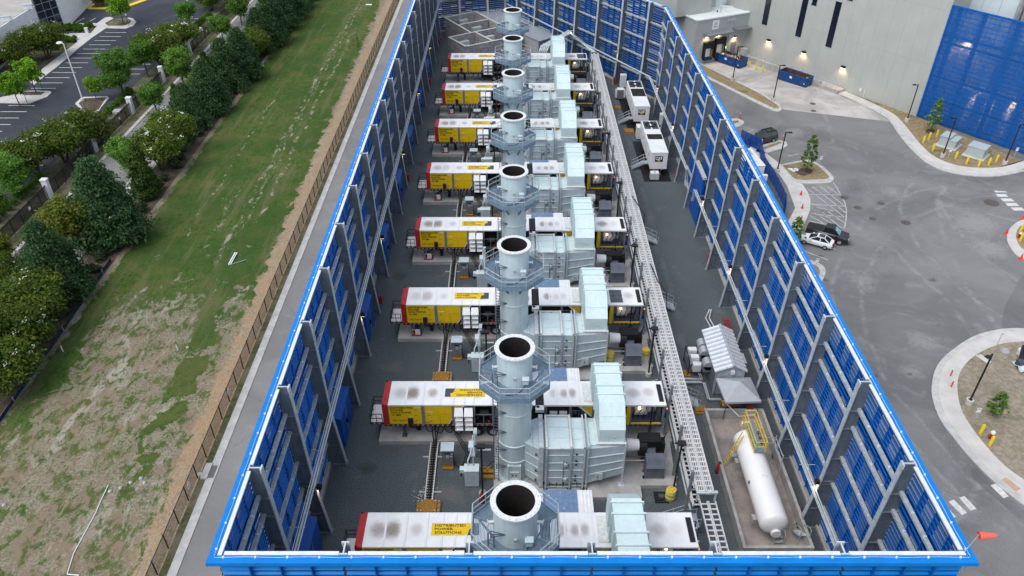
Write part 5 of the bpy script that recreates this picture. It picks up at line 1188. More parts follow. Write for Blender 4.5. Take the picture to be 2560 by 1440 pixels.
# ---------------- corrugated shed, awning, cooling units
t = thing('equipment_shed', 'small shed with a ribbed metal gable roof beside the street-side wall', 'shed', (0, 0, 0))
x0, x1, xm, y0, y1 = 16.85, 19.55, 18.35, 47.5, 53.0
b = MB(); b.bx(x0 + .15, x1 - .1, y0 + .25, y1 - .25, .1, 2.75, 'slate')
b.add([(x0 + .15, y0 + .25, 2.75), (x1 - .1, y0 + .25, 2.75), (xm, y0 + .25, 3.3)], [(0, 1, 2)], 'galv'); b.bx(x0 + .16, x1 - .11, y0 + .235, y0 + .248, .1, 2.75, 'galv'); b.build('wall', t)
for (xa, za, xb, zb) in ((x0, 2.78, xm, 3.42), (x1, 2.78, xm, 3.42)):
    b = MB(); b.add([(xa, y0, za), (xb, y0, zb), (xb, y1, zb), (xa, y1, za), (xa, y0, za - .06), (xb, y0, zb - .06), (xb, y1, zb - .06), (xa, y1, za - .06)], [(0, 3, 2, 1), (4, 5, 6, 7), (0, 1, 5, 4), (1, 2, 6, 5), (2, 3, 7, 6), (3, 0, 4, 7)], 'metal_roof')
    n = 11
    for k in range(n):
        y = y0 + .2 + (y1 - y0 - .4) * k / (n - 1); b.bar((xa, y, za + .045), (xb, y, zb + .045), .24, .09, 'metal_rib')
    b.build('roof', t)
b = MB(); b.bx(xm - .12, xm + .12, y0 - .02, y1 + .02, 3.43, 3.50, 'metal_roof'); b.build('ridge_cap', t)
for y in (51.9, 50.9, 49.4):
    b = MB(); b.lathe([(.001, -.4), (.42, -.4), (.42, .4), (.001, .4)], 'metal_roof', (x0 - .1, 2.05), 16, 'y', y); b.bx(x0 - .5, x0 + .14, y - .4, y + .4, 1.4, 2.0, 'galv_dark'); b.build('vent_hood', t, smooth=40)
b = MB(); b.bx(xm - .15, xm + .15, y0 - .05, y0 + .23, 2.55, 2.85, 'white_paint'); b.build('lamp', t)
b = MB(); b.bx(x1 - .08, x1 + .55, 49.6, 50.8, .3, 1.9, 'slate'); b.bx(x1 - .08, x1 + .6, 49.55, 50.85, 1.901, 1.96, 'mint2'); b.build('side_cabinet', t)
t = thing('canopy_tent', 'square grey pop-up canopy in front of the ribbed shed', 'canopy', (0, 0, 0), 0)
cs = [G(*p, 2.1) for p in ((1790, 945), (1876, 943), (1904, 1003), (1815, 1006))]; pk = G(1851, 954, 3.0); b = MB()
b.add([tuple(c) for c in cs] + [tuple(pk)], [(0, 1, 4), (1, 2, 4), (2, 3, 4), (3, 0, 4)], 'canvas')
b.add([tuple(c) for c in cs] + [(c.x, c.y, 1.9) for c in cs], [(0, 4, 5, 1), (1, 5, 6, 2), (2, 6, 7, 3), (3, 7, 4, 0)], 'canvas'); b.build('cloth', t)
for c in cs:
    b = MB(); d = (Vector((18.5, 46, 0)) - Vector((c.x, c.y, 0))).normalized() * .15; b.tube([(c.x + d.x, c.y + d.y, 0), (c.x + d.x, c.y + d.y, 1.95)], .035, 'dark_grey', 6); b.build('leg', t)
t = thing('table', 'orange table under the grey canopy', 'table', (18.3, 45.9, 0)); b = MB(); b.bx(-.9, .6, -.3, .4, .7, .76, 'orange_wood'); b.build('top', t)
for x in (-.85, .5):
    for y in (-.25, .3):
        b = MB(); b.bx(x, x + .06, y, y + .06, 0, .7, 'dark_grey'); b.build('leg', t)
t = thing('red_bin', 'red box standing under the grey canopy', 'box', (19.5, 45.3, 0)); b = MB(); b.bx(-.22, .22, -.2, .2, .05, .9, 'red'); b.build('body', t); b = MB(); b.bx(-.25, .25, -.23, .23, .901, .95, 'red'); b.build('lid', t)
t = thing('cooling_unit', 'pair of white outdoor cooling boxes in a black frame beside the shed', 'cooling unit', (15.9, 51.0, 0))
for x, y, z in ((0, .7, 1.0), (.12, -.1, .85), (.25, -.7, .5)):
    b = MB(); b.bx(x - .35, x + .4, y - .25, y + .25, z, z + .75, 'white_paint'); b.bx(x - .3, x + .35, y - .262, y - .252, z + .1, z + .65, 'plastic_white'); b.build('case', t)
b = MB()
for x in (-.5, .62):
    for y in (-1.0, 1.05): b.bx(x - .03, x + .03, y - .03, y + .03, 0, 1.75, 'black')
    b.bx(x - .03, x + .03, -.97, 1.02, 1.7, 1.75, 'black'); b.bx(x - .03, x + .03, -.97, 1.02, .45, .5, 'black')
b.bx(-.47, .59, -1.03, -.97, .45, .5, 'black'); b.bx(-.47, .59, 1.02, 1.08, 1.7, 1.75, 'black'); b.build('frame', t)
t = thing('pipe_run', 'galvanised pipes on the gravel beside the shed and cooling boxes', 'pipe', (0, 0, 0)); b = MB()
for o in (0, .14): b.tube([(13.9, 49.0 - o, .35), (16.3 + o, 49.0 - o, .35), (16.5 + o, 48.8, .35), (16.5 + o, 46.9 - o, .35), (17.6, 46.9 - o, .35)], .05, 'galv_light', 6); b.tube([(16.3 + o, 50.3, .35), (16.4 + o, 49.3, .35), (14, 49.3 + o, .35)], .05, 'galv_light', 6)
b.build('pipe', t, smooth=50)
t = thing('pipe_run', 'short pair of white rails on the gravel behind the shed', 'pipe', (0, 0, 0)); b = MB()
for o in (0, .35): b.tube([(19.0 + o, 55.0, .2), (18.6 + o, 58.0, .2), (19.2 + o * .5, 59.2, .3)], .06, 'tray', 6)
b.build('pipe', t)
t = thing('ladder_rack', 'small red rack at the footing of the street-side wall behind the shed', 'rack', (20.4, 56.6, 0)); b = MB()
for k in range(5): b.bx(-.3, .3, -1.2 + .5 * k, -1.05 + .5 * k, .35, .42, 'red')
b.build('slat', t); b = MB(); b.bx(-.3, -.24, -1.3, 1.2, .3, .35, 'red'); b.bx(.24, .3, -1.3, 1.2, .3, .35, 'red'); b.build('rail', t)

# ---------------- generator container trailers
def container(loc, label, soot):
    t = thing('generator_container', label, 'container trailer', loc, 0, 'white container trailers')
    w, L, zb, zt = 2.08, 9.5, 1.0, 3.2
    b = MB(); b.bx(0, w, 0, L, zb, zt - .03, 'white_paint')
    for k in range(18): b.bx(.04 + k * .115, .10 + k * .115, -.02, 0, zb + .06, zt - .1, 'white_paint')
    for k in range(40): b.bx(-.02, 0, .2 + k * .235, .32 + k * .235, zb + .06, zt - .1, 'white_paint')
    b.bx(-.03, w + .03, -.035, .05, zt - .10, zt + .0, 'white_paint'); b.bx(-.03, w + .03, -.035, .05, zb - .05, zb + .05, 'white_paint')
    b.build('body', t)
    b = MB(); b.bx(-.02, w + .02, .051, L, zt - .029, zt, 'roof_white'); b.build('roof', t)
    b = MB()
    for x in (.02, 1.05): b.bx(x + .1, x + .92, L - 2.6, L - .25, zt + .002, zt + .05, 'dark_grey')
    b.lathe([(.45, zt + .051), (.45, zt + .10), (.75, zt + .10), (.75, zt + .051)], 'black', (w / 2, L - 1.4), 24); b.build('roof_fan', t)
    b = MB(); b.bx(.12, w - .06, L - 5.9 if soot else L - 5.7, L - 3.1 if soot else L - 4.2, zt + .003, zt + .02, 'soot'); b.bx(1.0, 1.5, L - 5.3, L - 5.15, zt + .021, zt + .06, 'dark_grey'); b.build('exhaust_panel', t)
    b = MB(); b.bx(.52, 1.50, -.03, -.021, 1.92, 2.72, 'letter'); lg = b.build('emblem', t)
    text('emblem_lettering', 'CAT', 'white_paint', lg, .84, .44, (.59, -.031, 2.18), bold=.05)
    b = MB(); b.add([(.80, -.034, 1.99), (1.22, -.034, 1.99), (1.01, -.034, 2.28)], [(0, 1, 2)], 'yellow'); b.build('emblem_triangle', lg)
    for y in (.8, 3.2, 5.6, 7.6):
        b = MB(); b.bx(-.045, -.021, y, y + 1.0, zb + .1, zt - .15, 'plastic_white'); b.bx(-.07, -.046, y + .9, y + .96, 2.0, 2.3, 'dark_grey'); b.build('side_door', t)
    b = MB(); b.bx(.1, w - .1, 0.1, L - .1, zb - .35, zb - .051, 'black'); b.bx(.0, w, -.05, .0, zb - .18, zb - .06, 'black')
    for x in (.1, .5, .9, 1.4, 1.7): b.bx(x, x + .15, -.06, -.051, zb - .15, zb - .10, 'tail_red' if x < .3 or x > 1.5 else 'white_paint')
    b.build('chassis', t)
    for y in (6.6, 7.6):
        for x in (.12, w - .12):
            m = MB(); m.lathe([(.001, -.15), (.42, -.15), (.45, -.08), (.45, .08), (.42, .15), (.001, .15)], 'rubber', (y, .46), 18, 'x', x)
            m.v = [(v[0], v[1], v[2]) for v in m.v]; m.build('wheel', t, smooth=40)
    b = MB(); b.bx(1.35, 1.45, .3, .4, .0, zb - .3, 'orange_wood'); b.bx(1.25, 1.55, .2, .5, 0, .08, 'orange_wood'); b.build('landing_leg', t)
    return t
container((17.42, 87.3, 0), 'nearer white generator container trailer with a round roof fan and a short black roof patch', False)
container((17.25, 101.7, 0), 'farther white generator container trailer with a long sooty black roof patch', True)
for i, (x, y) in enumerate(((15.2, 88.8), (15.0, 102.6))):
    st_ = stairs((x + .2, y, 0), 0, 'small grey access steps at the side of the %s white container trailer' % ('nearer', 'farther')[i], 'access steps of the container trailers', 5, .8, 'rail_grey')
b = MB(); b.bx(16.6, 20.0, 85.7, 97.2, .008, .03, 'black'); tag(b.build('spill_mat'), 'dark spill mat under the nearer white container trailer', 'mat')
b = MB(); b.bx(16.4, 19.9, 100.2, 111.8, .008, .03, 'black'); tag(b.build('spill_mat'), 'dark spill mat under the farther white container trailer', 'mat')
t = thing('fluid_tote', 'white caged fluid tote in front of the nearer container trailer', 'tote', (17.9, 86.3, 0)); b = MB(); b.bx(-.5, .5, -.4, .4, .15, 1.0, 'plastic_white'); b.cyl(0, 0, 1.0, 1.04, .1, 'black', 12); b.build('bottle', t); b = MB()
for k in range(6): b.bx(-.52 + k * .2, -.49 + k * .2, -.43, -.402, .12, 1.02, 'galv_light'); b.bx(-.53, -.502, -.4 + k * .155, -.37 + k * .155, .12, 1.02, 'galv_light')
for z in (.3, .55, .8, 1.0): b.bx(-.54, .54, -.45, -.432, z, z + .03, 'galv_light')
b.build('cage', t); b = MB(); b.bx(-.52, .52, -.42, .42, 0, .12, 'black'); b.build('pallet', t)
def cab(loc, w, d, h, label):
    t = thing('switch_cabinet', label, 'cabinet', (loc.x, loc.y, 0), 0, 'white cabinets round the container trailers'); b = MB(); b.bx(-w / 2, w / 2, -d / 2, d / 2, .15, h, 'white_paint'); b.bx(-w / 2 - .03, w / 2 + .03, -d / 2 - .03, d / 2 + .03, h + .001, h + .05, 'plastic_white'); b.build('case', t)
    b = MB(); b.bx(-w / 2 - .012, -w / 2 - .001, -d / 2 + .08, d / 2 - .08, .3, h - .1, 'plastic_white'); b.bx(-w / 2 + .05, w / 2 - .05, -d / 2 - .012, -d / 2 - .001, .3, h - .1, 'plastic_white'); b.build('cabinet_door', t); b = MB(); b.bx(-w / 2 + .05, w / 2 - .05, -d / 2 + .05, d / 2 - .05, 0, .15, 'black'); b.build('plinth', t)
cab(G(1596, 345), .75, 1.3, 1.75, 'white cabinet at the rear left of the nearer container trailer'); cab(G(1652, 312), .5, .9, 1.6, 'slim white cabinet between the nearer container trailer and the wall'); cab(G(1648, 300) + Vector((-.1, 1.2, 0)), 1.1, .8, 1.9, 'broad white cabinet beside the end of the farther container trailer'); cab(G(1556, 218), .9, .8, 2.0, 'white cabinet behind the farther container trailer')
t = thing('transformer_unit', 'white transformer with side radiators behind the farther container trailer', 'transformer', G(1549, 248)); b = MB(); b.bx(-.45, .45, -.4, .4, .2, 1.6, 'post_grey'); b.bx(-.5, .5, -.45, .45, 1.601, 1.68, 'white_paint'); b.build('case', t)
for x in (-.62, .62):
    b = MB()
    for k in range(5): b.bx(x - .12, x + .12, -.4 + k * .18, -.32 + k * .18, .4, 1.5, 'white_paint')
    b.build('radiator', t)

# ---------------- grey brick enclosures round the far transformers
g = NG('grey_brick')
bk = nd(g.nt, 'ShaderNodeTexBrick'); bk.inputs['Scale'].default_value = 1.0; bk.inputs['Brick Width'].default_value = .42; bk.inputs['Row Height'].default_value = .2; bk.inputs['Mortar Size'].default_value = .018
bk.inputs['Color1'].default_value = (.40, .39, .39, 1); bk.inputs['Color2'].default_value = (.20, .19, .20, 1); bk.inputs['Mortar'].default_value = (.38, .37, .36, 1); bk.inputs['Bias'].default_value = -.1
u = g.mth('ADD', g.x, g.mth('MULTIPLY', g.y, 1.0)); cx = nd(g.nt, 'ShaderNodeCombineXYZ'); g.l(u, cx.inputs[0]); g.l(g.z, cx.inputs[1]); g.l(cx.outputs[0], bk.inputs['Vector'])
n1 = g.noise(.9, 6, .75, (1, 1, 3)); g.out(g.mix(g.rng(n1, .56, .66, 0, .7), bk.outputs['Color'], (.60, .59, .58)))
t = thing('brick_enclosure', 'nearer roofless enclosure of streaked grey brick with two bays', 'enclosure')
A0, A1 = Vector((-7.45, 126.6, 0)), Vector((-10.6, 131.3, 0)); dx = Vector((6.4, 4.1, 0)).normalized(); dl = Vector((A1 - A0))
def bwall(t, p, q, h=3.1, w=.28):
    b = MB(); d = (q - p).normalized(); n = Vector((-d.y, d.x, 0)) * w / 2
    b.prism([p - n, q - n, q + n, p + n], 0, h, 'grey_brick'); o = b.build('wall', t); b = MB(); n *= 1.25; b.prism([p - n, q - n, q + n, p + n], h + .002, h + .09, 'sidewalk'); b.build('coping', o)
dn = dl.normalized()
bwall(t, A0, A1 + dn * .14); bwall(t, A0 + dx * .14, A0 + dx * 11); bwall(t, A1 + dx * .14, A1 + dx * 11); bwall(t, A0 + dx * 5.2 + dn * .15, A1 + dx * 5.2 - dn * .15, 3.07); bwall(t, A0 + dx * 10.9 + dn * .15, A1 + dx * 10.9 - dn * .15, 3.07)
B0 = A1 + dx * 4.4; B1 = Vector((-12.0, 142.2, 0))
t2 = thing('brick_enclosure', 'farther roofless enclosure of streaked grey brick with two bays', 'enclosure'); dl2 = (B1 - B0)
bwall(t2, B0 + dl2.normalized() * .2, B1); B2 = Vector((-6.7, 146.0, 0)); bwall(t2, B1 + dx * .15, B2); bwall(t2, B2 - dl2.normalized() * .15, B2 - dl2 * 1.0 + dl2.normalized() * .3); m = B0 + dl2 * .5; bwall(t2, m + dx * .15, m + dx * 6.2, 3.07)
def xfmr(p, label):
    t = thing('transformer', label, 'transformer', (p.x, p.y, 0), math.atan2(dx.y, dx.x), 'pale transformers in the brick bays'); b = MB(); b.bx(-1.3, .3, -.8, .8, .2, 2.0, 'transformer'); b.bx(-1.4, .4, -.1, .7, 2.001, 2.6, 'transformer'); b.build('tank', t)
    b = MB()
    for k in range(7): b.bx(.35, 1.3, -.75 + k * .22, -.68 + k * .22, .4, 1.5, 'transformer')
    b.build('radiator', t); b = MB()
    for k in range(4): b.cyl(-.9 + k * .3, .6, 1.7, 2.0, .07, 'dark_grey', 8)
    b.build('bushing', t)
xfmr(A0 + dx * 2.4 + dn * 3.6, 'pale transformer in the near left brick bay'); xfmr(A0 + dx * 7.4 + dn * 3.6, 'pale transformer in the near bay partly behind the stack'); xfmr(B0 + dl2 * .34 + dx * 3.6, 'pale transformer in the middle brick bay'); xfmr(B0 + dl2 * .84 + dx * 3.6, 'pale transformer in the farthest brick bay')
t = thing('control_building', 'low building with a flat sheet-metal roof behind the brick enclosures', 'building'); q = [B2 + Vector((.4, -.2, 0)), Vector((-2.6, 147.2, 0)), Vector((1.8, 141.5, 0)), Vector((7.6, 132.6, 0)), Vector((4.6, 129.9, 0)), A0 + dx * 11.3 + dl * 1.05 + Vector((.2, .2, 0))]
b = MB(); b.prism(q, 0, 2.9, 'grey_wall'); b.build('wall', t); b = MB(); c_ = sum(q, Vector()) / len(q); b.prism([c_ + (p - c_) * 1.04 for p in q], 2.902, 3.05, 'metal_roof'); rf = b.build('roof', t); b = MB()
for k in range(7): b.bar(q[0] + (q[1] - q[0]) * (k / 6) + Vector((0, 0, 3.07)), q[0] + (q[1] - q[0]) * (k / 6) + Vector((6.5, -10, 3.07)) * 1 - Vector((0, 0, 3.07)) + Vector((0, 0, 3.07)), .06, .04, 'metal_roof') if False else None
t = thing('pipe_bends', 'bundle of silvery pipes bending down at the end of the cable bridge', 'pipework'); b = MB()
for k in range(5): b.tube([(4.4 + .3 * k, 121.0, .2), (4.4 + .3 * k, 121.0, 3.4), (4.5 + .3 * k, 121.4, 4.2), (4.8 + .3 * k, 122.2, 4.7), (9.6, 129.0 - .4 * k, 5.0)], .13, 'galv_light', 8)
b.build('pipe', t, smooth=50); b = MB()
for x, y in ((5.2, 123.0), (7.2, 126.0), (9.4, 129.6), (11.5, 124.0)): b.bx(x - .08, x + .08, y - .08, y + .08, 0, 4.9, 'galv')
b.build('support_post', t); b = MB()
for k in range(4): b.tube([(9.6, 129.0 - .4 * k, 5.0), (12.5 + .2 * k, 118.5, 5.0)], .07, 'galv_light', 6)
b.bar((9.6, 130, 4.7), (13.6, 118.4, 4.7), .1, .12, 'galv'); b.build('tray', t)
# ------------------------------------------------------------------ beige plant building and its dock
DW = Vector((.5958, -.8032, 0)); NW = Vector((-.8032, -.5958, 0))       # along the facade (towards the viewer), outwards
PB = Vector((58.95, 105.35, 0))                                          # where the blue screen starts
def wt(t, z=0, out=0): p = PB + DW * t + NW * out; p.z = z; return p
t = thing('plant_building', 'big beige panel-clad building with tall narrow dark windows', 'building', (PB.x, PB.y, 0), math.atan2(DW.y, DW.x))
# local frame: x along facade, y = inwards (behind)
HB = 26
b = MB(); b.bx(-70, -.15, 0.0, 30, 0, HB, 'beige_wall')
for k in range(28): b.bx(-57 + k * 2.05, -57 + k * 2.05 + .025, -.012, -.001, .1, HB, 'grey_wall')
for z in (7.6, 15.0): b.bx(-70, -.2, -.014, -.001, z, z + .03, 'grey_wall')
b.build('wall', t)
A_ = math.atan2(DW.y, DW.x); CA, SA = math.cos(A_), math.sin(A_)
def on_facade(u, v):
    x, y = (u - 1278) / FPX, -(v - 720) / FPX; d = Vector((x, CP + y * SP, -SP + y * CP)); n = Vector((NW.x, NW.y, 0)); k = (PB.x * n.x + PB.y * n.y) / (d.x * n.x + d.y * n.y)
    p = d * k; p.z += HC; r = p - PB; return (r.x * DW.x + r.y * DW.y, p.z)
for (uv, ww) in (((1911, 60), .85), ((1995, 90), .85), ((2071, 116), .85)):
    x, z = on_facade(*uv); b = MB(); b.bx(x - ww / 2, x + ww / 2, -.02, -.002, z, z + 8.2 * .82, 'glass_dark')
    for k in range(1, 5): b.bx(x - ww / 2, x + ww / 2, -.035, -.021, z + k * 1.35, z + k * 1.35 + .05, 'lamp_black')
    w = b.build('window', t); b = MB()
    for q in (x - ww / 2 - .08, x + ww / 2): b.bx(q, q + .08, -.06, -.001, z, z + 6.75, 'lamp_black')
    b.bx(x - ww / 2 - .08, x + ww / 2 + .08, -.06, -.001, z - .08, z, 'lamp_black'); b.build('frame', w)
for uv in ((2035, 12), (2125, 0)):
    x, z = on_facade(*uv); b = MB(); b.bx(x - .42, x + .42, -.02, -.002, z, z + 6, 'glass_dark'); w = b.build('window', t); b = MB(); b.bx(x - .5, x + .5, -.06, -.001, z - .08, z, 'lamp_black'); b.build('sill', w)
b = MB(); x, z = on_facade(2150, 240); b.tube([(x + .6, -.1, .1), (x + .6, -.1, 1.4)], .06, 'white_paint', 6); b.bx(x - .3, x, -.12, -.001, .9, 1.3, 'white_paint'); b.build('pipe', t)
def wall_pack(uv, label):
    x, z = on_facade(*uv); p = wt(x, z, .02)
    o = thing('wall_pack_lamp', label, 'wall lamp', p, math.atan2(NW.y, NW.x), 'lit wall lamps on the plant building'); b = MB(); b.bx(0, .35, -.35, .35, 0, .22, 'lamp_black'); b.bx(.0, .25, -.3, .3, .221, .30, 'lamp_black'); b.build('housing', o)
    b = MB(); b.bx(.03, .33, -.32, .32, -.05, -.003, 'lamp_warm'); b.build('lens', o); lamp_light(o, (.42, 0, -.08), 95, (-.35, 0, -1), 2.3)
wall_pack((1923, 102), 'lit wall lamp on the beige building nearest the dock corner'); wall_pack((2011, 132), 'lit wall lamp on the beige building above the farther end of the empty blue skip'); wall_pack((2109, 169), 'lit wall lamp on the beige building closest to the blue screen')

# dock block
H2 = 7.3
D0 = wt(-32.1, 0, 0); D1 = G(1743, 53, H2); D1.z = 0
DX = (D1 - D0).normalized(); LD = (D1 - D0).length; DN = Vector((DX.y, -DX.x, 0))
if DN.y > 0: DN = -DN
t = thing('loading_dock', 'low grey dock block with a white flat roof and two dark dock doors', 'building')
q = [D0, D1, D1 - DN * 14, D0 - DN * 3]
b = MB(); b.prism(q, 0, H2, 'grey_wall'); b.build('wall', t); b = MB(); c_ = sum(q, Vector()) / 4; b.prism([c_ + (p - c_) * .99 for p in q], H2 + .002, H2 + .04, 'roof_white')
rf = b.build('roof', t); b = MB()
for p, r in zip(q, q[1:] + q[:1]): b.bar(Vector((*p[:2], H2 + .1)), Vector((*r[:2], H2 + .1)), .3, .2, 'roof_white')
b.build('parapet', rf)
def dk(s, out, z): p = D0 + DX * s + DN * out; return Vector((p.x, p.y, z))
def obox(b, s0, s1, o0, o1, z0, z1, m): b.prism([dk(s0, o0, 0), dk(s1, o0, 0), dk(s1, o1, 0), dk(s0, o1, 0)], z0, z1, m)
def on_dock(u, v):
    x, y = (u - 1278) / FPX, -(v - 720) / FPX; d = Vector((x, CP + y * SP, -SP + y * CP)); k = D0.dot(DN) / d.dot(DN); p = d * k; p.z += HC; return ((p - D0).dot(DX), p.z)
def z1(x, y): return (1600 + x / 3, y / 3)
for (a, c, e) in ((z1(475, 330), z1(550, 310), z1(510, 410)), (z1(560, 300), z1(640, 275), z1(600, 375))):
    s1, zt_ = on_dock(*a); s0, _ = on_dock(*c); zt_ = (zt_ + _) / 2 + .2
    b = MB(); obox(b, s0, s1, .005, .5, zt_ - 1.0, zt_, 'black'); obox(b, s0, s0 + .3, .005, .5, 1.0, zt_ - 1.0, 'black'); obox(b, s1 - .3, s1, .005, .5, 1.0, zt_ - 1.0, 'black'); se = b.build('dock_seal', t)
    b = MB(); obox(b, s0 + .32, s1 - .32, .005, .06, 1.0, zt_ - 1.02, 'roof_white'); obox(b, s0 + .32, s0 + .42, .061, .5, 1.0, zt_ - 1.3, 'orange_wood'); b.build('dock_door', t)
    b = MB(); obox(b, s0 + .2, s1 - .2, .005, .6, .6, .98, 'silt'); b.build('bumper', t)
sa, za = on_dock(*z1(475, 262)); sb, zb = on_dock(*z1(668, 222)); b = MB(); obox(b, sb, sa, .0, 1.3, (za + zb) / 2 - .12, (za + zb) / 2 + .1, 'post_grey')
for k in range(8): obox(b, sb + (sa - sb) * k / 8, sb + (sa - sb) * k / 8 + .08, .05, 1.25, (za + zb) / 2 + .101, (za + zb) / 2 + .14, 'galv')
b.build('canopy', t)
sa, za = on_dock(*z1(695, 212)); sb, zb = on_dock(*z1(820, 190)); b = MB(); obox(b, max(sb, .1), sa, .0, 1.3, (za + zb) / 2 - .12, (za + zb) / 2 + .1, 'post_grey'); b.build('canopy', t)
s_, z_ = on_dock(*z1(568, 185)); b = MB(); obox(b, s_ - .65, s_ + .65, .005, .04, z_ - .75, z_ + .75, 'white_paint'); sg = b.build('sign', t)
b = MB(); obox(b, s_ - .3, s_ - .02, .041, .05, z_ - .02, z_ + .36, 'transformer'); obox(b, s_ + .05, s_ + .26, .041, .05, z_ - .02, z_ + .36, 'mullion'); obox(b, s_ - .4, s_ + .38, .041, .05, z_ - .36, z_ - .22, 'mullion'); b.build('sign_mark', sg)
s_, z_ = on_dock(*z1(700, 330)); b = MB(); obox(b, s_ - .5, s_ + .5, .005, .05, .6, 2.8, 'post_grey'); d_ = b.build('door', t); b = MB(); obox(b, s_ - .4, s_ - .3, .051, .12, 1.5, 1.6, 'lamp_black'); b.build('handle', d_)
b = MB(); s_, z_ = on_dock(*z1(685, 150)); obox(b, s_ - .06, s_ + .06, .005, .1, 3.0, z_ + .8, 'galv'); obox(b, s_ - .9, s_ + .9, .005, .12, z_ - .2, z_ + .3, 'galv'); b.build('downpipe', t)
for j, uv in enumerate((z1(500, 268), z1(590, 250), z1(705, 275))):
    s_, z_ = on_dock(*uv); p = dk(s_, .1, z_); o = thing('wall_pack_lamp', ('lit lamp under the dock canopy over the near dock door', 'lit lamp under the dock canopy over the second dock door', 'lit lamp above the grey side door of the dock')[j], 'wall lamp', p, math.atan2(DN.y, DN.x), 'lit lamps on the dock')
    b = MB(); b.bx(0, .3, -.25, .25, 0, .2, 'lamp_black'); b.build('housing', o); b = MB(); b.bx(.03, .28, -.22, .22, -.05, -.003, 'lamp_warm'); b.build('lens', o); lamp_light(o, (.3, 0, -.08), 110, (-.3, 0, -1), 2.3)
s_, z_ = on_dock(*z1(632, 350)); o = thing('signal_light', 'small green signal light beside the dock door', 'signal light', dk(s_, .3, z_)); b = MB(); b.bx(-.08, .08, -.08, .08, -.15, .15, 'lamp_green'); b.build('lens', o); b = MB(); b.bx(-.1, .1, .081, .2, -.2, .2, 'lamp_black'); b.build('housing', o)
# upper storey behind the dock roof
t = thing('upper_block', 'pale upper block rising behind the white dock roof', 'building'); q2 = [dk(1.2, -4.0, 0), dk(LD * .62, -4.6, 0), dk(LD * .62, -3.4, 0), dk(LD * 1.3, -3.6, 0), dk(LD * 1.3, -13.5, 0), dk(1.2, -13.5, 0)]
q2 = [dk(-.2, -5.2, 0), dk(LD * .55, -5.2, 0), dk(LD * .55, -3.0, 0), dk(LD * 1.2, -3.0, 0), dk(LD * 1.2, -13, 0), dk(-.2, -13, 0)]
b = MB(); b.prism(q2, H2 + .05, 20, 'beige_wall'); b.build('wall', t); b = MB(); obox(b, .8, 3.2, -5.2 + .005, -5.15, H2 + .06, H2 + 3.4, 'pale_wall'); d_ = b.build('door', t); b = MB(); obox(b, .9, 3.1, -5.149, -5.13, H2 + .2, H2 + 3.2, 'glass_dark' if False else 'pale_wall'); b.build('panel', d_)
t = thing('roof_vent', 'small vent pipes on the white dock roof', 'vent', dk(LD * .42, -2.0, H2 + .04)); b = MB(); b.tube([(0, 0, 0), (0, 0, .9)], .07, 'galv', 6); b.tube([(-.5, .3, 0), (-.5, .3, .3)], .1, 'lamp_black', 6); b.build('pipe', t); b = MB(); b.tube([(.9, .2, 0), (.9, .2, .5), (1.2, .2, .55), (1.2, .2, .2)], .07, 'white_paint', 6); b.build('gooseneck', t)

# ramp with railing along the facade
t = thing('ramp_wall', 'long concrete ramp wall with a metal railing along the beige building', 'ramp'); b = MB()
b.prism([wt(-31.9, 0, .1), wt(-12, 0, .1), wt(-12, 0, 1.6), wt(-31.9, 0, 1.6)], -.02, .5, 'apron_concrete'); b.prism([wt(-31.9, 0, 1.61), wt(-15.2, 0, 1.61), wt(-15.2, 0, 1.85), wt(-31.9, 0, 1.85)], -.02, 1.0, 'basin_wall'); b.prism([wt(-15.2, 0, 1.61), wt(-12, 0, 1.61), wt(-12, 0, 1.85), wt(-15.2, 0, 1.85)], -.02, .55, 'basin_wall'); b.build('wall', t)
b = MB(); n = 22
for k in range(n): p = wt(-31.7 + 19.2 * k / (n - 1), 0, 1.73); b.bar((p.x, p.y, .6), (p.x, p.y, 1.85), .05, .05, 'galv')
for z in (1.2, 1.52, 1.85): b.bar(wt(-31.7, z, 1.73), wt(-12.5, z, 1.73), .05, .05, 'galv')
b.build('railing', t)

# blue perforated screen with the plant behind it
t = thing('screen_wall', 'tall blue perforated screen standing before the plant equipment', 'screen wall', (PB.x, PB.y, 0), A_)
HS = 15.7; LS = 15.9
b = MB(); b.add([(.0, 0, .1), (LS, 0, .1), (LS, 0, HS), (0, 0, HS), (.0, .04, .1), (LS, .04, .1), (LS, .04, HS), (0, .04, HS)], [(0, 1, 2, 3), (4, 7, 6, 5)], 'blue_screen')
b.build('perforated_sheet', t)
b = MB()
for k in range(26): z = .4 + k * .6; b.bx(.05, LS - .05, -.03, -.003, z, z + .06, 'blue_slat')
for k in range(12): x = 1.3 + k * 1.3; b.bx(x - .025, x + .025, .05, .10, .2, HS - .1, 'blue_slat')
b.build('rib', t); b = MB()
for x in (0, LS): b.bx(x - .1, x + .1, -.08, .3, 0, HS + .1, 'blue_slat')
b.bx(-.1, LS + .1, -.1, .12, HS, HS + .22, 'blue_slat'); b.bx(.1, LS - .1, .05, .1, .1, .35, 'blue_slat'); b.build('frame', t)
b = MB()
for x in (.9, 4.2, 8.6, 12.4): b.bx(x - .25, x + .25, .35, .8, 0, HS - .2, 'dumpster_blue')
for z in (10.9, 11.9, 6.2, 3.1): b.bx(.2, LS - .2, .4, .75, z - .12, z + .12, 'dumpster_blue')
b.build('post', t)
b = MB(); b.add([(LS, 0, .1), (LS, 6, .1), (LS, 6, HS), (LS, 0, HS), (LS + .04, 0, .1), (LS + .04, 6, .1), (LS + .04, 6, HS), (LS + .04, 0, HS)], [(0, 1, 2, 3), (4, 7, 6, 5)], 'blue_screen'); b.build('perforated_sheet', t)
b = MB(); b.bx(LS - .08, LS + .12, .12, 6, HS, HS + .2, 'blue_slat'); b.build('frame', t)
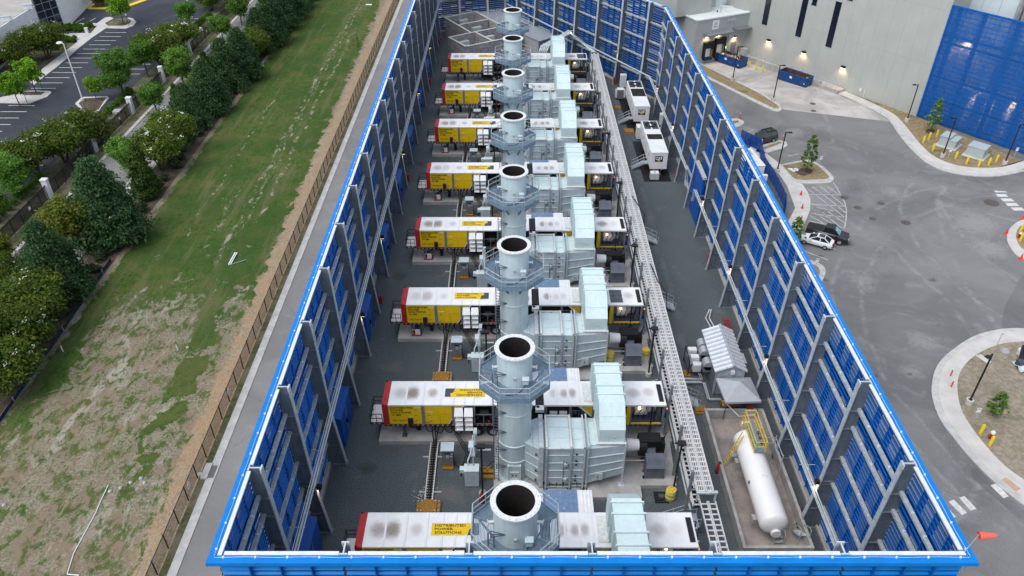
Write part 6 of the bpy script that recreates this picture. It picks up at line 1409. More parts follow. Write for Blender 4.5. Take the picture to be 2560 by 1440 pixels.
t = thing('plant_wall', 'pale wall with silvery ducts behind the top of the blue screen', 'building', (PB.x, PB.y, 0), A_); b = MB(); b.bx(-.149, 30, 5.2, 30, 0, 24, 'pale_wall')
for k in range(8): b.bx(1.4 + k * 2.3, 1.45 + k * 2.3, 5.17, 5.199, .1, 24, 'beige_wall')
b.build('wall', t); b = MB()
for x in (6.4, 7.3, 10.6, 13.4): b.tube([(x, 4.7, 2), (x, 4.7, 17.5), (x + .8, 4.7, 18.6), (x + .6, 4.7, 24)], .38, 'rim', 10)
b.build('duct', t, smooth=50); b = MB()
for k, x in enumerate((9.2, 11.0, 13.0)): b.bx(x, x + 1.6, 2.0, 5.0, 8.0, 14.5 + .3 * k, 'roof_white')
b.build('chiller', t); b = MB()
for x, z in ((3.5, 5), (5.9, 4.6), (8.4, 5.2), (11.0, 4.2)): b.bx(x, x + 1.4, 2.5, 4.5, .1, z, 'pale_wall')
b.build('tank', t)
for j, (x, z) in enumerate(((5.6, 4.3), (8.3, 4.0), (10.2, 4.4), (14.6, 4.6), (1.3, 10.4))):
    p = PB + DW * x - NW * 1.7 * -1 * -1; p = PB + DW * x - NW * 4.9
    o = thing('wall_pack_lamp', 'lit lamp glowing behind the blue screen, %s from the beige wall' % NTH[j] if j < 4 else 'small lit lamp high behind the blue screen corner', 'wall lamp', (p.x, p.y, z), math.atan2(NW.y, NW.x), 'lamps behind the blue screen')
    b = MB(); b.bx(0, .3, -.3, .3, .02, .2, 'lamp_black'); b.build('housing', o); b = MB(); b.bx(.02, .3, -.28, .28, -.06, .018, 'lamp_warm'); b.build('lens', o); lamp_light(o, (.3, 0, -.1), 330, (-.2, 0, -1), 2.6)

# ------------------------------------------------------------------ street furniture on the right
T = thing('street_lamp', '', 'lamp post'); b = MB(); b.cyl(0, 0, 0, .62, .30, 'sidewalk', 16); b.build('base', T); b = MB(); b.lathe([(.085, .62), (.075, 5.6)], 'lamp_black', n=8); b.bx(-.13, .13, -.13, .13, .621, .66, 'lamp_black'); b.build('pole', T)
b = MB(); b.bx(-.55, .05, -.05, .05, 5.5, 5.57, 'lamp_black'); b.bx(-.75, -.35, -.16, .16, 5.5, 5.6, 'lamp_black'); b.build('head', T)
sl = []
for (u, v), rz, lab in (((2266, 305), 0, 'black street lamp on the planting strip just before the blue screen'), ((1831, 203), math.pi, 'black street lamp on the grass island beside the filled blue skip'), ((1932, 253), math.pi, 'black street lamp at the tip of the grass island beside the empty blue skip'), ((2355, 394), .1, 'black street lamp in front of the two pale transformers'),
                       ((2510, 412), 3.3, 'black street lamp beside the last yellow bollard at the blue screen'), ((2420, 1012), .5, 'black street lamp on the round corner lawn with the small green tree'), ((1942, 432), math.pi, 'black street lamp beside the small lawn island with a mulch ring')):
    sl.append((G(u, v), rz, lab))
for i, (p, rz, lab) in enumerate(sl):
    o = T if i == 0 else dup(T); o.location = p; o.rotation_euler.z = rz; tag(o, lab, 'lamp post', 'black street lamps on white bases')
T = thing('bollard', '', 'bollard'); b = MB(); b.lathe([(.13, 0), (.13, 1.05), (.09, 1.13), (.001, 1.15)], 'bollard', n=14); b.build('post', T, smooth=50)
zb5 = zo(2280, 180, 4.8); BL = [(zb5(128, 858), 'transformer cabinets, leftmost on the kerb side'), (zb5(198, 815), 'transformer cabinets, behind the leftmost one'), (zb5(290, 785), 'transformer cabinets, farthest up by the blue screen'), (zb5(242, 955), 'corner of the stepped pale transformer, kerb side'), (zb5(517, 1050), 'gap between the two pale transformers'), (zb5(648, 1108), 'plain pale transformer, left of its front corner'),
       (zb5(792, 1140), 'plain pale transformer, nearest the sidewalk'), (zb5(912, 1125), 'plain pale transformer, right of its front corner'), (zb5(1003, 1088), 'plain pale transformer, next to the street lamp'),
       (z3(500, 455), 'filled blue skip, at its end wall'), (z3(513, 502), 'filled blue skip, second along the apron'), (z3(563, 520), 'filled blue skip, third along the apron'), (z3(612, 540), 'filled blue skip, farthest out on the apron'), (zr(785, 645), 'red hydrant, uphill side'), (zr(838, 710), 'red hydrant, downhill side'), (z6(2525, 310), 'kerb tip at the picture edge, upper one'), (z6(2528, 370), 'kerb tip at the picture edge, lower one')]
for i, (p, lab) in enumerate(BL):
    o = T if i == 0 else dup(T); o.location = (p.x, p.y, .0); tag(o, 'yellow bollard by the ' + lab, 'bollard', 'yellow bollards')
def transformer(p, rz, label, step):
    t = thing('pad_transformer', label, 'transformer', (p.x, p.y, .1), rz, 'pale green-grey transformers by the blue screen'); b = MB(); b.bx(-1.4, 1.4, -1.35, 1.35, 0, .1, 'sidewalk'); b.build('pad', t); b = MB(); b.bx(-1.05, 1.05, -.2, 1.05, .1, 1.35, 'transformer'); b.bx(-1.05, 1.05, -1.05, -.2, .1, 1.1 if step else 1.352, 'transformer'); b.build('tank', t)
    b = MB(); b.bx(-1.1, 1.1, -.22, 1.1, 1.354, 1.41, 'transformer'); b.bx(-1.1, 1.1, -1.1, -.225, (1.1 if step else 1.354) + .002, (1.15 if step else 1.40), 'transformer'); b.build('lid', t)
    b = MB(); b.bx(-.9, .9, -1.065, -1.051, .2, 1.0, 'transformer'); b.bx(-.02, .02, -1.08, -1.066, .2, 1.0, 'mullion'); b.bx(-.2, -.1, -1.1, -1.066, .6, .75, 'lamp_black'); b.bx(.1, .2, -1.1, -1.066, .6, .75, 'yellow'); b.build('cabinet_door', t)
c1_ = (zb5(300, 885) + zb5(575, 880) + zb5(410, 945) + zb5(450, 830)) / 4; c2_ = (zb5(600, 1005) + zb5(745, 1078) + zb5(925, 1010) + zb5(780, 930)) / 4
transformer(c1_, A_ + .25 + math.pi / 2 - .1, 'pale transformer cabinet with a stepped lid, farther of the two by the blue screen', True); transformer(c2_, A_ + .25 + math.pi / 2 - .1, 'pale transformer cabinet with a plain lid, nearer of the two by the blue screen', False)
def small_sign(p, label, h=1.5, w=.35):
    t = thing('small_sign', label, 'sign', p, 0, 'small white signs on posts'); b = MB(); b.tube([(0, 0, 0), (0, 0, h)], .03, 'galv', 6); b.build('post', t); b = MB(); b.bx(-w / 2, w / 2, -.045, -.03, h - .45, h + .05, 'white_paint'); s = b.build('plate', t); b = MB(); b.bx(-w / 2 + .05, w / 2 - .05, -.05, -.046, h - .1, h - .02, 'mullion'); b.build('lettering', s)
for p, l in ((zb5(425, 1045), 'small white sign beside the lamp base in front of the transformers'), (zb5(1218, 1035), 'small white sign close to the blue screen corner'), (z5(630, 535), 'small white sign at the kerb of the island with the mulch ring'), (z6(1000, 585), 'small white sign on the little island past the white car'), (zr(750, 570), 'small white sign beside the lamp on the round corner lawn'), (zr(880, 145), 'small sign on the sidewalk at the upper edge of the corner lawn')): small_sign(p, l)
def young_tree_spec(): pass
def cone(p, label):
    t = thing('traffic_cone', label, 'traffic cone', p, 0, 'orange traffic cones'); b = MB(); b.lathe([(.16, .04), (.03, .72), (.001, .73)], 'cone', n=14); b.build('cone_body', t); b = MB(); b.bx(-.22, .22, -.22, .22, 0, .045, 'cone'); b.build('base', t)
for p, l in ((z5(485, 765), 'orange traffic cone on the sidewalk beside the worn hatched bay, far one'), (z5(495, 872), 'orange traffic cone on the sidewalk beside the worn hatched bay, near one'), (z6(897, 27), 'orange traffic cone on the walk above the hatched bay kerb'), (z6(2545, 208), 'orange traffic cone at the upper side of the right-hand island'), (z6(2535, 500), 'orange traffic cone at the lower side of the right-hand island'), (z6(2428, 312), 'fallen orange cone beside the right-hand island')): cone(p, l)
def delineator(p, label, w=.08):
    t = thing('delineator_post', label, 'delineator', p, 0, 'red and white delineator posts'); b = MB(); b.cyl(0, 0, .05, .8, .06, 'cone', 8); b.cyl(0, 0, .801, .95, .061, 'white_paint', 8); b.build('post', t); b = MB(); b.bx(-.22, .22, -.2, .2, 0, .06, 'mulch'); b.build('base', t)
for p, l in ((zr(618, 320), 'red delineator post on the curved sidewalk, farther of the pair'), (zr(622, 382), 'red delineator post on the curved sidewalk, nearer of the pair'), (z5(485, 975), 'red delineator post on the walk behind the black pickup'), (z5(455, 1025), 'red delineator post behind the black pickup, nearest the small tree'), (z3(443, 885), 'red delineator post at the rounded kerb beyond the dark SUV'), (z3(605, 1085), 'red delineator post at the nose of the dark SUV'), (z3(760, 1055), 'red delineator post at the tip of the narrow grass island')): delineator(p, l)
t = thing('fire_hydrant', 'red fire hydrant with a white top between two yellow bollards', 'hydrant', zr(842, 672)); b = MB(); b.cyl(0, 0, 0, .7, .15, 'red', 12); b.tube([(-.28, 0, .5), (.28, 0, .5)], .09, 'red', 8); b.build('body', t); b = MB(); b.lathe([(.18, .701), (.17, .85), (.05, .98), (.001, .98)], 'white_paint', n=12); b.build('cap', t)
t = thing('fire_hydrant', 'red hydrant on the right-hand island between two bollards', 'hydrant', z6(2522, 345)); b = MB(); b.cyl(0, 0, 0, .6, .15, 'red', 12); b.tube([(-.26, 0, .45), (.26, 0, .45)], .09, 'red', 8); b.build('body', t); b = MB(); b.lathe([(.17, .601), (.05, .8), (.001, .8)], 'white_paint', n=12); b.build('cap', t)
t = thing('wrapped_equipment', 'black machine frame wrapped in pale plastic on the corner lawn', 'equipment', zr(1030, 260)); b = MB(); b.bar((-.6, -.3, .4), (.6, 1.6, .9), .35, .4, 'black'); b.bx(-.8, -.3, -.5, .1, .11, .8, 'dark_grey'); b.bar((0, .8, .6), (.9, .9, 2.0), .2, .2, 'black'); b.build('frame', t)
b = MB(); pv = []
for i in range(7):
    for j in range(6): pv.append((-.9 + i * .38, -1.1 + j * .3, .15 + .55 * math.exp(-((i - 3) ** 2 / 5 + (j - 2) ** 2 / 3)) + rnd.uniform(0, .22)))
b.add(pv, [(i * 6 + j, i * 6 + j + 1, i * 6 + j + 7, i * 6 + j + 6) for i in range(6) for j in range(5)], 'plastic_wrap'); b.build('plastic_sheet', t, smooth=80); b = MB(); b.lathe([(.001, 0), (.4, 0), (.4, .6), (.001, .6)], 'plastic_white', (.6, 1.5), 14); b.build('drum', t)
for (pts, lab) in (([(895, 205), (760, 195), (745, 215), (860, 245)], 'x'),): patch('concrete_slab', [zr(*p) for p in [(760, 205), (790, 198), (850, 240), (835, 255)]], 'sidewalk', .125, .05)
patch('valve_cover', [zr(*p) for p in [(905, 515), (940, 512), (950, 528), (915, 535)]], 'tactile', .12, .05)
t = thing('boulder', 'grey rock on the upper part of the corner lawn', 'rock', zr(925, 180)); b = MB(); b.lathe([(.42, .0), (.45, .15), (.3, .3), (.001, .34)], 'basin_wall', n=9); b.build('stone', t)
pv = [z5(400, 560), z5(420, 568), z5(440, 560), z5(430, 575), z5(455, 568)]
for i, p in enumerate(pv):
    t = thing('stepping_slab', 'small white slab on the island lawn beside the mulch ring', 'slab', (p.x, p.y, .125), .3 * i, 'white slabs on the island lawn'); b = MB(); b.bx(-.28, .28, -.14, .14, 0, .06, 'white_paint'); b.build('stone', t)
for i, (a, c) in enumerate((((612, 868), (748, 893)), ((578, 915), (722, 948)))):
    p, q = z5(*a), z5(*c); t = thing('timber_beam', 'long timber lying across the hatched bay, %s from the lawn island' % NTH[i], 'timber', (p.x, p.y, 0), math.atan2(q.y - p.y, q.x - p.x), 'timbers on the hatched bay'); b = MB(); L_ = (q - p).length; b.bx(0, L_, -.07, .07, .012, .13, 'roof_tan'); b.build('plank', t)

# ------------------------------------------------------------------ vehicles
def car(name, label, cat, p, rz, paint, L, W, prof, roofz, wheels, wr, glass, bed=None, sunroof=False, scl=(1, 1, 1)):
    """prof: (x, z) of the body side from tail (x=0) to nose, lower line implied; glass: cabin outline"""
    t = thing(name, label, cat, p, rz)
    b = MB(); n = len(prof); zs = .28
    def sec(w, ins):                         # width taper towards the ends
        return w / 2 - ins
    rows = []
    for x, z in prof:
        e = min(x, L - x); ins = .16 * max(0, 1 - e / .5) ** 2
        rows.append([(x, -sec(W, ins + .05), zs), (x, -sec(W, ins), zs + .18), (x, -sec(W, ins + .02), z - .12), (x, -sec(W, ins + .12), z), (x, sec(W, ins + .12), z), (x, sec(W, ins + .02), z - .12), (x, sec(W, ins), zs + .18), (x, sec(W, ins + .05), zs)])
    vs = [v for r in rows for v in r]; fs = []
    for i in range(n - 1):
        for k in range(8): fs.append((i * 8 + k, i * 8 + (k + 1) % 8, (i + 1) * 8 + (k + 1) % 8, (i + 1) * 8 + k))
    fs += [tuple(range(8)), tuple((n - 1) * 8 + k for k in range(8))[::-1]]
    b.add(vs, fs, paint); bd = b.build('body', t, smooth=35)
    (x0, za), (x1, zb), (x2, zc), (x3, zd) = glass                      # rear base, rear top, front top, front base
    b = MB(); wi, wo = W / 2 - .30, W / 2 - .13
    b.add([(x0, -wo, za), (x1, -wi, zb), (x2, -wi, zc), (x3, -wo, zd), (x0, wo, za), (x1, wi, zb), (x2, wi, zc), (x3, wo, zd)], [(0, 1, 2, 3), (7, 6, 5, 4), (0, 4, 5, 1)], 'car_glass'); b.build('side_window', t)
    b = MB(); b.add([(x3, -wo, zd), (x2, -wi, zc), (x2, wi, zc), (x3, wo, zd)], [(0, 1, 2, 3)], 'windscreen' if paint == 'car_black' else 'car_glass'); b.build('windscreen', t)
    b = MB(); b.bx(x1 - .02, x2 + .02, -wi - .02, wi + .02, zb - .005, zb + .05, paint)
    for s in (-1, 1):
        b.bar((x3, s * (wo + .0), zd), (x2, s * wi, zc), .07, .05, paint); b.bar((x0, s * wo, za), (x1, s * wi, zb), .09, .05, paint); xm_ = (x1 + x2) / 2; b.bar((xm_, s * (wo + .01), za - .02), (xm_, s * (wi + .005), zb), .07, .05, paint)
    rf = b.build('roof', t, smooth=35)
    if sunroof: b = MB(); b.bx(x2 - .75, x2 - .15, -.32, .32, zb + .051, zb + .06, 'car_glass'); b.build('sunroof', rf)
    for wx in wheels:
        for s in (-1, 1):
            m = MB(); y0 = s * (W / 2 - .10); m.lathe([(wr * .6, -.1), (wr * .93, -.1), (wr, -.05), (wr, .05), (wr * .93, .1), (wr * .6, .1)], 'rubber', (wx, wr), 20, 'y', y0); wl = m.build('wheel', t, smooth=40)
            m = MB(); m.lathe([(.001, -.085), (wr * .25, -.095), (wr * .6, -.085), (wr * .6, .085), (wr * .25, .095), (.001, .085)], 'rim', (wx, wr), 16, 'y', y0); m.build('rim', wl, smooth=40)
    for s in (-1, 1):
        b = MB(); b.bx(L - .22, L - .02, s * (W / 2 - .32) - .14, s * (W / 2 - .32) + .14, .60, .74, 'windscreen'); b.build('headlight', t)
        b = MB(); b.bx(-.012, .06, s * (W / 2 - .28) - .12, s * (W / 2 - .28) + .12, .62, .78, 'tail_red'); b.build('tail_light', t)
        b = MB(); b.bx(x3 - .35, x3 - .2, s * (W / 2 + .02) - .1, s * (W / 2 + .02) + .1, zd - .05, zd + .1, paint); b.build('mirror', t)
    b = MB(); b.bx(L - .06, L + .02, -.5, .5, .38, .55, 'rim' if paint == 'car_black' else 'lamp_black'); b.bx(-.03, .03, -.6, .6, .36, .5, 'lamp_black'); b.build('bumper', t)
    t.scale = scl
    if bed: b = MB(); b.bx(bed[0], bed[1], -W / 2 + .14, W / 2 - .14, bed[2] + .002, bed[2] + .05, 'lamp_black'); b.build('bed_cover', t)
    return t
def ang(p, q): return math.atan2(q.y - p.y, q.x - p.x)
a, c = G(1942, 338), G(1887, 352)      # SUV: nose towards the fence
p, q = z5(285, 330), z5(140, 372)
car('parked_car', 'dark green-black SUV with a roof rack parked by the blue fence', 'car', z5(272, 315), ang(z5(272, 315), z5(112, 352)), 'car_dark', 3.75, 1.5, [(0, .55), (.05, .82), (.3, .86), (2.5, .86), (2.6, .82), (3.5, .72), (3.7, .6), (3.75, .45)], 1.3, (.75, 2.95), .29, [(.12, .84), (.3, 1.3), (2.0, 1.3), (2.6, .84)], scl=(1.12, 1.15, 1.2))
rr = bpy.data.objects['parked_car']; b = MB()
for y in (-.42, .42): b.bx(.4, 1.9, y - .03, y + .03, 1.37, 1.42, 'lamp_black')
b.bx(.6, .66, -.42, .42, 1.355, 1.39, 'lamp_black'); b.bx(1.5, 1.56, -.42, .42, 1.355, 1.39, 'lamp_black'); b.build('roof_rack', rr)
car('pickup_truck', 'black pickup with a covered bed parked beside the white sedan', 'truck', z5(520, 1070) , ang(z5(520, 1070), z5(815, 1140)), 'car_black', 4.4, 1.6, [(0, .7), (.04, .98), (.3, 1.0), (1.75, 1.0), (3.3, .96), (3.4, .92), (4.2, .84), (4.36, .7), (4.4, .5)], 1.4, (.85, 3.55), .33, [(1.75, .98), (1.95, 1.42), (2.8, 1.42), (3.4, .94)], (.12, 1.68, 1.0), scl=(1.04, 1.06, 1.16))
car('parked_car', 'white sedan with a sunroof parked next to the black pickup', 'car', z5(738, 1190), ang(z5(738, 1190), z5(480, 1120)), 'car_white', 3.6, 1.4, [(0, .55), (.04, .72), (.4, .76), (2.5, .74), (3.3, .62), (3.55, .5), (3.6, .4)], 1.1, (.7, 2.85), .26, [(.35, .75), (.95, 1.08), (1.75, 1.08), (2.55, .74)], None, True, scl=(1.02, 1.05, 1.1))
def skip(name, label, pL, pR, pw, filled):
    ax = (pR - pL); L_ = ax.length; rz = math.atan2(ax.y, ax.x); W_ = pw
    t = thing(name, label, 'skip', (pL.x, pL.y, 0), rz, 'blue roll-off skips'); h = 1.45
    for nm, (x0, x1, y0, y1) in (('side', (0, L_, 0, .08)), ('side', (0, L_, W_ - .08, W_)), ('end', (0, .08, .081, W_ - .081)), ('end', (L_ - .08, L_, .081, W_ - .081))):
        b = MB(); b.bx(x0, x1, y0, y1, .2, h, 'dumpster_blue')
        if nm == 'side':
            yo = -.06 if y0 == 0 else W_; n = 11
            for k in range(n): x = .1 + (L_ - .3) * k / (n - 1); b.bx(x, x + .1, yo, yo + .06, .2, h - .1, 'dumpster_blue')
            b.bx(-.02, L_ + .02, yo - .02, yo + .08 + .02, h - .09, h + .04, 'dumpster_blue'); b.bx(0, L_, yo, yo + .06, .15, .3, 'dumpster_blue')
        else: b.bx(x0 - .04, x1 + .04, .1, W_ - .1, h - .08, h + .03, 'dumpster_blue')
        b.build(nm + '_wall', t)
    b = MB(); b.bx(.081, L_ - .081, .081, W_ - .081, .2, .3, 'rust')
    for y in (.082, W_ - .09): b.bx(.082, L_ - .082, y, y + .008, .31, h - .02, 'rust')
    for x in (.082, L_ - .09): b.bx(x, x + .008, .1, W_ - .1, .31, h - .02, 'rust')
    b.bx(.1, L_, .3, .4, .05, .19, 'rust'); b.bx(.1, L_, W_ - .4, W_ - .3, .05, .19, 'rust'); b.build('liner', t)
    b = MB(); b.bx(L_ * .42, L_ * .5, -.075, -.061, .8, 1.15, 'white_paint'); b.bx(L_ - .4, L_ - .2, -.075, -.061, .5, .65, 'white_paint'); b.build('sticker', t)
    for x in (.3, L_ - .3):
        for y in (.2, W_ - .2): b = MB(); b.lathe([(.001, -.06), (.12, -.06), (.12, .06), (.001, .06)], 'rubber', (x, .12), 12, 'y', y); b.build('wheel', t)
    if filled:
        b = MB(); r2 = random.Random(3)
        for k in range(46):
            x, y, z = r2.uniform(.3, L_ * .78), r2.uniform(.25, W_ - .3), r2.uniform(.7, 1.5); s = r2.uniform(.15, .4); d = Vector((r2.gauss(0, 1), r2.gauss(0, 1), r2.gauss(0, .5))).normalized() * s
            b.bar(Vector((x, y, z)) - d, Vector((x, y, z)) + d, r2.uniform(.15, .5), r2.uniform(.03, .25), r2.choice(['cardboard', 'cardboard', 'roof_tan', 'white_paint', 'bark']), (r2.random(), r2.random(), 1))
        b.bx(.1, L_ - .1, .1, W_ - .1, .31, .8, 'cardboard'); tag(b.build('rubbish_heap'), 'heap of cardboard and timber scraps filling the skip by the dock', 'rubbish').location = t.location; bpy.data.objects['rubbish_heap'].rotation_euler.z = rz
skip('roll_off_skip', 'blue skip heaped with cardboard and timber beside the dock doors', z3(248, 450), z3(440, 515), 2.0, True); skip('roll_off_skip', 'empty blue skip with a rusty inside beside the ramp railing', z3(722, 588), z3(930, 655), 2.0, False)
t = thing('cabinet_box', 'tall grey metal cabinet beside the yellow bollards near the dock', 'cabinet', z3(468, 432), A_); b = MB(); b.bx(-.5, .5, -.4, .4, .1, 1.6, 'galv'); b.bx(-.55, .55, -.45, .45, 1.601, 1.66, 'galv_light'); b.build('case', t); b = MB(); b.bx(-.45, .45, -.42, -.402, .2, 1.5, 'galv_light'); b.build('cabinet_door', t)
t = thing('windsock', 'orange windsock on a thin pole at the front corner of the barrier', 'windsock', (21.75, 22.5, HW)); b = MB(); b.tube([(0, 0, 0), (.5, .2, 1.5)], .03, 'rim', 6); b.build('pole', t); t.scale = (.8, .8, .8); b = MB(); b.lathe([(.22, 0), (.24, .2), (.17, .6), (.14, 1.0)], 'windsock', (.2, 1.35), 14, 'x', .5); b.lathe([(.14, 1.0), (.17, .6), (.22, .2), (.20, 0)], 'windsock', (.2, 1.35), 14, 'x', .501); b.build('sock', t, smooth=60)

# blue fenced pocket with a white generator box against the outside of the barrier
FP = [z3(380, 985), z3(600, 1110), z3(800, 1440), z3(830, 1520)]; FP = [z3(430, 1050), z3(590, 1140), z5(185, 470), z5(250, 690) + Vector((0, 0, 0)), z5(345, 860), z5(355, 950)]
FP = [z3(420, 1060), z3(590, 1165), z5(182, 545), z5(262, 665), z5(345, 850), z5(405, 865)]
FP = [G(1845, 360), G(1900, 392), G(1909, 425), G(1935, 465), G(1958, 520), G(1970, 545)]
FQ = [Vector((22.4, 93.5, 0)), Vector((32.6, 89.5, 0)), Vector((33.3, 84.0, 0)), Vector((32.9, 78.5, 0)), Vector((31.2, 75.0, 0))]
t = thing('mesh_fence', 'blue mesh fence round the pocket with the white generator box', 'fence'); hF = 1.75
FL = [z5(0, 335), z5(150, 410), z5(182, 560), z5(265, 688), z5(348, 860), z5(345, 960)]
for i, (p, q) in enumerate(zip(FL, FL[1:])):
    b = MB(); b.add([(p.x, p.y, .1), (q.x, q.y, .1), (q.x, q.y, hF), (p.x, p.y, hF)], [(0, 1, 2, 3)], 'blue_fence' if i < 4 else 'blue_door'); b.build('mesh_panel', t)
    b = MB(); n = 4
    for k in range(n): r = p.lerp(q, k / n); b.tube([(r.x, r.y, 0), (r.x, r.y, hF + .1)], .05, 'blue_door', 6)
    for z in (.15, hF): b.bar((p.x, p.y, z), (q.x, q.y, z), .05, .05, 'blue_door')
    b.build('fence_post', t)
patch('fenced_pad', [Vector((22.3, 95, 0)), FL[0], FL[1], FL[2], FL[3], FL[4], FL[5], Vector((22.3, FL[5].y - 1, 0))], 'yard_gravel', .008)
t = thing('generator_box', 'white generator box with roof vents behind the blue mesh fence', 'generator', (G(1874, 392, 2.3).x, G(1874, 392, 2.3).y, 0), .12); b = MB(); b.bx(-1.1, 1.1, -2.4, 2.4, .3, 2.2, 'plastic_white'); b.build('case', t); b = MB(); b.bx(-1.15, 1.15, -2.45, 2.45, 2.201, 2.26, 'white_paint'); b.bx(-.5, .5, -1.4, -.5, 2.261, 2.42, 'white_paint'); b.bx(-.7, .7, .5, 1.8, 2.261, 2.34, 'rail_grey'); b.build('roof', t); b = MB(); b.bx(-1.2, 1.2, -2.5, 2.5, .0, .3, 'concrete'); b.build('base', t)
t = thing('pale_drum', 'pale drum standing beside the white generator box', 'drum', z5(160, 640) + Vector((-.3, .4, 0))); b = MB(); b.cyl(0, 0, 0, 1.0, .35, 'canvas', 16); b.build('body', t); b = MB(); b.cyl(0, 0, 1.001, 1.06, .3, 'bollard', 14); b.build('lid', t)
t = thing('meter_box', 'white meter box on posts inside the blue mesh fence', 'cabinet', z5(222, 690) + Vector((-.5, .5, 0))); b = MB(); b.bx(-.35, .35, -.25, .25, .6, 1.3, 'white_paint'); b.build('case', t); b = MB(); b.bx(-.3, -.25, -.2, .2, 0, .6, 'galv'); b.bx(.25, .3, -.2, .2, 0, .6, 'galv'); b.build('leg', t)
# ------------------------------------------------------------------ vegetation
def leaf_mat(name, c1, c2, c3=None):
    m = bpy.data.materials.new(name); m.use_nodes = True; nt = m.node_tree; b = nt.nodes['Principled BSDF']
    b.inputs['Roughness'].default_value = .6; b.inputs['Specular IOR Level'].default_value = .12
    at = nd(nt, 'ShaderNodeAttribute', attribute_name='tone'); mx = nd(nt, 'ShaderNodeMix', data_type='RGBA'); mx.inputs['A'].default_value = (*c1, 1); mx.inputs['B'].default_value = (*c2, 1)
    nt.links.new(at.outputs['Fac'], mx.inputs['Factor']); oi = nd(nt, 'ShaderNodeObjectInfo'); hs = nd(nt, 'ShaderNodeHueSaturation')
    mr = nd(nt, 'ShaderNodeMapRange'); mr.inputs['To Min'].default_value = .82; mr.inputs['To Max'].default_value = 1.18; nt.links.new(oi.outputs['Random'], mr.inputs['Value']); nt.links.new(mr.outputs['Result'], hs.inputs['Value']); nt.links.new(mx.outputs['Result'], hs.inputs['Color'])
    nt.links.new(hs.outputs['Color'], b.inputs['Base Color'])
    tl = nd(nt, 'ShaderNodeBsdfTranslucent'); nt.links.new(hs.outputs['Color'], tl.inputs['Color']); ms = nd(nt, 'ShaderNodeMixShader'); ms.inputs['Fac'].default_value = .28
    nt.links.new(b.outputs['BSDF'], ms.inputs[1]); nt.links.new(tl.outputs['BSDF'], ms.inputs[2]); nt.links.new(ms.outputs['Shader'], nt.nodes['Material Output'].inputs['Surface'])
    M[name] = m
leaf_mat('leaf_lime', (.10, .23, .012), (.23, .41, .03)); leaf_mat('leaf_bright', (.060, .16, .022), (.17, .32, .05)); leaf_mat('leaf_olive', (.048, .100, .014), (.155, .195, .030)); leaf_mat('leaf_dark', (.030, .078, .028), (.105, .195, .070))
leaf_mat('leaf_arbor', (.032, .072, .014), (.092, .150, .030)); leaf_mat('leaf_yellow', (.08, .12, .015), (.20, .22, .035)); leaf_mat('leaf_shrub', (.035, .060, .028), (.09, .125, .06)); leaf_mat('leaf_hedge', (.05, .12, .015), (.13, .25, .03)); leaf_mat('leaf_mid', (.07, .145, .03), (.19, .31, .075))
mat('blossom', (.85, .84, .78), .7, var=.05)
def crown(name, m, seed, shape, n_cl, per, leaf, flowers=0, droop=0.0, clump=.5):
    """leaf-sized quads gathered in clumps through the crown's volume; shape(r) -> clump centre, outward direction, radius"""
    r = random.Random(seed); vs = []; fs = []; tone = []; mi = []
    for c in range(n_cl):
        p, d, cr = shape(r); tb = min(1, max(0, r.gauss(.45, .25)))
        for k in range(per):
            q = Vector((r.gauss(0, 1), r.gauss(0, 1), r.gauss(0, .75))); q = p + q * cr * .55
            nrm = (d * .55 + Vector((r.gauss(0, .6), r.gauss(0, .6), r.gauss(.35, .5)))).normalized(); a = nrm.orthogonal().normalized(); a.rotate(Matrix.Rotation(r.uniform(0, 6.28), 3, nrm)); b = nrm.cross(a); s = leaf * r.uniform(.6, 1.35)
            o = len(vs); a *= s; b *= s * .62; dz = Vector((0, 0, -s * droop)); vs += [q - a + dz, q - b * .9, q + a + dz, q + b * .9]; fs.append((o, o + 1, o + 2, o + 3)); tone.append(min(1, max(0, tb + r.gauss(0, .16)))); mi.append(0)
        if flowers and r.random() < flowers and d.z > -.1:
            for k in range(7):
                q = p + d * cr * .9 + Vector((r.gauss(0, .1), r.gauss(0, .1), r.gauss(.03, .08))); o = len(vs); s = leaf * .5; vs += [q + Vector((-s, 0, .02)), q + Vector((0, -s, .04)), q + Vector((s, 0, .02)), q + Vector((0, s, .0))]; fs.append((o, o + 1, o + 2, o + 3)); tone.append(1); mi.append(1)
    me = bpy.data.meshes.new(name); me.from_pydata([tuple(v) for v in vs], [], fs); me.materials.append(M[m]); me.materials.append(M['blossom']); me.polygons.foreach_set('material_index', mi)
    at = me.attributes.new('tone', 'FLOAT', 'FACE'); at.data.foreach_set('value', tone); return me
def sh_round(rad, h0, h1, lobes, jag=.25, seed=1):
    rr = random.Random(seed); L = [(Vector((math.cos(a) * rad * e, math.sin(a) * rad * e, h0 + (h1 - h0) * z)), rad * s) for a, e, z, s in [(rr.uniform(0, 6.28), rr.uniform(.15, .62), rr.uniform(.22, .8), rr.uniform(.34, .56)) for _ in range(lobes)]]
    def f(r):
        c, s = r.choice(L); d = Vector((r.gauss(0, 1), r.gauss(0, 1), r.gauss(.25, .9))).normalized(); k = r.uniform(.55, 1.0) + (r.random() ** 4) * jag; return c + Vector((d.x * s * k, d.y * s * k, d.z * s * k * .85)), d, rad * .2
    return f
def sh_cone(rad, h0, h1, power=.8, jag=.18, flat=.0):
    def f(r):
        t = r.random() ** 1.35; a = r.uniform(0, 6.28); lob = 1 + .16 * math.sin(a * 3 + t * 7) + .1 * math.sin(a * 5 - t * 11); k = rad * (1 - t) ** power * lob * (r.uniform(.62, 1.0) + r.random() ** 5 * jag) * min(1, .45 + t * 4)
        d = Vector((math.cos(a), math.sin(a), .35)).normalized(); return Vector((math.cos(a) * k, math.sin(a) * k, h0 + (h1 - h0) * t)), d, rad * .17
    return f
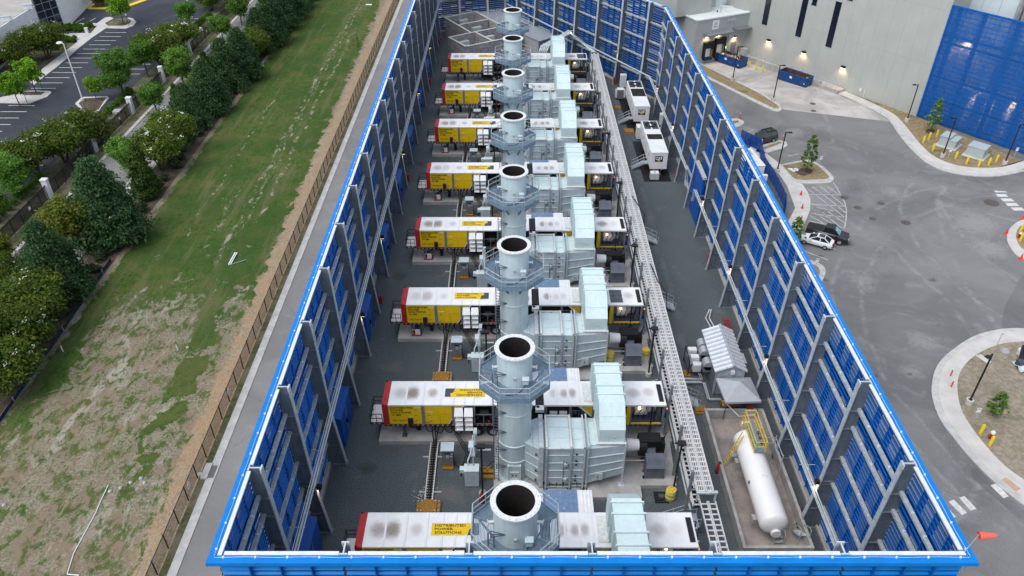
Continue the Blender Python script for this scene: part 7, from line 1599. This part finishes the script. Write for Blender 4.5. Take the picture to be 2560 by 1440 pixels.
def trunk_mesh(h, r0, limbs, spread, seed, multi=1):
    r = random.Random(seed); b = MB()
    for j in range(multi):
        a = 6.28 * j / multi; e = .0 if multi == 1 else .25; base = Vector((math.cos(a) * e * .5, math.sin(a) * e * .5, 0)); top = Vector((math.cos(a) * e * 2.2, math.sin(a) * e * 2.2, h)); mid = base.lerp(top, .5) + Vector((r.gauss(0, .06), r.gauss(0, .06), 0))
        b.tube([base, mid, top], [r0, r0 * .75, r0 * .4], 'bark', 7)
        for k in range(limbs):
            t = r.uniform(.45, .95); p = base.lerp(top, t); an = r.uniform(0, 6.28); q = p + Vector((math.cos(an) * spread * r.uniform(.4, .8), math.sin(an) * spread * r.uniform(.4, .8), h * r.uniform(.2, .45))); b.tube([p, p.lerp(q, .5) + Vector((0, 0, -.08)), q], [r0 * .4, r0 * .28, r0 * .12], 'bark', 5)
    return b
PROTO = {}
def proto(key, nm, cat, crown_me, tb, group):
    T = thing(nm, '', cat); cr = bpy.data.objects.new('crown', crown_me); C.objects.link(cr); cr.parent = T; tb.build('trunk', T, smooth=60); T['group'] = group; PROTO[key] = [T, False]
for i in range(2):
    proto('maple%d' % i, 'maple_tree', 'tree', crown('crown', 'leaf_bright', 11 + i, sh_round(1.75, 1.0, 5.2, 14, .45, 5 + i), 560, 28, .11, clump=.4), trunk_mesh(3.2, .11, 6, 1.3, 3 + i), 'bright green maples')
    proto('myrtle%d' % i, 'crape_myrtle', 'tree', crown('crown', 'leaf_olive', 21 + i, sh_round(2.2, .9, 3.9, 20, .3, 15 + i), 700, 26, .105, .03, .3), trunk_mesh(2.2, .07, 4, 1.2, 7 + i, 4), 'olive crape myrtles')
    proto('cedar%d' % i, 'cedar_tree', 'tree', crown('crown', 'leaf_dark', 31 + i, sh_cone(2.35, .15, 6.0, .72, .28), 950, 26, .11, 0, .5), trunk_mesh(4.8, .13, 4, .8, 9 + i), 'dark broad cedars')
proto('arbor', 'arborvitae', 'tree', crown('crown', 'leaf_arbor', 41, sh_cone(1.15, .1, 4.8, .75, .12), 520, 22, .11, 0, .5), trunk_mesh(3.5, .09, 3, .3, 12), 'narrow dark arborvitaes')
proto('lime', 'street_tree', 'tree', crown('crown', 'leaf_lime', 51, sh_round(1.55, 1.6, 4.6, 12, .15, 25), 330, 24, .15), trunk_mesh(2.6, .08, 6, .9, 13), 'lime green street trees')
proto('yellow', 'honey_locust', 'tree', crown('crown', 'leaf_yellow', 61, sh_round(1.9, 1.2, 4.4, 12, .5, 27), 430, 24, .11), trunk_mesh(2.8, .09, 6, 1.1, 14), 'yellow-green loose trees')
proto('sapling', 'young_tree', 'tree', crown('crown', 'leaf_mid', 71, sh_cone(.62, 1.0, 4.4, .5, .55), 78, 17, .105), trunk_mesh(2.6, .035, 4, .35, 15), 'young trees in the right-hand beds')
proto('shrub0', 'low_shrub', 'shrub', crown('crown', 'leaf_shrub', 81, sh_round(.85, 0, 1.0, 9, .2, 31), 120, 22, .10), trunk_mesh(.4, .03, 3, .3, 16, 3), 'low grey-green shrubs along the meadow')
proto('hedge0', 'hedge_shrub', 'shrub', crown('crown', 'leaf_hedge', 91, sh_round(.7, 0, .95, 8, .15, 33), 100, 22, .09), trunk_mesh(.4, .03, 3, .3, 17, 3), 'clipped green shrubs along the parking lot')
NAMES = {'maple': 'bright green maple', 'myrtle': 'olive crape myrtle with white blossom', 'cedar': 'broad dark blue-green cedar', 'arbor': 'narrow dark pointed arborvitae', 'lime': 'round lime green street tree', 'yellow': 'loose yellow-green tree', 'sapling': 'slender young tree', 'shrub': 'low shrub', 'hedge': 'clipped green shrub'}
vr = random.Random(99)
def plant(key, p, label, s=1.0, sz=None, group=None):
    T, used = PROTO[key]
    o = T if not used else dup(T); PROTO[key][1] = True
    o.location = (p[0], p[1], p[2] if len(p) > 2 else 0); o.rotation_euler.z = vr.uniform(0, 6.28); o.scale = (s, s, (sz or s)); o['label'] = label
    if group: o['group'] = group
    return o
# belt between the service lane and the meadow: (kind, photo pixel of the foot, size, height factor)
z1 = zo(0, 0, 2.977); z4 = zo(0, 480, 2.977); zf = zo(0, 240, 3.13)
ROW = [('myrtle0', (40, 905), 1.15), ('myrtle1', (105, 822), 1.15), ('cedar1', (158, 738), .95), ('yellow', (193, 622), 1.05), ('cedar0', (285, 600), 1.15), ('arbor', (372, 492), 1.15), ('maple0', (330, 440), .8), ('myrtle0', (405, 425), 1.1), ('myrtle1', (440, 372), 1.05), ('cedar1', (480, 322), .8), ('arbor', (455, 300), .85), ('maple1', (395, 290), .75),
       ('cedar0', (530, 282), .9), ('arbor', (530, 235), 1.1), ('cedar1', (572, 222), .98), ('maple0', (462, 220), .95), ('cedar0', (612, 195), .95), ('myrtle1', (640, 150), .98), ('maple1', (560, 108), .8), ('cedar1', (684, 108), 1.0), ('maple0', (605, 62), .95), ('cedar0', (700, 72), 1.05), ('cedar1', (725, 48), 1.0), ('cedar0', (745, 22), 1.0), ('maple1', (655, 20), .9), ('cedar1', (770, -8), 1.1), ('myrtle1', (510, 262), .95), ('myrtle0', (585, 170), .9), ('cedar0', (655, 128), .9),  ('myrtle0', (12, 980), 1.1), ('yellow', (5, 680), .8), ('myrtle0', (20, 720), .7)]
SEEN = {}
for i, (k, uv, s) in enumerate(ROW):
    base = k.rstrip('01')
    SEEN[base] = SEEN.get(base, 0) + 1; f = 1.36 if base != 'cedar' else 1.5
    plant(k, G(*uv), NAMES[base] + ' in the meadow belt, %s of its kind from below' % NTH[SEEN[base] - 1], s * f, s * f * vr.uniform(.86, .98), 'trees of the belt along the meadow')
LOT = [('myrtle0', (95, 440), 1.05, 'by the iron fence, nearest the white stall lines'), ('myrtle1', (165, 405), 1.1, 'by the iron fence, middle of the near clump'), ('myrtle0', (222, 365), 1.0, 'by the iron fence, far end of the near clump'), ('maple0', (310, 243), 1.15, 'by the iron fence beside the lit parking island'), ('maple1', (370, 190), .95, 'by the iron fence between the big maple and the myrtles'), ('myrtle1', (405, 170), 1.15, 'by the iron fence, in the far dark clump'), ('myrtle0', (455, 135), 1.05, 'behind the far dark clump by the iron fence'), ('maple1', (475, 72), .8, 'tall and narrow above the far dark clump'), ('maple0', (50, 492), .85, 'by the iron fence at the left picture edge'), ('myrtle1', (530, 25), .9, 'at the top of the iron fence'), ('myrtle0', (565, 5), .9, 'at the very top of the iron fence'), ('maple1', (2, 555), .7, 'at the left picture edge behind the fence')]
for k, uv, s, l in LOT: f = 1.55 if 'myrtle' in k else 1.3; plant(k, G(*uv), NAMES[k.rstrip('01')] + ' ' + l, s * f, s * 1.25, 'trees beside the iron fence')
for uv, s, l in (((91, 232), 1.05, 'on the parking island, farther of the pair'), ((50, 264), 1.0, 'on the parking island, nearer of the pair'), ((242, 250), .72, 'small, on the island with the white lamp'), ((309, 62), 1.15, 'on the rounded island by the office walk')): plant('lime', G(*uv), NAMES['lime'] + ' ' + l, s * 1.12)
plant('myrtle1', G(122, 145), 'wide olive crape myrtle on the office lawn before the white wall', 1.6, 1.4); plant('myrtle0', G(70, 165), 'wide olive crape myrtle against the white office wall', 1.5, 1.3); plant('myrtle1', G(158, 52), 'dark round tree beside the dark glass front', .7); plant('myrtle0', G(258, 15), 'dark tree on the yellow-kerbed entrance island', .9)
# shrubs
for i in range(44):
    y = 50 + i * 2.6 + vr.uniform(-.5, .5)
    plant('shrub0', (-43.4 + vr.uniform(-.5, .3), y), 'low grey-green shrub in the row along the meadow edge', vr.uniform(.8, 1.25))
hs = [z1(x, y) for x, y in [(770, 820), (800, 790), (840, 760), (880, 730)]] + [G(x, y) for x, y in [(5, 545), (18, 525), (32, 508), (40, 498), (498, 50), (512, 36), (525, 22), (488, 62)]]
hs = [(-59.0, 104 + 1.3 * k) for k in range(9)] + [(-59.0, 76 + 1.3 * k) for k in range(9)] + [(-59.2, 146 + 1.3 * k) for k in range(7)]
for p in hs: plant('hedge0', p, 'clipped bright green shrub between the parking lot and the iron fence', vr.uniform(.8, 1.0))
Z = zo(0, 0, 4.571)
for x, y in ((690, 355), (750, 358), (810, 360), (870, 362), (930, 362), (990, 360), (720, 335), (790, 335), (860, 335), (930, 335), (1000, 330), (1040, 318)): plant('hedge0', Z(x, y), 'clipped dark shrub in the hedge beside the dark glass front', .95, 1.15, 'hedge beside the dark glass front')
for x, y in ((680, 470), (730, 478), (780, 480), (830, 482), (850, 465), (720, 455), (790, 458)): plant('hedge0', Z(x, y), 'clipped dark shrub in the hedge at the paved office corner', .9, None, 'hedge at the paved office corner')
plant('sapling', G(2015, 432), 'slender young tree in the mulch ring of the lawn island', 1.5, 1.15); plant('sapling', G(2325, 330), 'slender young tree before the blue screen', 1.5, 1.1); plant('sapling', zr(855, 545), 'slender young tree on the round corner lawn', 1.1, .62); plant('sapling', G(2003, 622) + Vector((-.9, .3, 0)), 'slender young tree over the nose of the white sedan', 1.4, .85); plant('sapling', G(896, 126), 'lone thin sapling on the bare strip inside the meadow', .55)
patch('mulch_ring', [G(2325 + 12 * math.cos(a * .52), 330 + 6 * math.sin(a * .52)) for a in range(12)], 'mulch_bed', .125, .1)
for (u, v, r_) in ((122, 146, .9), (242, 251, .8), (309, 61, .8)): patch('mulch_ring', [G(u, v) + Vector((math.cos(a * .52) * r_, math.sin(a * .52) * r_, 0)) for a in range(12)], 'mulch_bed', .13, .0)

# ------------------------------------------------------------------ fences, edging and the office on the left
t = thing('iron_fence', 'long black iron fence with pale square pillars beside the tree belt', 'fence'); P0 = 81.85 - 12.55 * 3; YP = [P0 + 12.5 * k for k in range(11)]
for a, c in zip(YP, YP[1:]):
    b = MB(); b.add([(-55.5, a + .3, .1), (-55.5, c - .3, .1), (-55.5, c - .3, 1.75), (-55.5, a + .3, 1.75)], [(0, 1, 2, 3)], 'fence_mesh')
    for z in (.15, 1.6, 1.78): b.bar((-55.5, a + .25, z), (-55.5, c - .25, z), .05, .05, 'black')
    for k in range(1, 6): y = a + (c - a) * k / 6; b.bar((-55.5, y, 0), (-55.5, y, 1.95), .07, .07, 'black')
    b.build('fence_panel', t)
for y in YP:
    b = MB(); b.bx(-55.85, -55.2, y - .28, y + .28, 0, 2.35, 'plastic_white'); b.bx(-55.9, -55.15, y - .33, y + .33, 2.351, 2.5, 'white_paint'); b.build('pillar', t)
for y in (102.4, 77.2, 141.0):
    b = MB(); b.bx(-55.44, -55.42, y - .2, y + .2, .9, 1.3, 'white_paint'); b.build('notice_plate', t)
t = thing('chain_link_fence', 'dark chain-link fence between the meadow and the access road', 'fence'); FN = resample(FENCE, 80)
b = MB()
for p, q in zip(FN, FN[1:]): b.add([(p.x, p.y, .03), (q.x, q.y, .03), (q.x, q.y, 1.45), (p.x, p.y, 1.45)], [(0, 1, 2, 3)], 'fence_mesh_open')
b.build('mesh_panel', t); b = MB()
for p, q in zip(FN, FN[1:]): b.bar((p.x, p.y, 1.47), (q.x, q.y, 1.47), .045, .045, 'black')
b.build('top_rail', t)
for p in FN:
    b = MB(); b.tube([(p.x, p.y, 0), (p.x, p.y, 1.55)], .045, 'black', 6); b.build('fence_post', t)
for y in (37.2, 47.0):
    x = -23.7; b = MB(); b.bx(x + .06, x + .09, y - .18, y + .18, .75, 1.25, 'white_paint'); b.build('notice_plate', t)
t = thing('silt_fence', 'low dark blue silt fence on stakes along the tree belt', 'fence'); SL = [Vector((-41.6, 28, 0)), Vector((-41.75, 44.3, 0)), Vector((-42.0, 54, 0)), Vector((-42.5, 68, 0))]; SL = resample(SL, 18); b = MB()
for p, q in zip(SL, SL[1:]): b.add([(p.x, p.y, 0), (q.x, q.y, 0), (q.x + .03, q.y, .42), (p.x + .03, p.y, .42)], [(0, 1, 2, 3)], 'silt')
b.build('fabric', t); b = MB()
for p in SL[::2]: b.bar((p.x + .06, p.y, 0), (p.x + .06, p.y, .6), .06, .06, 'roof_tan')
b.build('stake', t)
def marker(p, label):
    t = thing('marker_post', label, 'marker post', p, 0, 'white marker posts with orange tops'); b = MB(); b.cyl(0, 0, 0, .75, .055, 'white_paint', 8); b.build('post', t); b = MB(); b.cyl(0, 0, .751, 1.1, .06, 'orange_wood', 8); b.build('cap', t)
marker(G(158, 879), 'white marker post with an orange top near the silt fence'); marker(G(445, 876), 'white marker post with an orange top in the middle of the meadow')
t = thing('white_boards', 'two white boards leaning together on the meadow beside the bare strip', 'boards', G(572, 662)); b = MB(); e = GY(584, 627, G(572, 662).y + 1.7) - G(572, 662); b.bar((0, 0, .06), (e.x, e.y + .3, .25), .12, .05, 'white_paint'); b.bar((.2, 0, .06), (e.x + .2, e.y + .3, .25), .10, .05, 'plastic_white'); b.build('board', t); b = MB(); b.bar((0, -.1, .03), (1.6, .9, .05), .06, .05, 'roof_tan'); b.build('lath', t)
t = thing('white_sheet', 'white sheet lying flat on the far meadow beside the bare strip', 'sheet', G(922, 12)); b = MB(); b.bx(-.6, .6, -.35, .35, .03, .07, 'white_paint'); b.build('panel', t)
t = thing('white_pipe', 'thin white pipe lying on the bare near corner of the meadow', 'pipe'); b = MB(); zq = zo(0, 820, 2.323); b.tube([(*zq(x, y)[:2], .05) for x, y in ((630, 915), (585, 1010), (555, 1080), (490, 1200), (430, 1310), (392, 1430))], .04, 'plastic_white', 6); b.tube([(*zq(x, y)[:2], .05) for x, y in ((392, 1432), (460, 1438))], .04, 'plastic_white', 6); b.build('tube', t)
for i, (x, y) in enumerate(((840, 900), (640, 950), (700, 930), (1090, 115), (25, 1030), (820, 875), (760, 900))):
    p = zq(x, y); t = thing('stone_debris', 'pale broken stone on the bare near part of the meadow', 'stone', p, .7 * i, 'pale stones on the meadow'); b = MB(); b.lathe([(.16, 0), (.15, .1), (.06, .16), (.001, .17)], 'concrete', n=6); b.build('stone', t)
t = thing('kerb_inlet', 'broken storm drain inlet at the kerb of the access road', 'drain', Vector((-22.72, 39.2, 0))); b = MB(); b.bx(-.75, -.25, -.6, .9, .0, .14, 'kerb'); b.bx(-1.1, -.77, -.3, .0, 0, .12, 'sidewalk'); b.build('slab', t); b = MB(); b.bx(-.23, .2, -.5, .7, .062, .08, 'patch_asphalt'); b.build('opening', t)

def tall_lamp(p, h, label, z_above=True):
    t = thing('parking_lamp', label, 'lamp post', p, 0, 'tall white parking lot lamps'); b = MB(); b.lathe([(.11, .3), (.07, h)], 'lamp_white', n=10); b.build('pole', t); b = MB(); b.cyl(0, 0, 0, .4, .3, 'sidewalk', 14); b.build('base', t); b = MB(); b.tube([(0, 0, h - .05), (-.45, .1, h + .05)], .06, 'lamp_white', 8); b.build('arm', t); b = MB(); b.lathe([(.001, -.1), (.42, -.06), (.44, .02), (.25, .14), (.001, .16)], 'lamp_white', (-.62, .12), 18, 'z', h + .05); b.build('head', t, smooth=50)
tall_lamp(G(208, 253), 8.8, 'tall white lamp on the parking island beside the stall lines'); tall_lamp(G(479, 47), 8.8, 'tall white lamp at the top of the parking lot by the iron fence')
for p, l in ((Z(318, 1189), 'thin dark stake lamp beneath the pair of lime trees'), (Z(495, 1045), 'thin dark stake behind the farther lime tree'), (Z(1475, 298), 'thin dark stake beside the tree of the rounded island')):
    t = thing('path_light', l, 'path light', p, 0, 'thin dark path lights'); b = MB(); b.tube([(0, 0, 0), (0, 0, 2.0)], .035, 'black', 6); b.build('pole', t); b = MB(); b.bx(-.1, .1, -.1, .1, 2.0, 2.25, 'white_paint'); b.build('head', t)
t = thing('white_pedestal', 'short white pedestal on the office walk beside the hedge', 'pedestal', Z(1000, 385)); b = MB(); b.bx(-.22, .22, -.22, .22, 0, 1.0, 'white_paint'); b.build('body', t); b = MB(); b.bx(-.26, .26, -.26, .26, 1.001, 1.08, 'white_paint'); b.build('cap', t)
t = thing('fire_hydrant', 'red hydrant on the yellow-kerbed entrance island', 'hydrant', Z(1105, 82)); b = MB(); b.cyl(0, 0, 0, .8, .16, 'red', 12); b.tube([(-.28, 0, .5), (.28, 0, .5)], .09, 'red', 8); b.build('body', t); b = MB(); b.lathe([(.17, .801), (.05, 1.0), (.001, 1.0)], 'red', n=12); b.build('cap', t)
t = thing('ground_box', 'flat pale utility box on the lawn beside the iron fence', 'utility box', G(295, 281)); b = MB(); b.bx(-.6, .6, -.5, .5, 0, .35, 'sidewalk'); b.build('case', t); b = MB(); b.bx(-.5, .5, -.4, .4, .351, .38, 'galv'); b.build('lid', t)

# office building: white wall, dark glass corner, tan flat roof
t = thing('office_building', 'white office building with a dark glass corner and a tan flat roof', 'building'); K = G(113, 92); HO = GY(86, 15, K.y).z
E1_ = G(-60, 215); E2_ = G(163, 75); dW = (E1_ - K).normalized(); dG = Vector((-.22, 1, 0)).normalized(); gl = (E2_ - K)
B_ = MB(); q = [K, K + dW * 40, K + dW * 40 + Vector((-60, 30, 0)), K + Vector((-50, 70, 0)), K + gl * 1.0 + Vector((-6, 40, 0)), K + gl]
B_.prism(q, 0, HO, 'white_paint'); B_.build('wall', t); c_ = sum(q, Vector()) / len(q); b = MB(); b.prism([c_ + (p - c_) * .985 for p in q], HO + .002, HO + .06, 'roof_tan'); rf = b.build('roof', t)
b = MB(); g0, g1 = K + (K - c_).normalized() * .06, K + gl; nrm = Vector((gl.y, -gl.x, 0)).normalized()
if nrm.dot(K - c_) < 0: nrm = -nrm
def gp(s, z, o=.03): p = K + gl * s + nrm * o; return (p.x, p.y, z)
b.add([gp(0, .1), gp(1, .1), gp(1, HO + 1.4), gp(0, HO + 1.4), gp(0, .1, -.3), gp(1, .1, -.3), gp(1, HO + 1.4, -.3), gp(0, HO + 1.4, -.3)], [(0, 1, 2, 3), (4, 7, 6, 5), (3, 2, 6, 7), (0, 3, 7, 4), (1, 5, 6, 2)], 'glass_dark'); w = b.build('glass_front', t); b = MB()
for z in (1.6, 3.0, 4.3, 5.6, HO + 1.3):
    if z < HO + 1.4: b.bar(gp(0, z, .07), gp(1, z, .07), .06, .09, 'mullion')
for s in (0, .35, .7, 1): b.bar(gp(s, .1, .07), gp(s, HO + 1.4, .07), .09, .06, 'mullion')
b.build('mullion', w)
t2 = bpy.data.objects[t.name]; b = MB(); pk_ = K + dW * 18; n_ = Vector((dW.y, -dW.x, 0)); n_ = n_ if n_.dot(K - c_) > 0 else -n_
def wp(s, z, o=.03): p = K + dW * s + n_ * o; return (p.x, p.y, z)
b.add([wp(13, .5), wp(20, .5), wp(20, 2.6), wp(13, 2.6)], [(0, 1, 2, 3)], 'glass_dark'); w = b.build('window', t); b = MB(); b.bar(wp(12.9, .45, .06), wp(20.1, .45, .06), .1, .1, 'mullion'); b.build('sill', w)
for i, (u, v) in enumerate(((18, 52), (72, 22))):
    p = G(u, v, HO); t = thing('roof_unit', 'small white box on the tan office roof, %s' % ('nearer the glass corner' if i else 'farther from the glass corner'), 'roof unit', (p.x, p.y, HO + .06), .4, 'boxes on the office roof'); b = MB(); b.bx(-.7, .7, -.5, .5, 0, .7, 'white_paint'); b.build('case', t); b = MB(); b.bx(-.75, .75, -.55, .55, .701, .76, 'galv'); b.build('lid', t)

# ------------------------------------------------------------------ light and finish
SUN_E, SUN_A = R(60), R(232)       # a high, veiled sun behind the camera
w = bpy.data.worlds.new('World'); scene.world = w; w.use_nodes = True; nt = w.node_tree
sk = nd(nt, 'ShaderNodeTexSky', sky_type='NISHITA', sun_disc=False); sk.sun_elevation = SUN_E; sk.sun_rotation = SUN_A; sk.air_density = 1.0; sk.dust_density = 1.5; sk.ozone_density = 1.0
bg = nt.nodes['Background']; bg.inputs['Strength'].default_value = .15; hz = nd(nt, 'ShaderNodeHueSaturation'); hz.inputs['Saturation'].default_value = .5; nt.links.new(sk.outputs['Color'], hz.inputs['Color']); nt.links.new(hz.outputs['Color'], bg.inputs['Color'])   # thin overcast veils the blue
sd = bpy.data.lights.new('Sun', 'SUN'); sd.energy = 1.1; sd.angle = R(50); sd.color = (1, .97, .93); so = bpy.data.objects.new('Sun', sd); C.objects.link(so)
dirv = Vector((math.sin(SUN_A) * math.cos(SUN_E), math.cos(SUN_A) * math.cos(SUN_E), math.sin(SUN_E))); so.rotation_euler = dirv.to_track_quat('Z', 'Y').to_euler()
vs_ = scene.view_settings; vs_.view_transform = 'Standard'; vs_.look = 'None'; vs_.gamma = 1; vs_.exposure = .72; vs_.use_curve_mapping = False
scene.render.resolution_x, scene.render.resolution_y = 1024, 576
cy = scene.cycles; cy.max_bounces = 6; cy.diffuse_bounces = 3; cy.glossy_bounces = 3; cy.transparent_max_bounces = 10; cy.use_denoising = True

# survey units -> metres, the whole world about the point below the camera
S4 = Matrix.Scale(SC, 4)
for me in bpy.data.meshes: me.transform(S4)
for o in scene.objects:
    o.location = Vector(o.location) * SC
    if o.type == 'LIGHT' and o.data.type == 'SPOT': o.data.energy *= SC * SC
